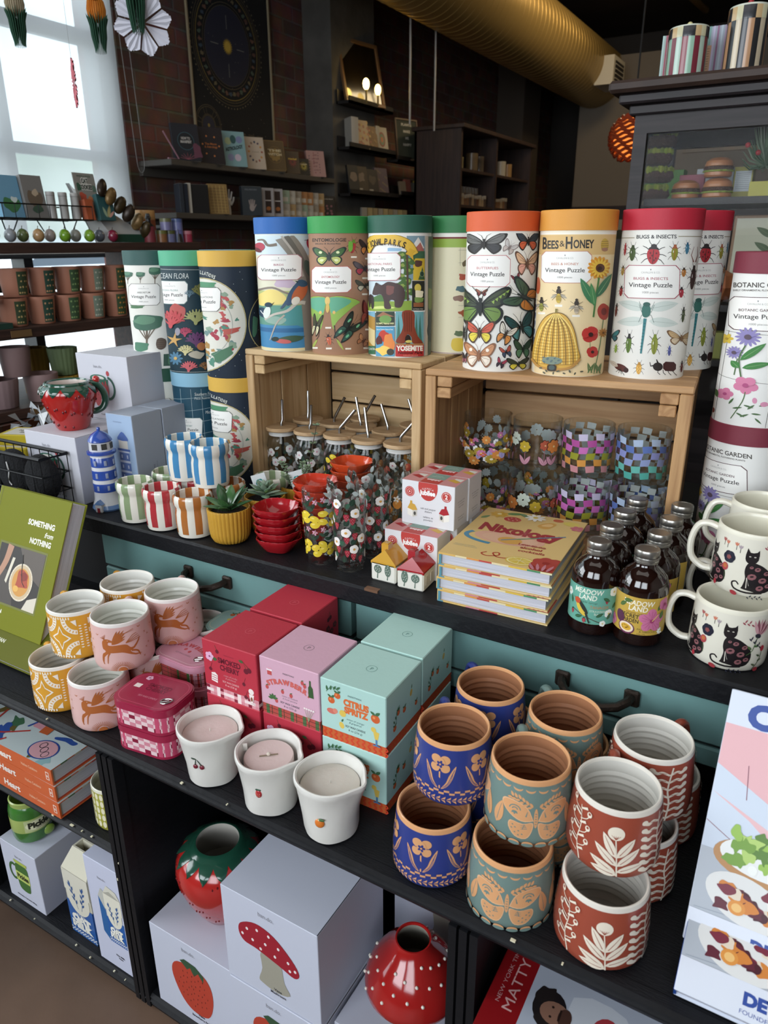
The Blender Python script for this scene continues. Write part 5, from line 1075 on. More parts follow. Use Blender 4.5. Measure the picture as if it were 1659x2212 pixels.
def lab_gold(A):
 A.rect('c49f3c',-60,20,60,76)
 A.text('efe8d2','MEADOW',-4,64,7.5,42,shear=.15,bold=.02);A.text('efe8d2','LAND',-4,55.6,7.5,26,shear=.1,bold=.02);A.text('6a4a2a','simple syrup',-6,51,3,28,shear=.3);A.text('3a3424','SECRET',-14,44.5,5.6,26,bold=.02);A.text('3a3424','GARDEN',-14,37.5,5.6,26,bold=.02);A.text('5a4a24','PASSION FRUIT',12,27.5,2.8,28);A.text('5a4a24','& HIBISCUS',12,24,2.8,22);A.text('5a4a24','236 ML',4,20.8,2,12)
 A.push(16,43);
 for k in range(5):a=90+k*72;A.ell('cf6f98',9*cos(rad(a)),9*sin(rad(a)),9,7,a);[A.line('b04a7a',[(2*cos(rad(a+q)),2*sin(rad(a+q))),(14*cos(rad(a+q)),14*sin(rad(a+q)))],.5) for q in (-20,0,20)]
 A.ell('a83a6a',0,0,3);A.line('e8c86a',[(0,0),(8,9)],1.2);A.pop()
 A.ell('5a2c48',-28,42,7,9,20);A.ell('6a2c50',-17,28,12,9.4,-8);A.ell('e8d2b8',-17,28.6,10.4,7.6,-8);A.ell('d9a42c',-17,28.6,7.4,5,-8)
 for k in range(12):A.ell('5a3a14',-17+5.4*cos(k*1.9)*(k%3+1)/3,28.6+3.6*sin(k*1.9)*(k%3+1)/3,.6)
 for x,y,a in ((24,57,60),(28,45,80),(-30,58,40),(-24,68,10),(36,60,50)):leafA(A,'4a6a34',x,y,a,13,6,'8a9a4c')
 A.flower('cf6f98',34,66,9,5,'a83a6a',.9);A.flower('eef0ea',30,26,5,8,'d9c06a',.4);A.flower('cf6f98',-44,30,9,5,'a83a6a',.9)
def bottle(lb,x,y,fn,d=0):
 t=thing('syrup_bottle',lb,'bottle',(x,y,CT),face(x,y,d));r=.0345
 P=[(0,.002),(.026,.002),(.030,0),(.0335,.003),(r,.008),(r,.082),(.0335,.09),(.030,.099),(.023,.107),(.0165,.112),(.0150,.116),(.0150,.119),(0,.119)]
 m=MB().lathe(P,AMB,48);A=Art((.45,.1));fn(A);A.sh and m.art(A,cyl_map(r),6);m.build('bottle_body',t)
 s_=MB().lathe([(.0156,.117),(.0166,.118),(.0166,.1205),(.0158,.1215),(.0166,.1225),(.0166,.1245),(.0162,.126)],M('a39f98',.3,metal=.9),40);s_.lathe([(.0162,.1265),(.0169,.1275),(.0169,.1345),(.0160,.1365),(.0130,.1368),(.0125,.1362),(0,.1362)],M('a39f98',.3,metal=.9),60,flute=.0003,fn=60);s_.build('metal_cap',t)
 return t
bt=bottle('amber syrup bottle with teal bird label at the counter front',-.2205,.976,lab_teal,-4)
bg=bottle('amber syrup bottle with gold hibiscus label at the counter front',-.1555,.9785,lab_gold,2)
for k,(y,lb) in enumerate(((1.046,'second in the teal labelled row'),(1.116,'third in the teal labelled row'),(1.186,'fourth and last in the teal labelled row'))):dup(bt,(-.2205+.003*k,y,CT),face(-.22,y,[20,30,60][k]),'amber syrup bottle '+lb)
for k,(y,lb) in enumerate(((1.049,'second in the gold labelled row'),(1.119,'third in the gold labelled row'),(1.190,'fourth and last in the gold labelled row'))):dup(bg,(-.153+.004*k,y,CT),face(-.15,y,[-28,-40,-55][k]),'amber syrup bottle '+lb)
def cat_pat(A):
 def cat(x,s,m=1):
  A.push(x,8,0,s*m,s)
  A.poly('1f1a1c',smooth([(4,4),(14,2),(26,6),(31,18),(27,32),(16,42),(8,46),(-2,48),(-7,42),(-8,32),(-6,22),(-8,10),(-9,6)],3));A.line('1f1a1c',[(18,3),(-2,1),(-18,4),(-22,12),(-17,15),(-13,11)],2.8,1.8,sm=3)
  A.poly('1f1a1c',smooth([(-10,52),(-9,63),(-4,62),(0,62),(6,63),(7,52),(2,46),(-6,46)],2));A.poly('1f1a1c',[(-10,58),(-8.5,68),(-4,61)]);A.poly('1f1a1c',[(7.5,58),(6.5,67),(2,61)])
  for q in (-4.4,2):A.ell('e9e2d2',q,56,1.3,.8);A.ell('1f1a1c',q,56,.5)
  for a,b,r in ((2,26,6),(16,22,5.4),(8,38,4),(24,14,4),(14,10,5),(20,33,4),(0,40,2.6)):A.ell('8f5a5e',a,b,r,r*.8,15,8);A.ell('1f1a1c',a,b+.6,r*.45,r*.22,15,8)
  A.line('e9e2d2',[(-3,8),(-4,24),(0,12)],1.2,.4);A.pop()
 cat(10,1.0);cat(-52,.92)
 A.flower('262838',-22,56,9,6,'c06a3a',.9);A.flower('8a4a4c',-22,56,3.4,5,None,.8);A.line('4a5a3a',[(-24,20),(-26,36)],1);A.ell('b0424a',-26,40,5,6);A.ell('c06a3a',-26,41,3,3.4)
 for x,y,c in ((-14,77,'cf7a60'),(-8,74,'a99aa0'),(-34,78,'b0605c'),(-28,76,'cf7a60')):A.line('2c2c30',[(x,y-8),(x,y-1)],.8);[A.leaf(c,x,y-2,90+q*28,6,2.2) for q in (-1,0,1)]
 A.push(50,66,-25)
 for k in range(7):A.leaf('8f4f5c' if k%2 else 'cf9aa0',0,-8,50+k*14,26,5)
 A.ell('33303a',0,-8,5,3.4);A.line('4a6a3c',[(0,-10),(4,-30),(0,-40)],1.2,sm=3);A.leaf('4a6a3c',2,-24,20,9,3.4);A.leaf('4a6a3c',2,-30,160,9,3.4);A.pop()
 for k in range(7):A.leaf('2a2c3c',34+k*3,56-k*2.4,70 if k%2 else-50,6,2)
 for k in range(5):A.leaf('a04a54',22+k*3,80-k*.6,60 if k%2 else-40,6,2.2)
 A.line('4a5a3a',[(44,6),(54,20),(57,36)],1.2,sm=3);A.ell('b0303c',57,38,3.6,4.6);[A.leaf('4a5a3a',48+k*3,12+k*7,20 if k%2 else 150,7,3) for k in range(3)]
 A.ell('a03038',50,6,4,3.2);A.ell('a03038',-8,5,5,3,-20);A.ell('b0303c',-40,10,3,4);[A.leaf('2a2c3c',10+k*3,3,50 if k%2 else-50,4,1.6) for k in range(7)]
A=Art()
for k in (-1,1):A.push(k*75,0,0,.92);cat_pat(A);A.pop()
cm=mug('cat_mug','cream cat pattern mug standing alone nearest the counter edge',-.040,.990,CT,.0495,.0475,.088,'dcd7c6','e3deca','dad5bf',A,82,'dcd7c6',-170,rings=False)
CH_=.089
dup(cm,(-.034,1.105,CT),face(-.034,1.105,70),'cream cat pattern mug at the bottom of the stack behind the front mug')
dup(cm,(-.030,1.035,CT+CH_),face(-.03,1.035,80),'cream cat pattern mug on top in the middle, resting on two below')
dup(cm,(-.026,1.146,CT+CH_),face(-.026,1.146,86),'cream cat pattern mug on top furthest back at the right edge')
dup(cm,(-.022,1.215,CT),face(-.022,1.215,86),'cream cat pattern mug underneath the furthest upper one')
dup(cm,(.068,1.085,CT),face(.068,1.085,30),'cream cat pattern mug cut off by the right picture edge')
# ------------------------------------------------------------------ striped jars
def jar(name,lb,x,y,z,c,wax,d=0,s=1.):
 t=thing('striped_candle_jar',lb,'candle jar',(x,y,z),face(x,y,d));P=[(0,.001),(.029,.001),(.0325,.003),(.034,.01),(.0355,.03),(.035,.048),(.0335,.056),(.0338,.0605),(.037,.066),(.0378,.073),(.0372,.08),(.0355,.0835),(.034,.0845),(.0325,.083),(.0335,.076),(.033,.067),(.0305,.061),(.031,.055),(0,.054)]
 P=[(r*s,zz*s) for r,zz in P];n=64;W_=M('e3dfd2',.22,coat=.5);C_=M(c,.22,coat=.5);m=MB().lathe(P,W_,n);k=len(m.f)
 for i in range(k):
  seg,a=i//n,i%n
  if 3<=seg<17 and (a//4)%2==0:m.m[i]=m.mi(C_)
 m.build('jar_body',t)
 if wax:MB().lathe([(0,.0665*s),(.03*s,.0665*s),(.0325*s,.0655*s)],M(wax,.5),32).build('wax',t)
 return t
bj=jar('j','blue and white striped jar, left of the upper pair',-1.058,1.018,CT+.0845,'3f86b8',None,0,1.03);dup(bj,(-.985,1.010,CT+.0845),.5,'blue and white striped jar, right of the upper pair')
gj=jar('j','green and white striped jar at the front beside the lighthouse',-1.145,.957,CT,'8a9f74','a9a58f');dup(gj,(-1.135,1.043,CT),.4,'green and white striped jar behind the front green one');dup(gj,(-.925,1.118,CT),.4,'green and white striped jar behind the succulent pots')
rj=jar('j','red and white striped jar at the front between green and orange',-1.066,.953,CT,'b83238','c9696c');dup(rj,(-1.058,1.040,CT),.3,'red and white striped jar under the blue ones')
oj=jar('j','orange and white striped jar at the front beside the mustard pot',-.985,.955,CT,'b0682c','c9a08c');dup(oj,(-.978,1.043,CT),.3,'orange and white striped jar behind its front twin')
# ------------------------------------------------------------------ mustard pots with succulents
def fpot(lb,x,y,kind):
 t=thing('potted_succulent',lb,'potted plant',(x,y,CT),face(x,y,0));MU=M('c08f28',.35,coat=.2)
 m=MB().lathe([(0,.001),(.026,.001),(.0315,.004),(.0355,.012),(.0375,.024),(.0385,.05),(.0392,.064),(.0385,.067),(.0365,.067),(.0355,.06)],MU,96,flute=.0016,fn=32);m.lathe([(.0365,.067),(.0355,.06),(.034,.056),(0,.056)],MU,48);m.build('fluted_pot',t)
 MB().lathe([(0,.0615),(.02,.0605),(.0352,.0585)],M('2c231c',.95,bump=1,bs=300),24).build('soil',t)
 f=MB();R=random.Random(len(kind))
 def fat(c,a,el,L,w,mat,b=(0,0,.058),curl=.25):
  d=Vector((cos(a)*cos(el),sin(a)*cos(el),sin(el)));p0=Vector(b);side=Vector((-sin(a),cos(a),0));up=d.cross(side)*-1;n=7;vs=[]
  for i in range(n+1):
   t_=i/n;q=w*(sin(pi*min(1,t_*.9+.08))**.6)*(1 if t_<.85 else (1-t_)/.15*.8+.1);cen=p0+d*L*t_+up*(L*curl*t_*t_)
   for k in range(8):b_=2*pi*k/8;vs.append(cen+side*q*cos(b_)+up*q*.32*sin(b_))
  f.raw(vs,[[i*8+k,i*8+(k+1)%8,i*8+8+(k+1)%8,i*8+8+k] for i in range(n) for k in range(8)]+[[n*8+k for k in range(8)]],mat)
 if kind=='jade':
  G1,G2=M('3f6a38',.25,coat=.4,var=.2,vs=60),M('2f5430',.25,coat=.4)
  for k,(a,el,L,w) in enumerate(((1.9,.95,.062,.012),(2.6,.7,.055,.011),(.6,.9,.058,.0105),(1.2,1.3,.05,.011),(-.3,.7,.052,.010),(3.4,.6,.05,.010),(-1.2,.9,.04,.0095),(-2.0,.7,.045,.0095),(.1,1.2,.06,.009),(4.1,1.1,.045,.009),(2.2,1.35,.045,.009))):fat(0,a,el,L,w,G1 if k%2 else G2)
 elif kind=='rosette':
  G1,G2=M('8aa08a',.5,var=.2,vs=60),M('6f8f72',.5)
  for k in range(22):fat(0,k*2.4,.25+k*.05,.046-k*.0012,.0088-k*.00015,G1 if k%2 else G2,(0,0,.064+k*.0006),.15)
  for k in range(8):fat(0,k*.8+.2,.9,.03,.004,M('7fa05a',.5),(.0,.0,.066),.3)
 else:
  st=M('4a3428',.7);G1=M('7a9070',.5)
  for s_ in range(5):
   a0=s_*1.3;pts=[(cos(a0)*.01,sin(a0)*.01,.058)]
   L=[.13,.06,.07,.05,.08][s_]
   for k in range(1,8):q=k/7;pts.append((cos(a0)*(.01+q*.03),sin(a0)*(.01+q*.03),.058+L*q*(1-(.3*q if s_ else 0))))
   f.tube(pts,.0012,st,5,.0007)
   for p in pts[1:]:
    for m_ in range(4):fat(0,m_*1.57+p[2]*90,.5,.0095,.0036,G1,p,.1)
 f.build('foliage',t)
 if kind !='jade':
  g=MB();g.xf=Matrix.Translation((-.004 if kind=='rosette' else .0,-.02 if kind !='rosette' else .03,.07)) @ Matrix.Rotation(rad(-14),4,'Y');g.box(-.014,0,-.01,.014,.0008,.032,M('dfe3e4',.5));A=Art();[A.flower('2f8f8a',0,14,8-k*2.4,6,None,.8,rot=k*30) if k%2==0 else A.flower('dfe3e4',0,14,8-k*2.4,6,None,.7,rot=k*30) for k in range(3)];A.rect('4a8fa8',-14,-10,14,-4);g.art(A,plane_map((0,-.0002,.0),(1,0,0),(0,0,1)),0);g.build('plant_tag',t)
fpot('mustard fluted pot with a jade green fat-leaved succulent at the counter edge',-.9045,.9650,'jade')
fpot('mustard fluted pot with a grey green rosette succulent behind the first',-.889,1.052,'rosette')
fpot('mustard fluted pot with a trailing small-leaved plant by the tumblers',-.872,1.142,'trailing')
# ------------------------------------------------------------------ strawberry bowls
def bowl_proto(lb,x,y,z,c,rz):
 t=thing('strawberry_bowl',lb,'bowl',(x,y,z),rz)
 P=[(0,.0008),(.020,.0008),(.024,.002),(.030,.010),(.0355,.019),(.0385,.0262),(.0385,.0275),(.0375,.028),(.0365,.027),(.033,.018),(.026,.008),(.018,.0035),(0,.0035)]
 w=lambda a,zz:(.006*math.exp(-((((a-pi*.5+pi)%(2*pi)-pi))/.28)**2)*max(0,(zz-.012)/.015)+.0007*sin(a*20)*(zz>.024))
 MB().lathe(P,M(c,.18,coat=.8),60,sq=2.9,wob=w).build('bowl_body',t)
 A=Art((.3,.4));[A.leaf('3f5f38',0,0,k*60+12,12,4) for k in range(6)];l=MB();l.art(A,plane_map((.008,0,.0042),(1,0,0),(0,1,0)),0);l.build('leaf_print',t)
 return t
b0=bowl_proto('red strawberry bowl, topmost of the front stack',-.800,.975,CT+.058,'a8121c',.15)
for k in range(4):dup(b0,(-.800+.0015*k,.975,CT+.058-.0145*(k+1)),.15+.02*k,['dark red strawberry bowl, second from top in the front stack','dark red strawberry bowl in the middle of the front stack','dark red strawberry bowl, second from bottom in the front stack','bright red strawberry bowl at the very bottom of the front stack'][k])
b1=bowl_proto('orange red strawberry bowl, topmost of the tall stack',-.770,1.058,CT+.0885,'c9341c',.2)
for k in range(6):dup(b1,(-.770,1.058,CT+.0885-.01475*(k+1)),.2,'orange red strawberry bowl '+['second','third','fourth','fifth','sixth','seventh'][k]+' from the top of the tall stack')
b2=bowl_proto('orange strawberry bowl, topmost of the stack behind the glasses',-.758,1.165,CT+.1,'d2451c',.1)
for k in range(6):dup(b2,(-.758,1.165,CT+.1-.0165*(k+1)),.1,'orange strawberry bowl '+['second','third','fourth','fifth','sixth','lowest'][k]+' in the stack behind the glasses')
# ------------------------------------------------------------------ house salt shakers and their boxes
def house(lb,x,y,roof,rz):
 t=thing('house_shaker',lb,'salt shaker',(x,y,CT),rz);w,d,h,e=.0235,.025,.0345,.0035;WHT=M('e2dfd2',.3,coat=.35)
 m=MB().box(-w,-d,0,w,d,h,WHT,bev=.0025)
 for yy in (-.012,.008):m.box(w-.0012,yy-.005,.008,w+.0006,yy+.005,.026,M('d3d0c3',.35,coat=.3),bev=.001)
 A=Art((.35,.2));G='5f7466'
 def tr(x0,ry,rx):A.ell(G,x0,22,rx,ry,n=16);A.line(G,[(x0,24-ry),(x0-.8,5)],1.4,2);[A.ell('d9dccf',x0+a*rx,22+b*ry,.6,1,-20,6) for a,b in ((-.5,.2),(0,.5),(.4,.1),(-.1,-.1),(.3,-.5),(-.3,-.5),(.1,.8),(-.55,-.1),(.6,-.2))]
 tr(-10,7.6 if rz<.05 else 11,7.5 if rz<.05 else 6);tr(9,11 if rz<.05 else 7.6,6 if rz<.05 else 7.5)
 m.art(A,plane_map((0,-d-.0001,0),(1,0,0),(0,0,1)),0);m.build('house_body',t)
 r=MB();RF=M(roof,.2,coat=.5);hh=.021;r.raw([(-w,-d,h),(w,-d,h),(w,d,h),(-w,d,h),(0,-d+.006,h+hh),(0,d-.004,h+hh)],[[0,1,4],[1,2,5,4],[2,3,5],[3,0,4,5]],RF)
 r.raw([(-w,-d,h),(w,-d,h),(w,d,h),(-w,d,h),(-w,-d,h-.004),(w,-d,h-.004),(w,d,h-.004),(-w,d,h-.004)],[[4,5,1,0],[5,6,2,1],[6,7,3,2],[7,4,0,3]],RF);r.build('roof',t)
 c=MB().prism([(-.0065-.004,-.012),(.0065-.004,-.012),(.0065-.004,.002),(-.0065-.004,.002)],h+.012,h+.028,RF);c.prism([(-.005-.004,-.0105),(.005-.004,-.0105),(.005-.004,.0005),(-.005-.004,.0005)],h+.028,h+.0295,RF);[c.blob((-.004+a,-.005+b,h+.0295),.0008,.0008,.0004,M('3a1a10',.5),6,4) for a,b in ((-.002,0),(.002,0),(0,.003))]
 c.build('chimney',t)
house('white house shaker with a mustard yellow roof and two trees',-.560,.975,'c9962c',rad(0));house('white house shaker with a glossy red roof and two trees',-.5085,.971,'a8121a',rad(4))
def jbox(lb,x,y,z):
 t=thing('shaker_box',lb,'box',(x,y,z),rad(1));w,d,h=.049,.027,.0775;WB=M('d9d9dc',.6)
 m=MB().box(-w,-d,0,w,d,h,WB,bev=.0008);A=Art();RD='c23c36'
 A.clip=(-60,0,60,77.3);A.ell('c23c36',0,70,18,24,n=30)
 A.text('e6d8d6','DANICA',0,66,3.4,arc=22,space=1);A.text('f4efec','jubilee',0,56,8.4,28,bold=.05)
 for x_,s_ in ((-34,''),(34,'2')):
  A.ell(RD,x_,58,9,n=24);A.ring('e8d0cc',x_,58,7.6,7.6,.5,n=20)
  if s_:A.text('f4efec','2',x_,54.6,7,bold=.03);A.text('f4efec','SET OF',x_,63,2,7);A.text('f4efec','ENSEMBLE',x_,51.4,1.6,9)
  else:A.ring('e8d0cc',x_,58,4.6,4.6,.6,n=16);A.ell('e8d0cc',x_,58,1.4)
 for x_,rc,m_ in ((-29,'d0a03a',1),(31,'b02028',-1)):A.push(x_,16,0,m_,1);A.poly('e9e6dc',[(-9,0),(1,-3),(9,0),(9,12),(-9,13)]);A.poly('c9c6ba',[(1,-3),(9,0),(9,12),(1,10)]);A.poly(rc,[(-9,12),(-4,22),(5,20),(10,11),(1,9)]);A.rect(rc,-4,18,0,26);A.ell('4a4a44',5,4,2.2,3.4);A.pop()
 for k,s_ in enumerate(('salt and pepper','shakers','','salière et','poivrière')):
  if s_:A.text('33333a',s_,1,30-k*5,3.4,len(s_)*1.9)
 m.art(A,plane_map((0,-d,0),(1,0,0),(0,0,1)),0)
 B=Art();B.rect('cf8a88',-49,-27,49,27);B.rect('7f9a8c',-16,-2,18,27);B.rect('c23c36',-16,-27,18,-4);B.push(1,-10,180);B.text('f0dedc','jubilee',0,-4,6,24,bold=.05);B.pop();B.push(1,14,180);B.text('d9e0d8','salt and pepper',0,3,2.6,24);B.text('d9e0d8','shakers',0,-3,2.6,14);B.pop()
 for x_,c in ((-33,'b02028'),(34,'d0a03a')):B.push(x_,2);B.poly('dad6cc',[(-4,2),(12,0),(13,14),(-2,14)]);B.poly(c,[(-12,0),(8,-10),(12,0),(-2,8)]);B.pop()
 m.art(B,plane_map((0,0,h),(1,0,0),(0,1,0)),0)
 C=Art();[C.text('6a6a70',s_,0,46-k*4.6,2.2,30-(k*5)%13) for k,s_ in enumerate(('salt and pepper shakers','set of two pieces','hand wash','','','','danicastudio.com','@danicastudio'))  if s_]
 m.art(C,plane_map((w,0,0),(0,1,0),(0,0,1)),0);m.build('carton',t);return t
jb=jbox('white and red shaker carton, upper front one',-.5225,1.061,CT+.078);dup(jb,(-.5215,1.1165,CT+.078),rad(1),'white and red shaker carton, upper back one')
dup(jb,(-.534,1.022,CT),rad(2),'white and red shaker carton behind the house shakers, lower front one');dup(jb,(-.5245,1.0785,CT),rad(1),'white and red shaker carton beneath the upper front one');dup(jb,(-.5225,1.134,CT),rad(1),'white and red shaker carton, lower back one beside the books')
# ------------------------------------------------------------------ cocktail books
def book(name,lb,loc,rot,w,d,th,cover,pages,A,cat='book',spine=None,edgeA=None,par=None):
 t=thing(name,lb,cat,loc);t.rotation_euler=rot;C_=M(cover,.55,spec=.15) if isinstance(cover,str) else cover;k=.0024
 m=MB().box(0,0,th-k,w,d,th,C_,bev=.0006).box(0,0,0,w,d,k,C_,bev=.0006).box(-.0005,.0003,.0004,k,d-.0003,th-.0004,M(spine or cover,.5) if isinstance(spine or cover,str) else C_)
 if A:m.art(A,plane_map((0,0,th),(1,0,0),(0,1,0)),0)
 if edgeA:m.art(edgeA,plane_map((0,0,0),(1,0,0),(0,0,1)),0)
 m.build('cover',t)
 MB().box(k,.003,k,w-.004,d-.003,th-k,PAGE).build('page_block',t);return t
PAGE=bpy.data.materials.new('page_edges');PAGE.use_nodes=True;n=PAGE.node_tree.nodes;L=PAGE.node_tree.links
tc=n.new('ShaderNodeTexCoord');wv=n.new('ShaderNodeTexNoise');mp=n.new('ShaderNodeMapping');mp.inputs['Scale'].default_value=(4,4,900);L.new(tc.outputs['Object'],mp.inputs[0]);L.new(mp.outputs[0],wv.inputs[0]);wv.inputs['Scale'].default_value=2
cr=n.new('ShaderNodeValToRGB');cr.color_ramp.elements[0].color=(*lin('a9a9b4'),1);cr.color_ramp.elements[1].color=(*lin('d6d6e0'),1);cr.color_ramp.elements[0].position=.3;cr.color_ramp.elements[1].position=.7;L.new(wv.outputs[0],cr.inputs[0]);L.new(cr.outputs[0],n['Principled BSDF'].inputs['Base Color'])
A=Art((.35,.25));A.clip=(0,0,177,228)
A.ell('dfa88c',80,100,58,26,n=40);A.ring('4a8aa8',66,94,60,30,8,a0=150,a1=262);A.ell('e0b090',82,98,46,20,n=30);A.ell('d9a04a',84,92,20,14)
A.text('a83038','Nixology',88,120,32,138,bold=.05)
A.ell('c03a3c',58,186,15,12);[A.ell('e8c0a0',58+8*cos(k),186+6*sin(k),1.4) for k in range(6)]
for k in range(1):A.poly('d9a24a',smooth([(104,176),(118,196),(132,196),(128,176),(118,166)],3));A.poly('ecc07a',smooth([(110,178),(119,192),(128,190),(124,178)],3))
A.line('4a8aa8',[(70,88),(160,146)],3);A.line('5f9a6a',[(92,101),(120,120)],3.2)
A.text('a83a38','Low-to-no',122,82,8,44,bold=.03);A.text('a83a38','alcohol',124,70,8,34,bold=.03);A.text('a83a38','cocktails',128,58,8,42,bold=.03)
A.text('7f9a8c','DELICIOUS RECIPES',26,44,2.4,34);A.text('7f9a8c','WITHOUT THE ALCOHOL',28,39,2.4,40)
A.line('b8402c',[(66,34),(60,26),(70,20),(86,28),(84,38),(76,34),(86,22),(104,24)],2.6,sm=4)
A.ell('d9b83c',122,22,22,15,n=28);A.ell('efe0a0',122,22,20,13,n=28);A.ell('e0c34a',122,22,17.5,11,n=24);[A.line('efe0a0',[(122,22),(122+17*cos(k*.785),22+11*sin(k*.785))],1) for k in range(8)]
A.poly('b03a30',smooth([(138,16),(150,40),(178,48),(178,0),(150,-4)],3));A.flower('b8443a',160,28,22,7,'a03028',.7);[A.leaf('c9808c',150+k*6,-2,120-k*14,26,5) for k in range(4)]
A.leaf('5f8a4a',40,208,20,34,12,'8aa86a',vw=1);A.leaf('4a7a44',62,216,-20,40,12,'8aa86a',vw=1);A.flower('d9a83a',30,200,16,8,'efe0a0',.4);A.flower('f0ece0',92,208,18,9,'d9b83c',.3);A.ell('c9603c',130,214,9,7);A.ell('d8c04a',154,208,14,10);A.flower('c9606a',168,190,12,6,None,.6);A.leaf('5f8a4a',6,170,60,22,9)
E_=Art((.4,.1))
for a,b,c in ((0,28,'d9ab55'),(28,46,'e0cfa0'),(46,66,'d98a3c'),(66,86,'c0453a'),(86,112,'dfcfa0'),(112,140,'d9b23c'),(140,160,'4a8a5c'),(160,177,'e0d6a8')):E_.rect(c,a,18,b,20.8)
for a,b,c in ((0,10,'5a90a0'),(10,48,'dfb868'),(48,70,'cf7f8a'),(70,100,'b8403c'),(100,177,'dcc184')):E_.rect(c,a,.2,b,2.4)
E_.rect('4f8a9a',1,2.4,5,18)
nb=book('recipe_book','yellow cocktail recipe book, topmost of the stack of four',(-.452,.935,CT+.0627),(0,0,rad(3)),.177,.228,.0208,'d8b673',None,A,edgeA=E_)
for k,lb in enumerate(('lowest of the stack of four','second from the bottom of the stack of four','third from the bottom of the stack of four')):dup(nb,(-.452+[.0,-.002,.001][k],.935,CT+.0209*k),0,'yellow cocktail recipe book, '+lb,rot=(0,0,rad([2,2.6,3.4][k])))
# ------------------------------------------------------------------ strawberry mug, white boxes, lighthouse
def carton(name,lb,x0,y0,z0,w,d,h,c,A=None,yaw=0,A2=None,c2=None,A3=None,seam=True):
 t=thing(name,lb,'box',(x0,y0,z0),rad(yaw));m=MB().box(0,0,0,w,d,h,M(c,.6),bev=.0009)
 if c2:B=Art();B.rect(c2,.8,.8,w*1000-.8,h*1000-.8);m.art(B,plane_map((0,-.0001,0),(1,0,0),(0,0,1)),0)
 if A:m.art(A,plane_map((0,-.0003,0),(1,0,0),(0,0,1)),0)
 if A2:m.art(A2,plane_map((w,0,0),(0,1,0),(0,0,1)),0)
 if seam:B=Art();B.rect('2a2a2e',w*1000-1.6,1,w*1000-.3,d*1000-1);m.art(B,plane_map((0,0,h),(1,0,0),(0,1,0)),0)
 m.build('carton',t);return t
def straw_mug_art(A,w,h):
 A.text('8a8a92','ban.do.',w*.42,h*.80,h*.045,w*.17);A.push(w*.42,h*.42,0,h/150)
 A.ring('2f5a4c',24,12,26,28,6,n=24,a0=-100,a1=80);A.poly('bf4a50',smooth([(-32,28),(-30,0),(-20,-26),(-14,-32),(12,-32),(20,-24),(27,0),(26,26),(10,32),(-18,34)],3));A.ell('2f6a54',-3,33,27,9);A.ell('d9d4cc',-3,34,20,5)
 for k in range(6):A.poly('2f6a54',[(-30+k*10,32),(-20+k*10,32),(-25+k*10,18-(k%2)*4)])
 for k in range(14):A.ell('8a2c34',-22+(k*13)%44,-22+(k*17)%38,1.2,2)
 A.ell('b03a40',30,46,5,6);A.pop();A.text('33333a','Ceramic Mug',w*.52,h*.07,h*.03,w*.3)
A=Art();straw_mug_art(A,165,148);s1=carton('mug_carton','white strawberry mug carton in front with the mug on its top',-1.4780,.955,CT,.165,.145,.148,'c9c9d2',A,1)
A=Art();straw_mug_art(A,165,148);carton('mug_carton','white strawberry mug carton at the bottom of the back pair',-1.470,1.108,CT,.165,.16,.148,'c9c9d2',A,1)
A=Art();straw_mug_art(A,165,148);carton('mug_carton','white strawberry mug carton on top at the back beside the tubes',-1.470,1.108,CT+.1485,.165,.16,.148,'c9c9d2',A,1)
def leaf_prof(m,Q,z0,z1,n,w,mat,lift=.0012):
 Q=sorted((z,r) for r,z in Q)
 def R(z):
  for (za,ra),(zb,rb) in zip(Q,Q[1:]):
   if za<=z<=zb and zb>za:return ra+(rb-ra)*(z-za)/(zb-za)
  return Q[-1][1]
 for k in range(n):
  a0=2*pi*k/n;vs=[]
  for i in range(9):
   q=i/8;z=z0+(z1-z0)*q*(1 if k%2 else .86);r=R(z)+lift;h=w*(1-q**1.8)+.0002
   for s_ in (-1,0,1):a=a0+s_*h/r;rr=r+(.0022 if s_==0 else 0);vs.append((rr*sin(a),-rr*cos(a),z))
  m.raw(vs,[[3*i+j,3*i+3+j,3*i+4+j,3*i+1+j] for i in range(8) for j in (0,1)],mat)
def leaf_ring(m,z0,r0,n,L,mat,seed=0,drop=.9,w=.011,th=.0016):
 for k in range(n):
  a=2*pi*k/n+.1;vs=[]
  for i in range(7):
   t=i/6;r=r0+L*t*.6;zz=z0-L*t*t*drop;q=w*sin(pi*(.25+.75*t))*(1 if t<.99 else 0);c,s_=cos(a),sin(a)
   vs+=[(c*r-s_*q,s_*r+c*q,zz-.001),(c*(r+th),s_*(r+th),zz+th),(c*r+s_*q,s_*r-c*q,zz-.001)]
  m.raw(vs,[[3*i+j,3*i+j+1,3*i+j+4,3*i+j+3] for i in range(6) for j in (0,1)],mat)
RED=M('b8221e',.16,coat=.8);GRN=M('1a4a38',.2,coat=.7);SEED=M('6e1014',.3)
def berry_body(m,P,n=44,seeds=0,zs=(),ss=1.):
 m.lathe(P,RED,n)
 for k in range(seeds):
  z=zs[0]+(zs[1]-zs[0])*((k*7)%seeds+.5)/seeds;a=k*2.399
  r=next(ra+(rb-ra)*(z-za)/(zb-za) for (ra,za),(rb,zb) in zip(P[3:],P[4:]) if za<=z<=zb);m.blob((sin(a)*(r-.0004),-cos(a)*(r-.0004),z),.0016*ss,.0016*ss,.0026*ss,SEED,8,5)
t=thing('strawberry_mug','glossy red strawberry mug with green leaf collar on a white carton','mug',(-1.395,1.020,CT+.1482),face(-1.395,1.02,0));t.scale=(1.1,1.1,.99)
P=[(0,.001),(.026,.001),(.029,.0),(.032,.004),(.037,.02),(.045,.045),(.051,.066),(.053,.080),(.051,.090),(.044,.098),(.039,.101)]
m=MB();berry_body(m,P,48,60,zs=(.008,.082),ss=1.35);m.build('mug_body',t)
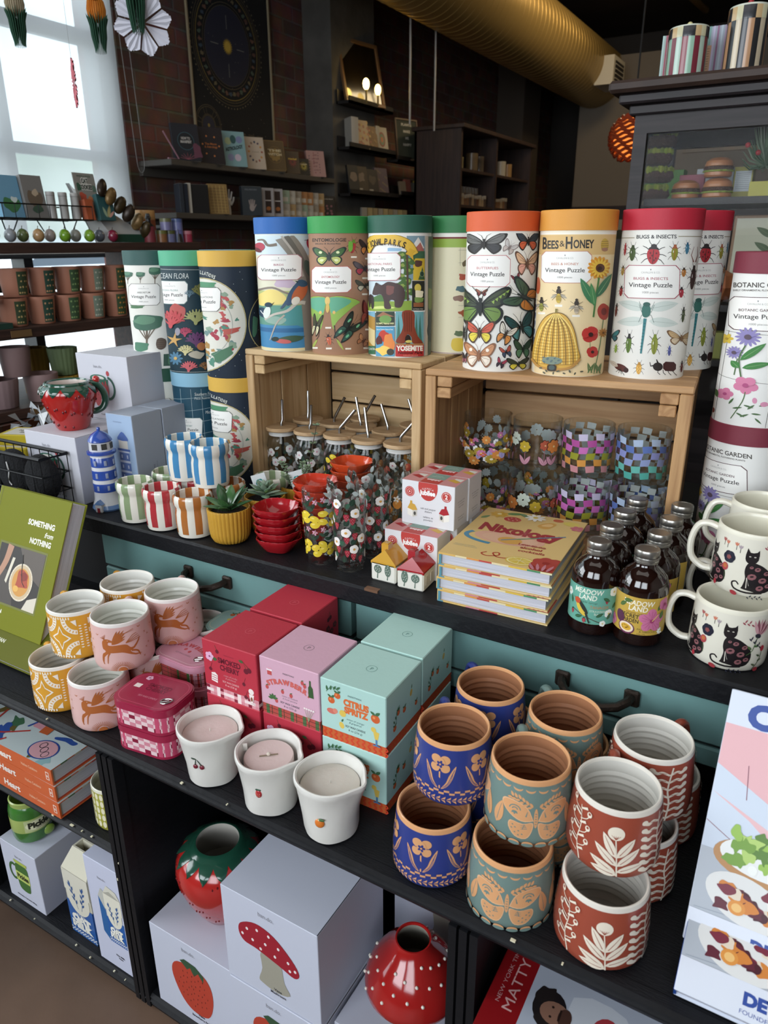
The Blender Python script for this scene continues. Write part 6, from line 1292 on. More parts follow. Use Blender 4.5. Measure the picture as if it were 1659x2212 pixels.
l=MB();leaf_prof(l,P,.0985,.074,11,.014,GRN);l.lathe([(.044,.0985),(.0435,.102),(.041,.1045),(.038,.1045),(.036,.101),(.0365,.09),(.034,.03),(0,.02)],GRN,40,ms=[GRN]*4+[M('c9b8ae',.3)]*3);l.build('leaf_collar',t)
MB().tube([(.038+a,0,z) for a,z in smooth([(0,.098),(.014,.095),(.025,.08),(.029,.06),(.023,.042),(.008,.034),(-.002,.036)],4,False)],.0088,GRN,12,flat=.8).build('mug_handle',t)
MB().blob((.054,0,.104),.0075,.0075,.0085,RED).build('thumb_berry',t)
t=thing('ceramic_lighthouse','blue and white striped ceramic lighthouse beside the green striped jar','lighthouse ornament',(-1.2560,.975,CT),face(-1.256,.975,-4))
BL,WL=M('2f4ea8',.2,coat=.6),M('cfcfd4',.25,coat=.5);LB=M('5f82b8',.25,coat=.5)
P=[(0,0),(.031,0),(.033,.004),(.030,.012),(.0262,.022),(.0255,.040),(.0258,.0405),(.0258,.058),(.0252,.0585),(.0245,.066),(.025,.0665),(.0248,.086),(.0242,.0865),(.0236,.094),(.0242,.0945),(.0238,.113),(.0232,.114),(.0235,.119),(.0292,.121),(.0292,.126),(.0235,.128),(.0225,.146),(.0245,.148),(.0225,.153),(.016,.161),(.007,.167),(.003,.169),(.004,.172),(.003,.175),(0,.176)]
ms=[LB,LB,LB,WL,WL,BL,BL,BL,WL,WL,BL,BL,WL,WL,BL,BL,WL,BL,BL,BL,WL,BL,BL,BL,BL,BL,BL,BL,BL];ms[3]=WL
m=MB().lathe(P,BL,40,ms)
for zz in (.049,.076,.103):
 for a in (-.6,.25,1.1):c,s_=sin(a),-cos(a);m.xf=Matrix.Translation((c*.0245,s_*.0245,zz)) @ Matrix.Rotation(a,4,'Z');m.box(-.0028,-.0016,-.005,.0028,.0006,.006,M('8a94b0',.4),bev=.0008);m.xf=None
for a in (-.5,.35,1.2):c,s_=sin(a),-cos(a);m.xf=Matrix.Translation((c*.0222,s_*.0222,.138)) @ Matrix.Rotation(a,4,'Z');m.box(-.0055,-.0018,-.006,.0055,.0006,.006,M('3c3a38',.5));m.xf=None
m.build('tower',t)
h=MB();h.xf=Matrix.Rotation(-.55,4,'Z') @ Matrix.Translation((0,-.030,0));h.box(-.008,-.006,0,.008,.008,.018,WL,bev=.001);h.raw([(-.0095,-.007,.017),(.0095,-.007,.017),(.0095,.008,.017),(-.0095,.008,.017),(0,-.007,.026),(0,.008,.026)],[[0,1,4],[1,2,5,4],[3,0,4,5],[2,3,5]],LB);h.box(-.0028,-.0066,0,.0028,-.0055,.010,M('9a2c38',.3));h.build('keeper_house',t)
def lh_art(A):
 A.text('7a8aa8','PADDYWAX',34,172,3,26);A.push(44,12,0,1.25)
 for z0,z1,c,w in ((0,10,'8098c4',17),(10,26,'c9cfe0',14),(26,40,'5f78b4',13.4),(40,44,'c9cfe0',13),(44,58,'5f78b4',12.8),(58,62,'c9cfe0',12.4),(62,76,'5f78b4',12),(76,79,'c9cfe0',12),(79,83,'4a66ac',15),(83,98,'d9d3c8',10.6)):A.rect(c,-w,z0,w,z1)
 A.poly('4f6cb4',smooth([(-13,98),(13,98),(8,107),(0,113),(-8,107)],2));[A.rect('c9cfe0',a,b,a+3,b+6) for a in (-8,5) for b in (30,48,66)];A.pop()
A=Art();lh_art(A);B=Art();B.push(50,60,90);B.text('6a7080','PADDYWAX',0,0,4,28,bold=.02);B.text('6a7080','CERAMIC LIGHTHOUSE',0,-8,2.2,40);B.pop()
carton('lighthouse_carton','pale blue tall lighthouse carton in front, beside the ornament',-1.299,1.032,CT,.078,.083,.190,'a3acbc',A,1,B,'9db6d4')
carton('lighthouse_carton','pale blue tall lighthouse carton behind the front one',-1.299,1.117,CT,.078,.083,.190,'a3acbc',None,1,B)
# ------------------------------------------------------------------ leaning cook books
def tilt(o,a,z=0):o.rotation_euler=(rad(a),0,rad(z));return o
A=Art((.5,0));A.clip=(0,0,213,270)
A.text('e6e4d6','SOMETHING',182,210,10.5,78,al='r',bold=.04);A.text('e6e4d6','from',182,193,10,24,al='r',shear=.3,bold=.02);A.text('e6e4d6','NOTHING',182,176,10.5,62,al='r',bold=.04)
A.rect('73702a',26,28,182,163);A.rect('2e2824',30,32,178,159)
A.sh=A.sh[:3];A.rect('6d7022',36,46,180,166);A.rect('302a26',40,50,176,162)
A.poly('4a423c',[(40,50),(110,50),(90,110),(40,120)]);A.poly('5a5048',[(100,162),(176,162),(176,100),(130,120)]);A.line('b58468',[(72,162),(66,130),(52,100)],18,12,sm=3);A.poly('d6cdb8',[(74,92),(84,140),(92,140),(80,88)]);A.poly('cfc6b4',[(140,50),(176,50),(176,80),(150,70)])
A.ell('d9cbb2',122,98,34,36,n=36);A.ell('c9b08a',122,98,31,33,n=36);A.ell('cf8f3a',122,98,25,27,n=30);A.blob('b0462c',124,104,19,18,3,.25);A.blob('8a2c20',128,110,9,7,5,.3);A.line('2a221e',[(112,150),(120,116),(126,100),(136,92)],2.4,1.4,sm=3);A.ell('e0a84a',112,84,8,6)
for k in range(24):a=k*15;A.ell('e9dfc9',122+32.5*cos(rad(a)),98+34.5*sin(rad(a)),1.2)
A.text('e6e4d6','ALISON ROMAN',44,30,7,82,bold=.04);A.line('5f621c',[(8,0),(8,270)],1.2)
g1=book('cook_book','olive green hardback cook book leaning upright, upper of two',(-1.363,.7320,.6285),(rad(65),0,0),.213,.27,.036,'767a18',None,A,spine='a9aa82')
B=Art((.5,0));B.text('c9c9b0','ALISON ROMAN',66,30,7,82,bold=.04)
book('cook_book','olive green hardback cook book lying flatter underneath its twin',(-1.345,.675,.5895),(rad(33),0,0),.213,.085,.030,'5f6218',None,B)
A=Art((.5,0));A.clip=(0,0,215,272)
A.rect('cfd6e4',0,0,215,272);A.rect('dfa9ae',0,130,215,235);A.poly('c3cede',[(0,190),(60,160),(120,130),(160,118),(215,150),(215,0),(0,0)]);A.poly('dfb0b4',[(0,160),(40,140),(110,90),(215,84),(215,112),(120,120),(60,136)]);A.line('8a5060',[(30,196),(34,160)],.8);A.line('8a5060',[(0,128),(60,100),(120,92)],.7,sm=3)
A.text('28489c','COOKING',20,238,24,175,al='l',bold=.06)
A.rect('a9b0ba',0,34,215,100);[A.line('8f98a6',[(4+k*23,36+k*9%50),(50+k*20,40+k*11%52)],.8) for k in range(8)]
A.ell('b5814c',62,100,50,22,n=30);A.ell('e0e2e0',66,104,48,20,n=30)
for k in range(26):A.blob(['6f9a34','8fb848','567f2c','a9c864'][k%4],30+(k*29)%76,96+(k*17)%30,8,6,k,.4,rot=k*30)
[A.ell('e6e9e4',x,y,4.6,5) for x,y in ((52,92),(84,96),(70,112))]
A.ell('d6d6d4',52,58,42,24,n=30,rot=-14)
for k in range(18):A.blob(['5e1a2c','7a2438','cf7a2c','4a1422','d9c9b4'][k%5],28+(k*23)%52,48+(k*13)%24,8,6,k+3,.35)
A.ell('d98a34',44,50,8.5,7.5);A.ell('e6b468',44,50,5,4.4);A.rect('d3d9e6',0,0,215,34);A.text('28489c','DEVON',62,14,11,60,al='l',bold=.06);A.text('28489c','FOUNDER OF',60,5,4,40,al='l')
c1=book('cook_book','white and pink hardback cook book leaning upright at the right edge',(-.018,.694,.618),(rad(61),0,0),.215,.272,.03,'cfd6e4',None,A)
book('cook_book','white and pink cook book lying flatter under its twin, blue spine',(-.016,.632,.5885),(rad(31),0,0),.215,.272,.03,'cfd6e4',None,A,spine='2450a8')
# ------------------------------------------------------------------ lower left: orange books, corn mug
cov=Art((.3,.4));cov.clip=(0,0,205,260)
cov.rect('b8c4c4',0,0,205,260)
for k in range(30):R=random.Random(k+5);cov.blob(['c23c2c','3f6a4a','2f4f9a','d0702c','cf8f9a','8ab0b4','6a5a2c'][k%7],R.uniform(5,200),R.uniform(5,255),R.uniform(10,26),R.uniform(6,16),k,.5,rot=R.uniform(0,180))
for k in range(9):R=random.Random(k+50);x,y=R.uniform(10,190),R.uniform(10,250);cov.line(['2f6a44','b8342c','2b479a'][k%3],[(x,y),(x+R.uniform(-50,50),y+R.uniform(20,60)),(x+R.uniform(-60,60),y+R.uniform(60,120))],4,sm=4)
cov.ring('2b479a',30,60,25,32,2.4,n=30);cov.ell('cf98a0',30,60,22,29,n=30);[cov.ring('33303a',22+k*8,46+k*12,8,7,1.2,n=16) for k in range(3)];cov.poly('c2452c',[(100,140),(205,150),(205,240),(90,230)]);cov.push(140,190,90);cov.text('e6dfd2','HEART',0,0,22,bold=.05);cov.pop();cov.poly('c25a2c',[(60,90),(100,96),(96,120),(58,112)])
def spn(A):pass
OC='cf5a28'
def obook(lb,x,y,z,rz):
 t=thing('heart_book',lb,'book',(x,y,z),rz);w,d,th=.205,.26,.0345;C_=M(OC,.35,coat=.25);k=.0026
 m=MB().box(0,0,th-k,w,d,th,C_,bev=.0006).box(0,0,0,w,d,k,C_,bev=.0006).box(-.0006,.0003,.0004,k,d-.0003,th-.0004,C_)
 m.art(cov,plane_map((0,0,th),(1,0,0),(0,1,0)),0)
 S_=Art((.35,.2));S_.text('eee6dc','Heart',120,10,14,50,bold=.03,al='c',shear=.1);S_.text('efb08a','Hailee Catalano',196,14,6,46,bold=.02);S_.rect('eee0d2',243,9,252,26);S_.rect(OC,244.5,10.5,250.5,24.5);S_.text('eee0d2','DK',247.5,15,4,5,bold=.05)
 m.art(S_,plane_map((-.0007,d,0),(0,-1,0),(0,0,1)),0)
 for i in range(6):m.box(.02+i*.03,-.0002,th-k,.034+i*.03,0,th,M(['3f6a44','c9c4a8','b8342c'][i%3],.4))
 m.build('cover',t);MB().box(k,.003,k,w-.004,d-.003,th-k,PAGE).build('page_block',t)
 m2=MB().box(.003,.0012,k,w-.006,.0029,k+.002,M('b8402c',.5));m2.build('headband',t);return t
o1=obook('orange spined illustrated cook book, topmost of three with a painted cover',-1.0395,.612,ML+.0692,rad(91)) if 0 else None
ob=obook('orange spined illustrated cook book, topmost of three with its cover showing',-1.041,.610,ML+.0692,rad(90.5))
dup(ob,(-1.038,.609,ML+.0346),rad(90),'orange spined illustrated cook book in the middle of the stack of three');dup(ob,(-1.034,.608,ML),rad(89.5),'orange spined illustrated cook book at the bottom of the stack of three')
# ------------------------------------------------------------------ corn, pickle, oat milk
def corn(A):
 for i in range(26):
  for j in range(5):A.ell('e3dcbc',-130+i*10,16+j*14.5,3.7,6.6,n=10)
mug('corn_mug','yellow green corn kernel mug on the small shelf beside the divider',-.9485,.668,ML,.0415,.041,.088,'a5a234','d9d5c0','bdb9a0',(lambda A:(corn(A),A)[1])(Art()),0)
def pick_art(A,s=1.):
 A.poly('3f6a2c',smooth([(-18,20),(-16,-16),(-8,-26),(12,-26),(17,-14),(18,20),(8,26),(-8,26)],3));A.poly('a9b84a',[(-17,26),(17,26),(19,32),(-19,32)]);A.rect('b9c860',-19,-8,19,10);A.text('33351c','Pickles',0,-3,9,32,bold=.05);A.ring('35602c',-24,6,13,17,5,n=20,a0=60,a1=300)
A=Art();A.text('8a8a92','ban.do.',58,122,6,24);A.push(60,72,0,1.15,1.35);pick_art(A);A.pop();A.text('33333a','Novelty Ceramic Mug',58,14,3.6,62,bold=.03)
carton('pickle_carton','white pickle mug carton on the bottom shelf at far left',-1.2935,.621,BS,.1165,.115,.151,'bfc2d2',A,0,seam=False)
t=thing('pickle_mug','green pickle jar mug standing on its white carton','mug',(-1.243,.668,BS+.1513),face(-1.243,.668,20))
G1=M('3a7a2a',.2,coat=.6,var=.3,vs=40);G2=M('9fb25a',.3,coat=.4)
m=MB().lathe([(0,.001),(.030,.001),(.036,.005),(.0385,.014),(.039,.03),(.0392,.031),(.0392,.062),(.039,.063),(.039,.072),(.037,.082),(.0335,.088),(.0345,.098),(.032,.1),(.030,.096),(.034,.08),(.034,.01),(0,.008)],G1,48,ms=[G1]*5+[G2]*2+[G1]*3+[G2]*6)
A=Art();A.rect('b9c48a',-30,33,30,61);A.ell('dfe0b8',2,47,30,12,n=30);A.text('2c2f1e','Pickles',2,42,13,50,bold=.06);A.text('2c2f1e','DELICIOUS',4,37.5,3,26);m.art(A,cyl_map(.0393),6);m.build('mug_body',t)
MB().tube([(.037+a,0,z) for a,z in smooth([(0,.07),(.018,.072),(.03,.055),(.028,.03),(.012,.018),(0,.02)],4,False)],.008,G1,10).build('mug_handle',t)
MB().blob((.016,-.037,.018),.012,.004,.011,M('7fa03a',.3,coat=.5)).build('pickle_slice',t)
def oat(A,W_=76,h=165):
 A.rect('1d5aa8',0,0,W_,h*.52);A.ell('dcd8c6',W_/2,h*.62,W_*.44,h*.26,n=40);A.rect('dcd8c6',0,h*.68,W_,h)
 for m_ in (0,1):
  A.push(W_*(.42+.18*m_),h*.48,14-26*m_);A.line('2c5a98',[(0,-6),(0,50)],1);[A.leaf('2c5a98',0,6+k*8,90+(28 if k%2 else-28),13,5) for k in range(6)];A.leaf('2c5a98',0,50,90,13,5);A.pop()
 A.text('dfe2e0','ORGANIC',W_/2,h*.335,5,arc=40,bold=.02);A.text('eceade','OAT',W_/2,h*.235,15,W_*.72,bold=.11);A.text('eceade','MILK',W_/2,h*.125,15,W_*.8,bold=.11)
 for i in range(19):
  for j in range(3):
   if (i+j)%2==0:A.rect('d5d9dc',i*4,4+j*3.2,i*4+4,7.2+j*3.2)
t=thing('oat_milk_vase','blue and cream ceramic milk carton vase between the two white boxes','vase',(-1.1035,.629,BS),rad(-1));w,d,h=.076,.074,.165;CRM=M('cfcab4',.3,coat=.4);BLU=M('1d5aa8',.25,coat=.4)
m=MB().box(0,0,0,w,d,h*.52,BLU,bev=.002).box(.0002,.0002,h*.5,w-.0002,d-.0002,h,CRM,bev=.001)
A=Art((.3,.4));oat(A);m.art(A,plane_map((0,-.0002,0),(1,0,0),(0,0,1)),0)
g=.036;yy=[0,d];top=[(.01,d/2-.012,h+g),(w-.01,d/2-.012,h+g),(w-.01,d/2+.012,h+g),(.01,d/2+.012,h+g)]
it=[(.014,d/2-.009,h+g),(w-.014,d/2-.009,h+g),(w-.014,d/2+.009,h+g),(.014,d/2+.009,h+g)];bt_=[(x,y,h-.02) for x,y,z in it]
base=[(0,0,h),(w,0,h),(w,d,h),(0,d,h)]
m.raw(base+top+it+bt_,[[0,1,5,4],[1,2,6,5],[2,3,7,6],[3,0,4,7],[4,5,9,8],[5,6,10,9],[6,7,11,10],[7,4,8,11],[8,9,13,12],[9,10,14,13],[10,11,15,14],[11,8,12,15],[12,13,14,15]],CRM);m.build('vase_body',t)
A=Art();A.text('8a8a92','ban.do.',44,216,6,22)
A.push(26,64,0,1,1);A.poly('2460a0',[(0,20),(16,4),(16,84),(0,108)]);A.poly('b9b9b0',[(0,108),(16,80),(26,120),(10,130)]);A.pop();A.push(42,68,0,.6,.72);oat(A);A.poly('cfccbc',[(0,165),(20,196),(60,188),(76,165)]);A.poly('a9a698',[(0,165),(30,180),(76,165)]);A.pop();A.text('33333a','Oat Milk',62,34,4,24,bold=.03);A.text('33333a','Vase',62,28,4,12,bold=.03)
carton('oat_milk_carton','tall white oat milk vase carton against the divider',-1.006,.617,BS,.096,.10,.256,'bfc3d8',A,0,seam=False)
# ------------------------------------------------------------------ middle cubby: strawberry vase, mushroom vase and cartons
def berry_print(A,x,y,s):
 A.push(x,y,0,s);A.poly('b83a26',smooth([(-26,34),(-38,10),(-26,-28),(-6,-46),(22,-42),(34,-10),(32,22),(14,38)],4));A.poly('2f4f34',[(-20,40),(-8,30),(-2,36),(4,24),(12,34),(20,22),(22,34),(8,44),(-12,46)])
 for k in range(40):a=k*2.399;r=34*sqrt(k/40);A.ell('6a2018',r*cos(a)*.8,-2+r*sin(a),.7,1.7)
 A.pop()
def mush_print(A,x,y,s):
 A.push(x,y,0,s);A.poly('9a9686',smooth([(-14,4),(14,2),(20,-30),(28,-46),(8,-54),(-16,-50),(-20,-44),(-14,-24)],3));A.poly('a01a2a',smooth([(-48,18),(-44,34),(-20,46),(8,40),(34,18),(44,0),(36,-10),(14,-4),(-20,4),(-40,6)],4))
 for a,b in ((-34,30),(-18,36),(0,36),(-26,16),(-6,20),(14,24),(28,10),(8,8),(-14,8),(30,-2),(38,2),(-42,18)):A.ell('e3d6d4',a,b,2,2.4)
 A.pop()
def vcart(lb,x,y,z,w,d,h,kind,yaw=0,A3=None):
 A=Art();A.text('8a8a92','ban.do.',w*480,h*880,8,30)
 (berry_print if kind=='s' else mush_print)(A,w*500,h*470,1.3 if kind=='s' else 1.25);A.text('33333a','Vase',w*560,h*130,5,15,bold=.03);A.text('33333a','Strawberry Fields' if kind=='s' else 'Mushroom',w*560,h*85,5,46 if kind=='s' else 30,bold=.02)
 return carton('vase_carton',lb,x,y,z,w,d,h,'bcc0d0',A,yaw)
vcart('white strawberry vase carton with the red vase standing on it',-.842,.614,BS,.189,.185,.1895,'s')
vcart('white strawberry vase carton below the mushroom vase carton',-.6515,.610,BS,.183,.185,.1895,'s')
vcart('white mushroom vase carton stacked high in the middle cubby',-.655,.612,BS+.190,.183,.185,.189,'m')
vcart('white vase carton under the red mushroom vase',-.4625,.632,BS,.185,.16,.1895,'m',A3=1)
vcart('white vase carton at the back carrying the printed mushroom one',-.459,.812,BS,.185,.175,.1895,'m')
vcart('white mushroom vase carton at the back behind the mushroom vase',-.459,.812,BS+.190,.185,.175,.189,'m')
t=thing('strawberry_vase','large glossy red strawberry vase with green leaf collar on a carton','vase',(-.745,.702,BS+.1898),face(-.745,.702))
P=[(0,.001),(.030,.001),(.034,0),(.038,.003),(.050,.025),(.064,.055),(.073,.085),(.0755,.105),(.073,.122),(.064,.138),(.050,.149),(.040,.153)]
m=MB();berry_body(m,P,56,80,zs=(.012,.125));m.build('vase_body',t)
l=MB();l.lathe([(.050,.1495),(.044,.154),(.039,.1565),(.0365,.1565),(.035,.153),(.0365,.145),(.05,.12),(.06,.08),(.03,.02),(0,.02)],GRN,48,ms=[GRN]*3+[M('a9a59c',.3,coat=.3)]*6)
leaf_prof(l,P,.1505,.126,14,.0125,GRN)
l.build('leaf_collar',t)
def mushroom(lb,x,y,z):
 t=thing('mushroom_vase',lb,'vase',(x,y,z),face(x,y));RD=M('a81a18',.14,coat=.8)
 P=[(.031,.045),(.052,.046),(.066,.054),(.0725,.066),(.0725,.078),(.066,.098),(.052,.120),(.038,.136),(.030,.146),(.0275,.152),(.0265,.1545),(.0245,.1545),(.0235,.151),(.026,.14),(.045,.11),(.05,.07),(0,.05)]
 m=MB().lathe(P,RD,56,ms=[RD]*12+[M('8a867a',.3,coat=.3)]*4)
 m.build('cap',t);MB().lathe([(0,.001),(.034,.001),(.037,.004),(.036,.015),(.031,.035),(.031,.046)],M('a9a48f',.3,coat=.4),40).build('stem',t)
 s_=MB();DM=M('d8d2c6',.3,coat=.4);Q=[(.052,.046),(.066,.054),(.0725,.066),(.0725,.078),(.066,.098),(.052,.120),(.038,.136),(.030,.146)]
 for k in range(46):
  zz=.05+.09*((k*17)%46+.5)/46;a=k*2.399
  r=next(ra+(rb-ra)*(zz-za)/(zb-za) for (ra,za),(rb,zb) in zip(Q,Q[1:]) if za<=zz<=zb);s_.blob((sin(a)*r,-cos(a)*r,zz),.0027,.0027,.0027,DM,8,6)
 s_.build('spot_relief',t)
mushroom('glossy red mushroom vase with raised white spots beside the divider',-.367,.706,BS+.1898)
# ------------------------------------------------------------------ right cubby: large book leaning up
A=Art((.3,.4));A.clip=(0,0,215,270);A.rect('8a0f14',0,0,44,270);A.rect('a9b0c0',44,0,215,270)
A.push(12,40,90);A.text('b8888a','NEW YORK TIMES BESTSELLING AUTHOR',0,-4,5,200,al='l');A.pop();A.push(30,34,90);A.text('c99a98','MATTY MATHESON',0,-4,13,210,al='l');A.pop()
A.push(78,62,90);A.poly('c3c8d2',smooth([(-30,-20),(30,-16),(40,-60),(20,-90),(-50,-90),(-54,-50)],2));A.ell('1f1a1c',2,6,24,20);A.blob('241e1e',14,14,14,12,3,.3);A.blob('241e1e',-16,2,9,14,5,.3);A.ell('8a6250',-2,-2,15,18);A.ell('4a3028',-2,-14,12,8);A.line('2a1c18',[(-9,-8),(6,-8)],2.4);A.ell('2a1c18',-8,2,1.6);A.ell('2a1c18',5,2,1.6);A.pop()
A.ell('b0343c',140,60,18,26);A.ell('3a5a9c',132,46,20,26);A.push(112,40,90);A.text('6a4a8a','Soups',0,0,9,40,shear=.3);A.pop()
bk=book('large_cook_book','red and white cook book with a man on its cover in the right cubby',(-.217,.574,.4385),(0,0,0),.215,.27,.031,'a9b0c0',None,A,spine='8a0f14')
# ------------------------------------------------------------------ shelf unit by the window
DW=wood('dark_walnut','4a3128','2f1f1a',1,knots=False)
t=thing('window_shelf_unit','dark wooden shelf unit with brass tags in front of the window','shelf',(-2.6,1.6,0));U0=(2.6,-1.6,0)
for z,dz,x1 in ((1.345,.034,-2.3),(1.078,.034,-2.3),(.815,.034,-2.3),(.5,.034,-2.3),(.2,.04,-2.3)):MB().box(-2.85,.2,z-dz,x1,2.42,z,DW,bev=.002).build('shelf_board',t,U0)
for y in (.2,2.38):MB().box(-2.85,y,0,-2.31,y+.04,1.312,DW).build('end_panel',t,U0)
MB().tube([(-2.33,2.33,1.345),(-2.33,2.33,1.40),(-2.6,2.33,1.40),(-2.6,2.33,1.345)],.012,M('2a2422',.5),8).build('end_rail',t,U0)
for y,z in ((1.5,1.061),(2.16,1.061),(1.52,.798)):MB().box(-2.2995,y,z-.011,-2.297,y+.075,z+.011,M('8a6a42',.5,metal=.4)).build('brass_tag',t,U0)
R=random.Random(21)
BR='b07258'
def planter(lb,x,y,z,r,h,c,fl=0,grp=None,name='plant_pot',pat=None):
 t=thing(name,lb,'pot',(x,y,z),face(x,y),grp);mt=M(c,.6)
 m=MB().lathe([(0,.001),(r*.8,.001),(r*.84,.004),(r,h*.9),(r,h),(r*.92,h),(r*.88,h*.7),(0,h*.7)],mt,32 if not fl else 64,flute=fl,fn=20)
 if pat:
  A=Art((.6,0));pc,dc=pat;A.rect(pc,2,h*80,42,h*900);[A.blob(dc,7+(k*9)%32,h*160+(k//3)*h*200,3,3,k,.3) for k in range(12)];m.art(A,cyl_map(r*.93,0,[(.004,r*.845),(h*.9,r*1.002),(h,r)]),6)
 m.build('pot_body',t);return t
pats=[('3a4a30','c9a86a'),('2c4a3c','cf9a6a'),('3f5a3a','8fae6a'),('7a8a78','c9c4b0'),('3a5030','d9923c'),('6a2a34','d9c9c4')]
tp=[planter('terracotta pot with printed band, upper row on the window shelf',-2.38,1.55,1.078+.094,.047,.092,BR,pat=p,grp='terracotta pots on the window shelf') for p in pats]
for k,o in enumerate(tp):o.location=(-2.385,1.60+k*.105+(0.0),1.078+.094);o.rotation_euler=(0,0,face(-2.38,1.6+k*.1,10))
for k in range(7):o=dup(tp[k%6],(-2.37,1.57+k*.107,1.0785),face(-2.37,1.57+k*.107,5),'terracotta pot with printed band, lower row on the window shelf')
for k in range(5):dup(tp[(k+2)%6],(-2.50,1.62+k*.11,1.0785),face(-2.5,1.6,25),'terracotta pot with printed band, back row on the window shelf')
for k in range(3):o=planter('terracotta pot at the far right end of the lowest visible window shelf',-2.40-.01*k,2.06+k*.115,.815,.055,.13,'a8704e',grp='terracotta pots at the right end of the lower window shelf')
planter('plain mauve pot, upper one on the lower window shelf',-2.37,1.545,.815+.098,.052,.1,'8a6e6c');planter('plain mauve pot, lower one on the lower window shelf',-2.37,1.63,.8155,.058,.096,'9a7c7a')
planter('ribbed mauve pot, upper one at the far left of the window shelf',-2.38,1.415,.815+.098,.05,.105,'806466',.0018);planter('ribbed mauve pot, lower one at the far left of the window shelf',-2.38,1.475,.8155,.062,.097,'93797a',.0018)
planter('fluted sage green pot on top of a mustard one',-2.40,1.755,.815+.072,.05,.098,'6a7d52',.003);planter('fluted mustard pot underneath the sage green one',-2.40,1.755,.8155,.048,.07,'b08a2c',.003);planter('fluted mustard pot behind the sage green pot',-2.5,1.705,.8155,.05,.168,'a5802c',.003)
t=thing('heather_bunch','purple heather bunch in a dark green stand on the window shelf','flowers',(-2.36,1.42,1.0785))
m=MB()
for k in range(160):a=R.uniform(0,6.28);r=R.uniform(0,.07);m.blob((r*cos(a),r*1.3*sin(a),.085+R.uniform(0,.055)-r*.3),.006,.006,.009,M(['8a6aa0','a07ab0','6a4f84'][k%3],.8),5,4)
m.build('blossoms',t);m=MB();[m.tube([(cos(k)*.025,sin(k)*.05,0),(cos(k)*.04,sin(k)*.06,.08)],.003,M('5a4a38',.8),5) for k in range(12)];m.build('stems',t);MB().box(-.04,-.09,0,.05,.1,.018,M('1f3f34',.6)).build('stand',t)
t=thing('wire_rack','black wire display rack with plant kits above fruit shaped clips','rack',(-2.42,1.6,1.3455));WM=M('191a1c',.45,metal=.5);m=MB();zr=.075
for x in (-.07,.07):m.tube([(x,-.5,zr),(x,.33,zr)],.003,WM,6);m.tube([(x,-.5,zr+.045),(x,.33,zr+.045)],.0025,WM,6)
for k in range(20):y=-.5+k*.0437;m.tube([(-.07,y,zr+.045),(-.07,y,zr),(.07,y,zr),(.07,y,zr+.045)],.0015,WM,4)
for y in (-.3,-.03,.2):
 m.tube([(.07,y,zr),(.05,y+.03,.002)],.0022,WM,5);m.tube([(.07,y+.06,zr),(.05,y+.03,.002)],.0022,WM,5);m.tube([(-.07,y,zr),(-.05,y+.03,.002)],.0022,WM,5)
m.build('wire_frame',t)
def card(name,lb,cat,x,y,z,w,h,th,c,A=None,rz=90,tiltx=-8,grp=None):
 o=MB();o.box(-w/2,0,0,w/2,th,h,M(c,.55) if isinstance(c,str) else c,bev=.0008)
 if A:o.art(A,plane_map((-w/2,-.0002,0),(1,0,0),(0,0,1)),0)
 o=o.build(name);o.location=(x,y,z);o.rotation_euler=(rad(tiltx),0,rad(rz));return tag(o,lb,cat,grp)
A=Art();A.rect('6aa0c0',0,0,80,130);A.blob('3f7a4a',40,40,26,24,2,.3);A.blob('c9d8d4',52,56,10,10,2,.3);card('seed_kit','blue hanging seed kit at the far left of the wire rack','packet',-2.38,1.64,1.424,.08,.13,.02,'6aa0c0',A)
A=Art();A.blob('6a5a4a',40,60,24,30,2,.3);A.blob('3f5a4a',45,30,20,14,4,.3);A.blob('b8a48a',46,82,12,12,4,.3);card('seed_kit','grey hanging seed kit on the wire rack beside the blue one','packet',-2.37,1.725,1.424,.08,.135,.02,'7d7b78',A)
for k in range(6):
 o=MB().lathe([(0,0),(.014,0),(.014,.075),(.0145,.076),(.0145,.088),(0,.089)],M(['b5b2ae','8d8a88','77706c'][k%3],.45),16,ms=[M('b5b2ae',.45)]*2+[M('55504c',.5)]+[M('b5b2ae',.45)]*2).build('small_jar',None,(-2.38-(k%2)*.03,1.785+k*.025,1.4215));tag(o,'small grey lidded jar standing in the wire rack','jar','grey jars in the wire rack')
A=Art();A.rect('8f8d86',0,0,92,150);A.text('3a5a48',"WHO'S A GOOD",46,138,6,60,bold=.04);A.text('e9e9e2','CAT',46,118,16,30,bold=.14);A.text('2f3f38','CAT',46,118,15,29,bold=.05);A.text('e9e9e2','COOKIES',46,97,16,58,bold=.14);A.text('2f3f38','COOKIES',46,97,15,57,bold=.05);A.blob('2f5a44',16,104,10,14,3,.2);A.blob('5a7a6a',82,100,9,12,3,.3);A.blob('c9543c',26,66,18,20,3,.4);A.blob('cf7a4a',58,60,20,14,8,.3);A.blob('d9c4b8',44,40,24,20,8,.3)
card('cookie_sign','grey cat cookies display sign with rounded top above the rack','sign',-2.385,1.955,1.43,.092,.152,.004,'8f8d86',A)
card('plant_kit','orange red plant kit bottle in the wire rack','packet',-2.355,1.93,1.4215,.035,.07,.03,'b5532c');A=Art();A.leaf('b0a46a',36,10,70,46,14);A.leaf('8fa88a',32,10,110,40,12);A.leaf('cf9a8a',40,10,40,36,10);card('plant_kit','teal leafy plant kit packet at the end of the wire rack','packet',-2.35,2.0,1.4215,.07,.09,.02,'2c5a5c',A)
t=thing('scarf_display_box','slanted open box of gold patterned cat toys with green base','display box',(-2.36,2.10,1.3455),rad(90))
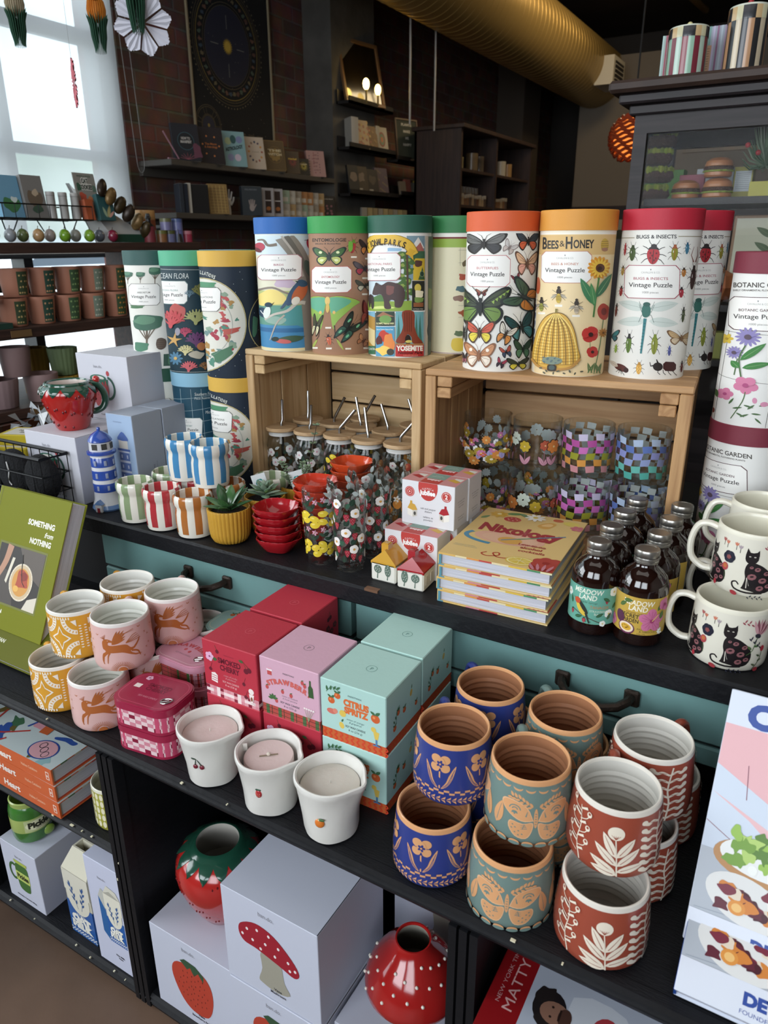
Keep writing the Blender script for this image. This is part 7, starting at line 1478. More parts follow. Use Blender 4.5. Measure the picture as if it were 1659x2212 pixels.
MB().raw([(-.09,0,0),(.075,0,0),(.075,.09,0),(-.09,.09,0),(-.09,0,.03),(.075,0,.03),(-.19,.09,.2),(-.19,.07,.2)],[[3,2,1,0],[0,1,5,4],[1,2,5],[4,5,6,7],[2,3,6,5],[0,4,7,3]],M('b9b9b6',.6)).build('carton',t)
MB().box(-.09,-.003,0,.075,.09,.029,M('1f4a38',.5)).build('green_tray',t)
for k in range(6):
 o=MB().blob((0,0,0),.022,.016,.034,M(['4a3a1e','8a6a3a','3a2c20'][k%3],.35,metal=.3,var=.6,vs=60),12,8).build('cat_toy',None,(-2.345-.01*(k%2),2.165-k*.037+(k%2)*.01,1.392+k*.028),(0,rad(30),.4*k));tag(o,'gold and brown patterned cat toy in the slanted display','toy','cat toys in the slanted display box')
for k in range(13):
 c=['7a1426','8a1c2c','a8968a','6f9a30','8a8f94','5a6a3a','b08a5a','9a8f88','6fa020','8a8a80','7aa828','5a5f68','86203a'][k]
 o=MB().blob((0,0,.022),.02,.019,.0215,M(c,.25,coat=.5),14,9);o.tube([(0,0,.042),(.004,0,.052)],.0012,M('4a3a2a',.6),5);o=o.build('fruit_clip',None,(-2.345-(k%2)*.01,1.38+k*.052,1.346));tag(o,'small glossy fruit shaped trinket in the row along the shelf edge','trinket','fruit trinkets along the window shelf')
def cyl(name,lb,cat,x,y,z,r,h,c,c2=None,grp=None,neck=0,par=None):
 mt=M(c,.4,coat=.2);P=[(0,0),(r,0),(r,h*.7),(r*1.02,h*.71),(r*1.02,h),(0,h)] if not neck else [(0,0),(r,0),(r,h*.55),(r*.4,h*.68),(r*.4,h*.82),(r*.55,h*.83),(r*.3,h),(0,h)]
 ms=[mt]*5 if not neck else [mt]*7
 if c2:ms[2:]=[M(c2,.4,coat=.2)]*(len(P)-3)
 if neck and c2:ms=[mt,M(c2,.5)]+[mt]*5
 m=MB().lathe(P,mt,20,ms=ms)
 if neck:m.box(-.004,-r*.9,h*.9,.004,0,h*.97,mt)
 o=m.build(name,par);o.location=(x,y,z);o.rotation_euler=(0,0,face(x,y));return tag(o,lb,cat,grp)
cyl('spray_bottle','black spray bottle at the back, left of the tape rolls','bottle',-2.42,2.17,1.3455,.024,.14,'17181a',None,None,1)
cyl('spray_bottle','black spray bottle with a red label beside the round tins','bottle',-2.345,2.185,1.3455,.022,.105,'1b1718','7a2c34',None,1)
cyl('round_tin','orange round tin behind the black spray bottles','tin',-2.43,2.25,1.3455,.038,.12,'b5653c','d09a5a')
for k,(y,z,c,c2) in enumerate(((2.275,.045,'7a76a0','6a6a44'),(2.335,.045,'6f74a8','4f5f90'),(2.245,0,'8a5a34','6a6a34'),(2.29,0,'6a6a90','55582f'),(2.335,0,'5a6a98','6a6aa0'),(2.385,0,'a8324a','c0707c'))):cyl('washi_tin','stacked small round printed tin, '+['purple on the upper left','blue purple on the upper right','orange brown at lower left','grey green at lower middle','blue at lower right','pink red at the end'][k],'tin',-2.345,y,1.3455+z,.0225,.044,c,c2)
t=thing('foil_bag','crumpled clear cellophane bag behind the strawberry mug cartons','bag',(-1.75,1.18,CT+.0));m=MB();R=random.Random(8);B_=lambda s_:R.uniform(-s_,s_)
for k in range(90):c=(B_(.07),B_(.07),R.uniform(.01,.12));m.raw([(c[0]+B_(.022),c[1]+B_(.022),max(0,c[2]+B_(.022))) for _ in range(3)],[[0,1,2]],M(['a9adb2','8a8f95','c9cdd2'][k%3],.2,coat=.5))
m.build('crinkled_film',t)
for k,(y,z,x) in enumerate(((1.02,.0,-1.66),(1.00,.026,-1.645),(1.03,.052,-1.64),(1.06,.078,-1.62))):
 A=Art();A.rect('8a8a7a',8,8,90,50);A.rect('d9d6c8',10,30,92,56);m=MB().box(-.06,-.04,0,.06,.04,.0255,M('c9b31c',.5),bev=.001);A2=Art();A2.rect('cfccc0',-50,-32,50,32);A2.text('4a4a44','NATURAL',0,4,9,60,bold=.05);A2.text('4a4a44','SOAP',0,-14,9,34,bold=.05);m.art(A2,plane_map((0,0,.0255),(1,0,0),(0,1,0)),0);tag(m.build('yellow_carton',None,(x,y,CT+z),(0,0,rad(8+5*k))),'flat yellow carton, '+['lowest','second lowest','third','topmost'][k]+' of the pile left of the mug carton','carton')
t=thing('wire_basket','black wire basket of socks standing at the left end of the counter','basket',(-1.57,.917,CT));m=MB();x0,x1,y0,y1,h=-.25,.235,-.032,.032,.115
for z,r in ((h,.004),(h*.66,.0018),(h*.33,.0018),(.004,.003)):m.tube([(x0,y0,z),(x1,y0,z),(x1,y1,z),(x0,y1,z),(x0,y0,z)],r,WM,6)
for k in range(17):x=x0+k*(x1-x0)/16;m.tube([(x,y0,h),(x,y0,.004),(x,y1,.004),(x,y1,h)],.0013,WM,4)
for k in range(4):y=y0+k*.0213;m.tube([(x1,y,h),(x1,y,.004),(x0,y,.004),(x0,y,h)],.0013,WM,4)
m.build('wire_frame',t)
BS_=M('16171a',.95,bump=.5,bs=300)
for k in range(5):
 o=MB().blob((0,0,0),.047,.028,.052,BS_,18,12);A=None;o.tube([(.01,-.024,.03),(.02,-.028,.01),(.012,-.028,-.01),(.02,-.027,-.02)],.0014,M('d9d9d9',.6),5) if k==3 else None
 tag(o.build('rolled_socks',None,(-1.75+k*.092,.917,CT+.062),(0,0,0)),'black rolled socks inside the wire basket'+(', the pair with white lettering' if k==3 else ''),'socks','socks in the wire basket' if k !=3 else None)
# ------------------------------------------------------------------ brick wall shelves with books
GW=M('4a453f',.7)
for z,lb in ((1.765,'upper'),(1.50,'lower')):
 o=MB().box(-3.4,3.14,z-.03,-3.15,4.70,z,GW,bev=.003).box(-3.4,3.14,z-.075,-3.37,4.70,z-.03,GW).build('wall_shelf');tag(o,'long grey '+lb+' picture ledge on the brick wall holding books','shelf')
def fb(lb,y,w,h,c,A=None,z=1.7655,x=-3.19,tl=-12,th=.022,name='display_book',cat='book',grp=None):
 m=MB().box(0,0,0,w,th,h,M(c,.5),bev=.001)
 m.box(.002,.003,-.0002,w-.003,th-.003,h+.0006,M('b5b0a6',.7))
 if A:m.art(A,plane_map((0,-.0002,0),(1,0,0),(0,0,1)),0)
 o=m.build(name);o.location=(x,y,z+.001);o.rotation_euler=(rad(tl),0,rad(62));return tag(o,lb,cat,grp)
def cov_(bg,fr,em,txt=None,w=150,h=190,tc='c9b890'):
 A=Art();A.rect(fr,8,8,w-8,h-8);A.rect(bg,10,10,w-10,h-10);A.flower(em,w/2,h*.52,w*.26,9,bg,.5);A.ring(em,w/2,h*.52,w*.33,w*.33,1.6,n=24)
 for k,s_ in enumerate(txt or ()):A.text(tc,s_,w/2,h*(.62-.12*k),h*.07,w*.6,bold=.04)
 return A
A=Art();A.ring('3f6a74',75,100,46,46,2);A.ell('1b2026',75,100,42);A.text('b9b4ac','HOW TO',75,108,13,50,bold=.04);A.text('b9b4ac','MANIFEST',75,90,13,62,bold=.04);[A.line('a0505c',[(75,6),(75+46*cos(a),6+34*sin(a))],2) for a in (.3,.7,1.1,1.6,2.1,2.5,2.9)];A.blob('6a3a4c',130,50,26,40,3,.3)
fb('dark how to manifest book, leftmost face-out on the upper wall shelf',3.21,.15,.19,'23252e',A)
A=Art();[A.ell('c9783c',75+48*cos(k),95+56*sin(k),5) for k in range(6)];A.text('b0642c','The Moon',75,100,11,70,bold=.03);A.text('b0642c','& Astrology',75,84,11,76,bold=.03);fb('dark moon and astrology book with orange symbols on the upper wall shelf',3.405,.15,.195,'241e24',A)
A=Art();[A.ell(c,x,y,20) for c,x,y in (('a8b88a',40,140),('7a86b0',110,150),('8a90b4',46,50),('c9b8c8',90,50))];A.ell('2c5a5c',72,150,18,24);A.push(75,100,12);A.text('223c40','ASTROLOGY',0,-6,18,112,bold=.06);A.pop();fb('light blue astrology book with colourful discs on the upper wall shelf',3.605,.145,.195,'7fa9ae',A,th=.03)
A=Art();[A.ell(['a0503c','c98a3c','5a4a5c','2c3c5c','8a6a5a'][k%5],65+42*cos(k*.52),100+56*sin(k*.52),7,6,k*30) for k in range(12)];A.text('8a7a6c','crystals',65,96,9,46);fb('cream crystals book with a ring of stones on the upper wall shelf',3.81,.125,.185,'c2b09c',A)
fb('gold and brown ornate book on the upper wall shelf',3.985,.14,.185,'5a4628',cov_('5a4628','8a6c34','8a6c34',('THE','WITCH')),th=.04)
fb('dark floral book with yellow lettering on the upper wall shelf',4.20,.10,.14,'4a3c2c',cov_('4a3c2c','5a4a30','7a3a34',('Herbal',),100,140,'d9b83c'))
fb('small black book with yellow plants low on the upper wall shelf',4.33,.085,.105,'1f1e1c',cov_('1f1e1c','2c2c24','9a8a34',('GARDEN',),85,105))
A=Art();A.rect('a87f7c',0,0,135,165);[A.ell(['3a4a6a','8a3a44','6a4a5a'][k%3],14+(k*37)%110,12+(k*53)%142,4) for k in range(22)];[A.text('6a3a44',s_,66,134-k*24,8,len(s_)*9,bold=.03) for k,s_ in enumerate(('THE','LITTLE','BOOK','OF','LUCK'))];fb('dusty pink speckled book, rightmost on the upper wall shelf',4.44,.135,.165,'a87f7c',A)
t=thing('card_stand','thin pink and white metal display stand at the left end of the wall shelf','stand',(-3.17,3.19,1.7655));MB().tube([(0,-.07,.13),(0,.03,.005),(0,-.05,.003)],.004,M('a87886',.4),6).build('bent_wire',t)
for k,(y,w,h,c,lb) in enumerate(((3.22,.022,.15,'2c3038','charcoal spine'),(3.25,.026,.15,'1b2230','navy spine'),(3.28,.022,.155,'b9b2a4','cream spine'),(3.31,.10,.15,'1c1a1a','black cover'),(3.45,.12,.165,'9a7a44','gold patterned cover'))):
 A=Art();
 if k==4:[A.line('4a3a24',[(6,12+j*16),(112,12+j*16)],1.6) for j in range(9)];[A.line('e0c070',[(10+j*22,8),(10+j*22,156)],1.6) for j in range(5)]
 fb('upright book with '+lb+' on the lower wall shelf',y,w,h,c,A,1.5005,tl=0 if k<4 else-9,th=.1 if k<3 else .03)
def hand(lb,y,x=-3.2,base=None):
 t=thing('ceramic_hand',lb,'hand ornament',(x,y,1.501),rad(62));HM_=M('b5b0aa',.35,coat=.3)
 m=MB().tube([(0,0,0),(.002,0,.03),(0,0,.055)],.021,HM_,14,.018,flat=.75);m.blob((0,0,.07),.024,.012,.028,HM_,16,10)
 for k,(a,L) in enumerate(((-12,.052),(-4,.06),(3,.056),(11,.044))):x0=(k-1.5)*.0125;m.tube([(x0,0,.085),(x0+sin(rad(a))*L*.5,-.003,.085+L*.55),(x0+sin(rad(a))*L,-.007,.085+L)],.0064,HM_,8,.0045)
 m.tube([(.018,0,.055),(.033,-.003,.078),(.038,-.006,.1)],.0075,HM_,8,.005);m.build('hand_body',t)
hand('white ceramic hand standing up on the lower wall shelf',3.62);
A=Art();A.text('8a8f96','PALMISTRY',60,142,9,80);A.push(62,60,0,.75);A.ell('a89a94',0,-20,22,28);[A.line('a89a94',[((k-1.5)*11,0),((k-1.5)*16,46-abs(k-1.5)*6)],9) for k in range(4)];A.line('a89a94',[(18,-24),(36,4)],9);A.pop();fb('grey boxed book picturing a pale hand on the lower wall shelf',3.74,.13,.165,'3a4248',A,1.5005,tl=0,th=.04)
for k in range(2):A=Art();A.rect('3a2c28',22,20,62,150);A.ell('b06a34',42,46,16,12);A.rect('cfc8c4',22,90,62,96);fb('white framed diffuser carton on the lower wall shelf, %s one'%('nearer','further')[k],3.93+k*.095,.08,.165,'a9a6a8',A,1.5005,tl=0,th=.03,name='diffuser_carton',cat='box')
k=0
for i in range(7):
 for j in range(2):
  c=['a39a8c','a88a5c','a39a8c','8fa088','ada698','958a78','a87444','a87444'][(i+j*3)%8];A=Art();A.text('6a6258','tea',26,52,7,16);A.rect('beb6a6',6,14,46,40)
  fb('small square cream and tan carton stacked in rows on the lower wall shelf',4.13+i*.066,.058,.08,c,A,1.5005+j*.0815,tl=0,th=.04,name='tea_carton',cat='box',grp='tea cartons on the lower wall shelf')
A=Art();A.text('a9a4a0','Wonderland',60,130,9,90);[A.blob('7a4a54',20+(k*31)%90,20+(k*17)%70,9,8,k,.3) for k in range(9)];fb('black floral book at the pillar end of the lower wall shelf',4.58,.12,.155,'171618',A,1.5005)
t=thing('astronomy_tapestry','black celestial chart hanging on the brick wall with pale edges','wall hanging',(-3.39,3.6,1.79));A=Art((.8,0));A.push(-61,0);G='5f5238'
for r in (300,285,215,200):A.ring(G,385,660,r,r*1.05,3,n=60)
A.ell('26283a',385,660,198,208,n=50);A.ring('8a7434',385,660,272,286,4,n=60)
for k in range(44):a=k*2*pi/44;A.blob(['5a3c34','4a5a4c','6a4a3c','3a4a5a','6a5f44'][k%5],385+240*cos(a),660+252*sin(a),14,11,k,.4)
for k in range(72):a=k*pi/36;A.ell('6a6048',385+314*cos(a),660+330*sin(a),2.6+k%3,5,k*5)
P_=[]
for k in range(40):a=k*pi/20;r=44 if k%2 else 30;P_.append((385+r*cos(a),660+r*sin(a)))
A.poly('b08f2c',P_);A.ell('c9a43a',385,660,26)
for dx,dy in ((0,120),(0,-120),(110,0),(-110,0)):A.line('7a7a74',[(385+dx*.75,660+dy*.75),(385+dx*1.35,660+dy*1.35)],4)
for cx_ in (170,):[A.ring(G,cx_,215,r,r,2.4,n=40) for r in (110,100,60,54)];A.ell('26283a',cx_,215,50);A.ell('8a7434',cx_,215,10);[A.line(G,[(cx_+60*cos(k),215+60*sin(k)),(cx_+100*cos(k),215+100*sin(k))],2) for k in range(12)]
for j in range(3):
 for i in range(4):[A.line(G,[(360+i*85,200-j*60-q*9),(420+i*85,200-j*60-q*9)],3) for q in range(4)]
for k in range(90):R=random.Random(k+900);A.ell('8a8578',R.uniform(10,710),R.uniform(10,1290),1.8)
m=MB().box(0,0,0,.006,.73,1.66,M('141519',.9));m.art(A,plane_map((.0062,.73,0),(0,-1,0),(0,0,1)) if 0 else plane_map((.0062,0,0),(0,1,0),(0,0,1)),0);m.build('chart_cloth',t)
for y in (-.012,.722):MB().tube([(.008,y+.003,-.01),(.008,y+.006,.7),(.008,y+.003,1.66)],.009,M('8a7a5c',.7),6).build('edge_binding',t)
# ------------------------------------------------------------------ pillar ledges, frames
BK=M('1a1614',.6)
def ledge(lb,y0,y1,z,x=-3.165):o=MB().box(x,y0,z,x+.11,y1,z+.018,BK).box(x+.1,y0,z,x+.11,y1,z+.045,BK).box(x,y0,z,x+.01,y1,z+.09,BK).build('picture_ledge');tag(o,lb,'shelf')
ledge('short black picture ledge highest on the concrete pillar',4.76,5.36,2.24);ledge('short black picture ledge in the middle with patterned notebooks',4.76,5.40,1.955);ledge('short black picture ledge at the bottom with dark books',4.76,5.45,1.655)
ledge('black picture ledge beyond the pillar under the letter board',5.45,5.95,1.93);ledge('black picture ledge beyond the pillar under the small cards',5.5,5.98,1.68)
def pl(lb,y,z,w,h,c,A=None,x=-3.07,tl=-10,th=.02,name='notebook',cat='notebook',grp=None,rz=75):return card(name,lb,cat,x,y,z,w,h,th,c,A,rz,tl,grp)
t=thing('framed_mirror','wood framed mirror leaning on the top ledge reflecting two bulbs','mirror',(-3.075,5.02,2.262));t.rotation_euler=(rad(-12),0,rad(80));w,h=.50,.36;FRW=M('6f4e2c',.5)
w,h=.42,.42
m=MB()
for a in ((-w/2,0,0,w/2,.02,.024),(-w/2,0,h-.024,w/2,.02,h),(-w/2,0,.024,-w/2+.024,.02,h-.024),(w/2-.024,0,.024,w/2,.02,h-.024)):m.box(*a,FRW,bev=.002)
m.build('wood_frame',t);MB().box(-w/2+.02,.009,.02,w/2-.02,.014,h-.02,M('15110c',.12,coat=.3)).build('glass_pane',t)
for k,(x,zz) in enumerate(((-.07,.075),(.055,.055))):o=MB().blob((x,-.035,zz+.04),.026,.02,.036,M('ffcf66',.4,emit=16 if k==0 else 7),14,10);o.tube([(x,-.035,.0),(x,-.035,zz+.01)],.007,M('6a5a30',.4,metal=.7),8);o=o.build('reflection_bulb');o.parent=None;o.matrix_world=Matrix.Translation((-3.075,5.02,2.262)) @ Matrix.Rotation(rad(80),4,'Z') @ Matrix.Translation((0,-.02,0));tag(o,('brighter added bulb standing in for a mirror reflection, left of the pair','dimmer added bulb standing in for a mirror reflection, right of the pair')[k],'bulb reflection')  # emissive bulbs added in front of the pane in place of its reflections
for k in range(3):pl('white spined notebook in the row left on the middle ledge',4.82+k*.022,1.975,.03,.19,'a8a296',None,-3.065,-2,.1,grp='white notebooks on the middle ledge',rz=62)
A=Art();[A.flower(['a0583c','8a4a3c','b08a4a'][k%3],15+(k*37)%130,14+(k*29)%165,10,5,'c9b07a',.7) for k in range(24)];pl('orange blossom patterned notebook on the middle ledge',4.96,1.975,.13,.19,'a8906c',A)
A=Art();[A.flower('8a6a3c',15+(k*37)%90,14+(k*29)%150,9,5,'a8905a',.7) for k in range(14)];pl('mustard leaf patterned notebook behind on the middle ledge',5.09,1.975,.12,.165,'7a5c38',A)
A=Art();A.ell('8a4a3a',60,90,34,52);A.ell('6a7a5a',60,90,24,40);A.ell('b5653c',60,90,13,20);pl('cream notebook with concentric oval on the middle ledge',5.24,1.975,.12,.175,'a89c84',A)
for k in range(2):pl('cream spined notebook between the patterned ones on the middle ledge',5.15+k*.02,1.975,.02,.17,'a39a86',None,-3.07,-2,.06,grp='cream notebooks on the middle ledge',rz=62)
for k,(y,w_,h_,c,lb) in enumerate(((4.84,.1,.19,'17181a','glossy black book, left'),(4.95,.12,.19,'3a2f22','dark brown book'),(5.10,.12,.18,'2c2622','book with black cat silhouette'),(5.24,.13,.2,'5a4a50','mauve floral book'))):
 A=Art();[A.blob('6a5a4c' if k !=2 else '4a4034',w_*500,h_*600,30,34,k,.3) if k !=3 else [A.blob('7a6a4c',12+(q*31)%110,10+(q*43)%180,7,6,q,.3) for q in range(16)]];A.rect('9a9488',20,30,60,40) if k in (1,2) else None
 pl(lb+' on the lower ledge',y,1.675,w_,h_,c,A,name='display_book',cat='book')
A=Art();[A.text('a8a396',s_,95,220-k*46,17,len(s_)*17,bold=.05) for k,s_ in enumerate(('PLANTS','MAKE','ME','HAPPY'))]
t=thing('letter_board','dark green framed letter board about plants on the ledge beyond the pillar','sign',(-3.06,5.62,1.952));t.rotation_euler=(rad(-7),0,rad(70));m=MB();w,h=.23,.30
for a in ((-w/2,0,0,w/2,.02,.012),(-w/2,0,h-.012,w/2,.02,h),(-w/2,0,.012,-w/2+.012,.02,h-.012),(w/2-.012,0,.012,w/2,.02,h-.012)):m.box(*a,M('5a4430',.5),bev=.001)
m.build('wood_frame',t);m=MB().box(-w/2+.01,.006,.01,w/2-.01,.014,h-.01,M('34382c',.8));m.art(A,plane_map((-w/2+.018,.0058,.02),(1,0,0),(0,0,1)),0,scale=.00104);m.build('felt_panel',t)
cyl('pale_vase','pale slim vase beside the letter board','vase',-3.04,5.86,1.95,.045,.25,'7a7468',None)
for k in range(5):pl('small pale card with colour blocks on the far lower ledge',5.56+k*.085,1.70,.07,.1+.02*(k%2),['7a6a54','8a4a3c','6f6a5c','a08a2c','5f6a5c'][k],None,name='greeting_card',cat='card',grp='cards on the far lower ledge')
for k in range(9):pl('pale boxed item in the lowest row behind the puzzle tubes',4.85+k*.075,1.5,.05,.08,['8a8478','9a8a60','8a7a58'][k%3],None,x=-3.0,tl=0,name='small_carton',cat='box',grp='cartons in the lowest row behind the tubes')
o=MB().box(-3.18,4.76,1.47,-2.95,5.6,1.498,BK).build('picture_ledge');tag(o,'black shelf low behind the green lidded puzzle tubes','shelf')
t=thing('dark_bookcase','tall dark wooden bookcase with jars and boxes at the back','bookcase',(-2.75,6.3,0));B0=(2.75,-6.3,0);DB=wood('dark_case','3a2620','241713',2,knots=False);DK_=M('120d0b',.7)
MB().box(-3.0,5.6,0,-2.6,5.63,2.15,DB).build('side_panel',t,B0);MB().box(-3.0,7.12,0,-2.6,7.15,2.15,DB).build('side_panel',t,B0);MB().box(-3.02,5.58,2.15,-2.57,7.18,2.18,DB,bev=.004).build('top_board',t,B0);MB().box(-3.0,5.6,0,-2.98,7.15,2.15,DK_).build('back_panel',t,B0);MB().box(-3.0,6.30,.1,-2.6,6.33,2.15,DB).build('middle_post',t,B0)
for z in (.1,.5,.9,1.3,1.62,1.88):MB().box(-2.98,5.63,z-.02,-2.61,7.12,z,DB).build('shelf_board',t,B0)
R=random.Random(2)
for z,n_,y0,dy in ((1.6205,12,5.68,.05),(1.6205,7,6.38,.055)):
 for k in range(n_):cyl('amber_jar','small jar or candle in rows on the bookcase shelf','jar',-2.67,y0+k*dy,z,.021,R.uniform(.07,.09),R.choice(['5a3a24','6a4a30','8a7458','4a3a30']),'8a8276','jars on the dark bookcase shelves')
for k in range(10):cyl('amber_jar','small jar or candle in rows on the bookcase shelf','jar',-2.75,5.7+k*.06,1.6205+.09*(k%2)*0,.02,.15,R.choice(['4a3226','5f4a3a','77695a']),'7a7268','jars on the dark bookcase shelves')
for k,(y,r,h,c,lb) in enumerate(((5.68,.03,.09,'8a8058','square pale'),(5.75,.03,.085,'8a8058','second pale'),(5.98,.05,.13,'5a4a34','large glass'),(6.13,.04,.12,'4a4034','dark glass'),(6.42,.035,.09,'8a8070','cream'),(6.6,.045,.06,'9a9488','round white lower'),(6.76,.04,.11,'8a6a40','tan tall'))):cyl('storage_jar',lb+' jar on the upper bookcase shelf','jar',-2.68,y,1.8805,r,h,c,c)
cyl('storage_jar','round white jar stacked on the lower one on the bookcase','jar',-2.68,6.6,1.9405,.045,.06,'9a9488',None)
t=thing('pendant_lamp','round amber rattan lamp glowing behind the glass cabinet','lamp',(-.955,4.0,1.81));m=MB();AM=M('8a3014',.3,coat=.6);EM=M('ff8a30',.5,emit=.9)
m.blob((0,0,0),.085,.085,.09,EM,20,14);m.build('glowing_core',t);m=MB()
for k in range(12):
 z=-.09+k*.0165;r=sqrt(max(0,.105**2-z*z));m.tube([(r*cos(a),r*sin(a),z+.005*sin(a*9+k*1.7)) for a in [2*pi*q/60 for q in range(61)]],.0074,AM,6,caps=False)
m.build('woven_shade',t);MB().tube([(0,0,.1),(0,0,1.79)],.004,BK,6).build('lamp_cord',t)
tag(MB().box(-2.5,8.3,1.0,-1.95,8.6,1.46,M('3a3a2a',.7)).build('olive_carton'),'olive carton standing in the dark at the far back','box');tag(MB().box(-2.1,8.32,1.46,-1.95,8.5,1.56,M('8a8478',.7)).build('pale_carton'),'small pale box on the olive carton far back','box')
tag(MB().box(-2.7,8.2,0,-1.2,8.7,1.0,M('2a1c18',.6)).build('back_counter'),'dark low counter at the far back of the shop','counter')
tag(MB().blob((-2.98,7.9,2.12),.03,.05,.08,M('5a4a3a',.5),12,8).build('wall_sconce'),'dim wall sconce on the back pier','lamp')
tag(MB().box(-3.09,8.4,1.68,-3.07,8.46,1.78,M('8a8260',.5)).build('light_switch'),'pale light switch plate on the back pier','switch')
# ------------------------------------------------------------------ glass cabinet
GL2=GL.copy();GL2.node_tree.nodes['gloss'].inputs[1].default_value=.06;GL2.node_tree.nodes['gloss'].inputs[2].default_value=.003
t=thing('glass_cabinet','dark wood glazed display cabinet behind the counter at the right','cabinet',(.1,2.5,0));K0=(-.1,-2.5,0);CW=wood('cabinet_wood','2c2426','1a1517',0,knots=False);CWt=M('3a2820',.55,var=.4,vs=20);x0,x1,y0,y1=-.545,1.1,2.3,2.75
MB().box(x0-.065,y0-.065,1.715,x1+.06,y1+.02,1.745,CWt,bev=.008).build('cornice_top',t,K0);MB().box(x0-.04,y0-.04,1.69,x1+.04,y1,1.715,CW,bev=.005).box(x0-.015,y0-.015,1.665,x1+.01,y1,1.69,CW,bev=.004).build('cornice',t,K0)
MB().box(x0,y0,1.62,x1,y0+.04,1.665,CW).box(x0,y1-.04,1.62,x1,y1,1.665,CW).box(x0,y0+.0405,1.62,x0+.035,y1-.0405,1.6645,CW).build('top_rail',t,K0)
for x in (x0,x1-.035):
 for y in (y0,y1-.035):MB().box(x,y,.0,x+.035,y+.035,1.62,CW).build('corner_post',t,K0)
MB().box(x0,y0,.6,x1,y1,.82,CW).build('base',t,K0)
for z in (1.455,1.17,1.015):MB().box(x0+.035,y0+.05,z-.018,x1,y1-.01,z,CW).build('inner_shelf',t,K0)
MB().box(x0+.035,y0+.01,.82,x1-.035,y0+.013,1.62,GL2).build('glass_pane',t,K0);MB().box(x0+.01,y0+.035,.82,x0+.013,y1-.035,1.62,GL2).build('side_pane',t,K0)
t=thing('cellophane_wrap','crumpled clear cellophane hanging over the front of the glass cabinet','plastic wrap',(.0,2.285,1.25));m=MB();vs=[];nx,nz=12,20
for i in range(nx):
 for j in range(nz):vs.append((-.25+i*.03,-.006-.006*sin(i*1.7+j*.6)-.005*sin(j*1.3+i),-.35+j*.024))
m.raw(vs,[[i*nz+j,(i+1)*nz+j,(i+1)*nz+j+1,i*nz+j+1] for i in range(nx-1) for j in range(nz-1)],GL2);m.build('film',t)
def stripes(name,lb,x,y,z,r,h,cs,knob,ncol=20,seed=0):
 t=thing(name,lb,'canister',(x,y,z),face(x,y));n=60;W_=M('c9cfc0',.3,coat=.4);m=MB().lathe([(0,0),(r,0),(r,h*.78),(0,h*.78)],W_,n)
 for i in range(len(m.f)):
  if i//n==1:m.m[i]=m.mi(M(cs[(i%n)//3%len(cs)],.3,coat=.4))
 m.build('canister_body',t);m=MB().lathe([(r*1.02,h*.775),(r*1.02,h*.97),(r*.97,h),(0,h)],W_,n)
 for i in range(len(m.f)):
  if i//n==0:m.m[i]=m.mi(M(['26282c','c9a878','c9c4a0','33343a'][(i%n)//3%4],.3,coat=.4))
 m.build('striped_lid',t);MB().blob((0,0,h*1.06),r*.16,r*.16,r*.16,M(knob,.25,coat=.5)).build('knob',t)
stripes('striped_canister','smaller green and burgundy striped canister with cream knob on the cabinet',-.437,2.335,1.7455,.049,.119,['8fb8a0','7a2434','a9c4b4','8a3a44'],'cfc88a');stripes('striped_canister','taller tan and black striped canister with red knob on the cabinet',-.298,2.345,1.7455,.048,.15,['b98a62','1f2024','c9b89a','26282e'],'a01c28')
A=Art();[A.rect(c,k*9,0,k*9+5,125) for k,c in enumerate(['a9c4c0','a04a5c','9ab8b0','7a8a9c','9ab8b0','8a6a84','a9c4c0','7a3444','b0c4c4','8a9aa8'])];
carton('canister_carton','striped pale green carton behind the smaller canister',-.517,2.405,1.7455,.09,.07,.125,'9ab0a8',A,0,seam=False)
A=Art();[A.rect(c,k*10,0,k*10+5,145) for k,c in enumerate(['b0b8cc','8a5a7c','b0b8cc','6a9a90','b0a8c4','8a5a7c','a9b8c4','9a7a94'])];A.rect('b58a68',4,30,40,100);[A.line('5a4434',[(7,92-k*6),(36,92-k*6)],1) for k in range(9)];carton('canister_carton','lilac striped carton with brown label between the two canisters',-.437,2.46,1.7455,.08,.06,.145,'9aa0b0',A,0,seam=False)
def bunch(lb):pass
tag(MB().tube([(-.12,2.6,1.7),(-.13,2.6,2.15)],.03,M('6a5a4c',.9),10,.06).tube([(-.05,2.62,1.7),(-.03,2.62,2.2)],.03,M('6f5f50',.9),10,.06).build('hanging_cloth'),'folded brown cloth behind the striped canisters','cloth')
def burger(lb,x,z,s=1.,y=2.43):
 t=thing('burger_candle',lb,'candle',(x,y,z),0);r=.042*s;bun=M('a8683a',.4,coat=.2)
 MB().lathe([(0,0),(r*.9,0),(r,r*.12),(r*.98,r*.34),(0,r*.36)],bun,28).build('bottom_bun',t)
 MB().lathe([(0,r*.36),(r*1.02,r*.36),(r*1.06,r*.42),(r,r*.48)],M('8a9a3c',.6),28,wob=lambda a,zz:.003*sin(a*11)).lathe([(r,r*.48),(r*1.04,r*.56),(r*1.0,r*.74),(0,r*.76)],M('4a3022',.8,bump=.8,bs=200),28,wob=lambda a,zz:.0015*sin(a*17)).build('filling',t)
 MB().lathe([(r*.98,r*.76),(r,r*.86),(r*.9,r*1.12),(r*.6,r*1.32),(0,r*1.4)],bun,28).build('top_bun',t)
burger('burger shaped candle alone at the left on the cabinet shelf',-.412,1.4555,.88);burger('burger shaped candle, lower of the stacked pair in the cabinet',-.327,1.4555,.92);burger('burger shaped candle, upper of the stacked pair in the cabinet',-.331,1.5105,.88)
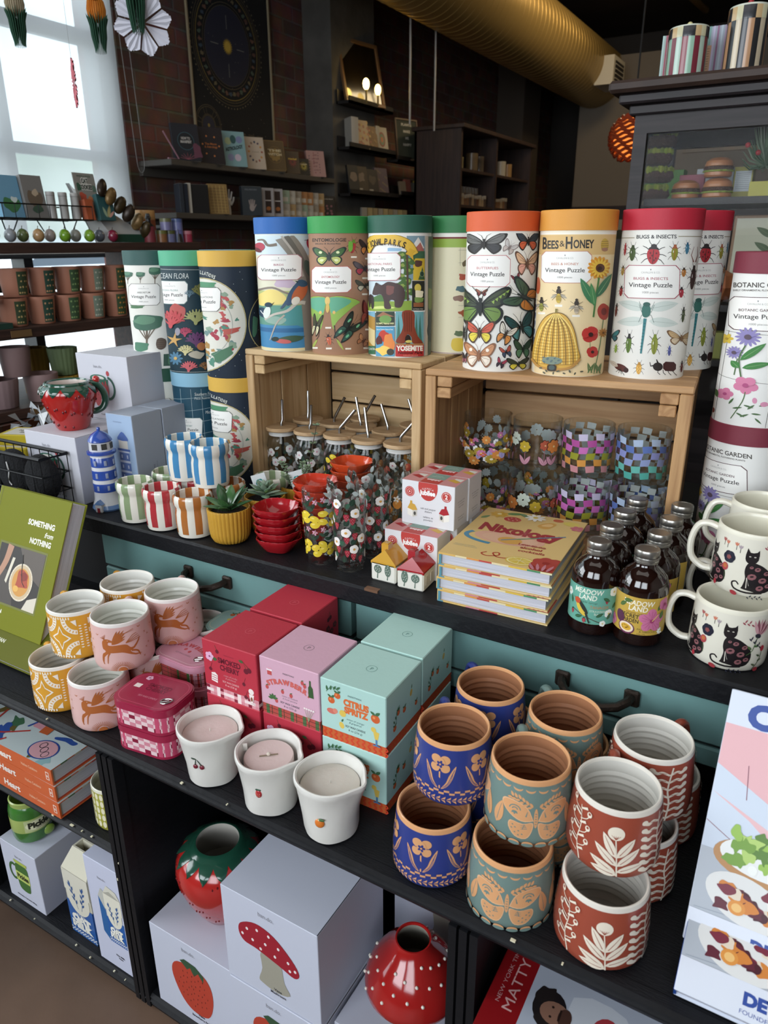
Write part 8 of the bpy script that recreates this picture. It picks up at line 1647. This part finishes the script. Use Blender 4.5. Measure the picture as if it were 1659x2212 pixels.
for k in range(4):
 t=thing('moss_mound','mossy brown mound, '+['lowest','second lowest','second highest','topmost'][k]+' of the pile in the cabinet','moss',(-.503+.008*(k%2),2.42,1.4455+k*.047));R=random.Random(k)
 b=MB().lathe([(0,.012),(.038,.01),(.047,.022),(.042,.038),(0,.042)],M('4f3d36',.95,bump=1,bs=120),26,wob=lambda a,zz:.003*sin(a*5+k));b.build('soil_block',t);m=MB();MO=[M('7a8a2c',.9),M('8a8f3c',.9),M('6a7430',.9)]
 for q in range(90):a=R.uniform(0,6.28);r=.044*sqrt(R.random());m.blob((r*cos(a),r*sin(a),.042),.006,.006,.006+R.random()*.006,MO[q%3],5,4)
 m.build('moss_top',t)
for nm,lb,x,w,h,c,y in (('gift_carton','green carton behind the moss pile in the cabinet',-.555,.11,.09,'4a7a34',2.56),('gift_carton','pink topped carton behind the single burger',-.445,.07,.07,'9a4a5a',2.50),('gift_carton','white carton behind the stacked burgers',-.4,.10,.085,'a9abb0',2.51),('gift_carton','yellow carton with white text panel beside the burgers',-.297,.05,.085,'a39a4a',2.50),('gift_carton','yellow green tub carton at the right on the cabinet shelf',-.245,.07,.04,'a8a040',2.42)):
 A=Art();(A.rect('b5b8bc',4,20,46,74),[A.line('77787c',[(8,68-k*5),(42,68-k*5)],1) for k in range(9)]) if x==-.297 else None
 carton(nm,lb,x,y,1.4555,w,.06,h,c,A,0,seam=False)
t=thing('holly_foliage','grey green foliage with red berries at the right of the cabinet','foliage',(-.212,2.45,1.4955));m=MB();R=random.Random(6)
for k in range(70):a,b_=R.uniform(0,6.28),R.uniform(-.2,1.3);r=.06;p=Vector((r*cos(a)*cos(b_)*1.1,r*sin(a)*cos(b_),.06+r*1.7*sin(b_)));m.tube([(0,0,.04),tuple(p*.7),tuple(p)],.0035,M(['3f5a40','5a6f54','7a8a74'][k%3],.6),5,.0012)
m.build('leaves',t);m=MB();[m.blob((.05*cos(k),-.05,.03+.02*k),.007,.007,.007,M('a01a24',.3,coat=.5)) for k in range(4)];m.build('berries',t)
t=thing('botanical_print','framed botanical print with leaves and a root inside the cabinet','print',(-.165,2.47,1.1705));A=Art();A.rect('b5b09a',8,8,212,232);[A.leaf('4a5a3c',110,60+k*20,30 if k%2 else 150,56,18,'8a9a6a') for k in range(8)];A.line('4a5a3c',[(110,20),(112,220)],3);A.leaf('8a3a34',160,60,80,60,16);A.leaf('6a5a3a',190,60,85,60,10);m=MB().box(-.11,0,0,.11,.012,.24,M('8a6a52',.6),bev=.002);m.art(A,plane_map((-.11,-.0002,0),(1,0,0),(0,0,1)),0);m.build('print_board',t)
t=thing('round_pumpkin','orange round pumpkin ornament on the cabinet lower shelf','pumpkin',(-.30,2.42,1.1705));MB().lathe([(0,.006),(.02,0),(.05,.012),(.066,.045),(.058,.078),(.03,.092),(0,.082)],M('a35a34',.6),48,flute=-.005,fn=10).build('pumpkin_body',t);MB().tube([(0,0,.08),(.004,0,.104)],.006,M('b9b4a0',.7),7).build('stem',t)
for k,(x,c,lb) in enumerate(((-.42,'a39a4a','cream lemon soap carton'),(-.33,'8a8a44','green lemon soap carton'),(-.25,'7a7a50','olive patterned soap carton'))):carton('soap_carton',lb+' on the cabinet base behind the red lidded tubes',x,2.38,1.0155,.08,.06,.075,c,None,0,seam=False)
MBs=MB().box(-.7,2.85,0,1.6,2.9,1.35,M('2a1f1c',.7)).build('shelf_back');tag(MBs,'dark wooden partition board behind the glass cabinet','partition')
t=thing('nest_sign','large raised wooden letter sign seen through the cabinet glass','sign',(-.5,5.2,1.9));m=MB().box(-.43,0,-.05,.15,.03,.12,M('7a6650',.8));A=Art();A.text('a3917a','NEST',180,32,105,370,bold=.1);m.art(A,plane_map((-.41,-.001,-.045),(1,0,0),(0,0,1)),0,eps=.012);m.build('sign_board',t)
# ------------------------------------------------------------------ hanging paper flowers
def fanleaf(m,base,h,w,mat,n=9,spread=1.):
 for k in range(n):
  a=pi*2*k/n;q=w*(.6+.4*(k%2));c,s_=cos(a),sin(a)
  P=[(.016,0),(w*.55,h*.12),(w*.75,h*.45),(w*.8,h*.75),(w*1.05,h*(1.0+.05*(k%3))),(w*.45,h*.82),(.004,h*.7)]
  m.raw([(base[0]+c*r+s_*.0007,base[1]+s_*r-c*.0007,base[2]+z) for r,z in P]+[(base[0]+c*r-s_*.0007,base[1]+s_*r+c*.0007,base[2]+z) for r,z in P],[list(range(7)),list(range(7,14))[::-1]]+[[i,(i+1)%7,7+(i+1)%7,7+i] for i in range(7)],mat)
GP=M('1f4a34',.8)
def paper_tulip(lb,x,y,z,c):
 t=thing('paper_tulip',lb,'paper flower',(x,y,z));m=MB();fanleaf(m,(0,0,0),.092,.03,GP,22);m.build('green_leaves',t)
 m=MB();MT=M(c,.7);n=26
 for k in range(n):
  a=2*pi*k/n;ca,sa=cos(a),sin(a);P=[(0,.08),(.014,.078),(.025,.09),(.028,.112),(.024,.134),(.014,.145),(0,.140)]
  m.raw([(ca*r-sa*.0005,sa*r+ca*.0005,zz) for r,zz in P]+[(ca*r+sa*.0005,sa*r-ca*.0005,zz) for r,zz in P],[list(range(7)),list(range(7,14))[::-1]]+[[i,(i+1)%7,7+(i+1)%7,7+i] for i in range(7)],MT)
 m.lathe([(0,.085),(.013,.085),(.021,.095),(.023,.112),(.019,.13),(0,.136)],MT,20);m.build('honeycomb_bloom',t);MB().tube([(0,0,.15),(0,0,3.6-z)],.0006,M('8a8a8a',.6),4).build('thread',t)
paper_tulip('honeycomb paper tulip with orange bloom hanging by the window',-2.032,1.778,1.882,'c9781c');paper_tulip('honeycomb paper tulip with cream bloom hanging at the far left',-2.238,1.655,1.899,'a5987c')
def paper_daisy(name,lb,x,y,z,c,r,rot,n=8,grn=True):
 t=thing(name,lb,'paper flower',(x,y,z));m=MB();MT=M(c,.7);m.xf=Matrix.Rotation(rot[2],4,'Z') @ Matrix.Rotation(rot[0],4,'X')
 for k in range(n):
  a=2*pi*k/n+.2
  for j in range(6):
   f=lambda q,rr:(cos(a+q)*rr,(.003 if (j+(rr>0))%2 else-.003),sin(a+q)*rr)
   q0,q1=(j-3)/3*.36,(j-2)/3*.36;y0_,y1_=(.002,-.002) if j%2 else (-.002,.002);rr=r*(1-.12*abs(j-2.5)/2.5)
   V_=[(cos(a)*r*.1,0,sin(a)*r*.1),(cos(a+q0)*r*.8,y0_,sin(a+q0)*r*.8),(cos(a+q0*.6)*rr,y0_,sin(a+q0*.6)*rr),(cos(a+q1*.6)*rr,y1_,sin(a+q1*.6)*rr),(cos(a+q1)*r*.8,y1_,sin(a+q1)*r*.8)]
   m.raw(V_+[(p[0],p[1]+.001,p[2]) for p in V_],[[0,1,2,3,4],[9,8,7,6,5]],MT)
 m.xf=None;m.build('folded_petals',t)
 if grn:m=MB();fanleaf(m,(0.01,-.03,-.035),.16,.036,GP,18);m.build('green_leaves',t)
 MB().tube([(0,0,r*.6),(0,0,3.6-z)],.0006,M('8a8a8a',.6),4).build('thread',t)
paper_daisy('paper_daffodil','white folded paper daffodil with dark green leaves hanging near the window',-1.93,1.86,1.965,'cfcfdc',.088,(rad(12),0,rad(45)))
paper_daisy('paper_rosette','coral pink paper rosette hanging edge-on in front of the window',-2.071,1.696,1.794,'c4606a',.068,(0,0,rad(-35)),9,False)
paper_daisy('paper_rosette','peach paper rosette cut off by the left picture edge',-2.32,1.55,1.95,'c98a78',.06,(0,0,rad(45)),8,False)
t=thing('leafy_plant','dark leafy plant in the gloom below the wall shelves','plant',(-2.9,3.4,1.0));m=MB();R=random.Random(12)
for k in range(36):a=R.uniform(0,6.28);L_=R.uniform(.12,.3);zz=R.uniform(.05,.3);m.tube([(0,0,0),(cos(a)*L_*.5,sin(a)*L_*.5,zz),(cos(a)*L_,sin(a)*L_,zz*.8)],.002,M('26302a',.7),5);m.blob((cos(a)*L_,sin(a)*L_,zz*.8),.03,.03,.008,M('26382c',.6),8,5)
m.build('foliage',t);MB().lathe([(0,-.3),(.1,-.3),(.13,0),(.12,0),(0,-.03)],M('3a302c',.7),24).build('planter',t);tag(MB().box(-3.1,3.1,0,-2.7,4.2,.699,M('241a17',.6)).build('low_cabinet'),'low dark cabinet under the brick wall shelves','cabinet')
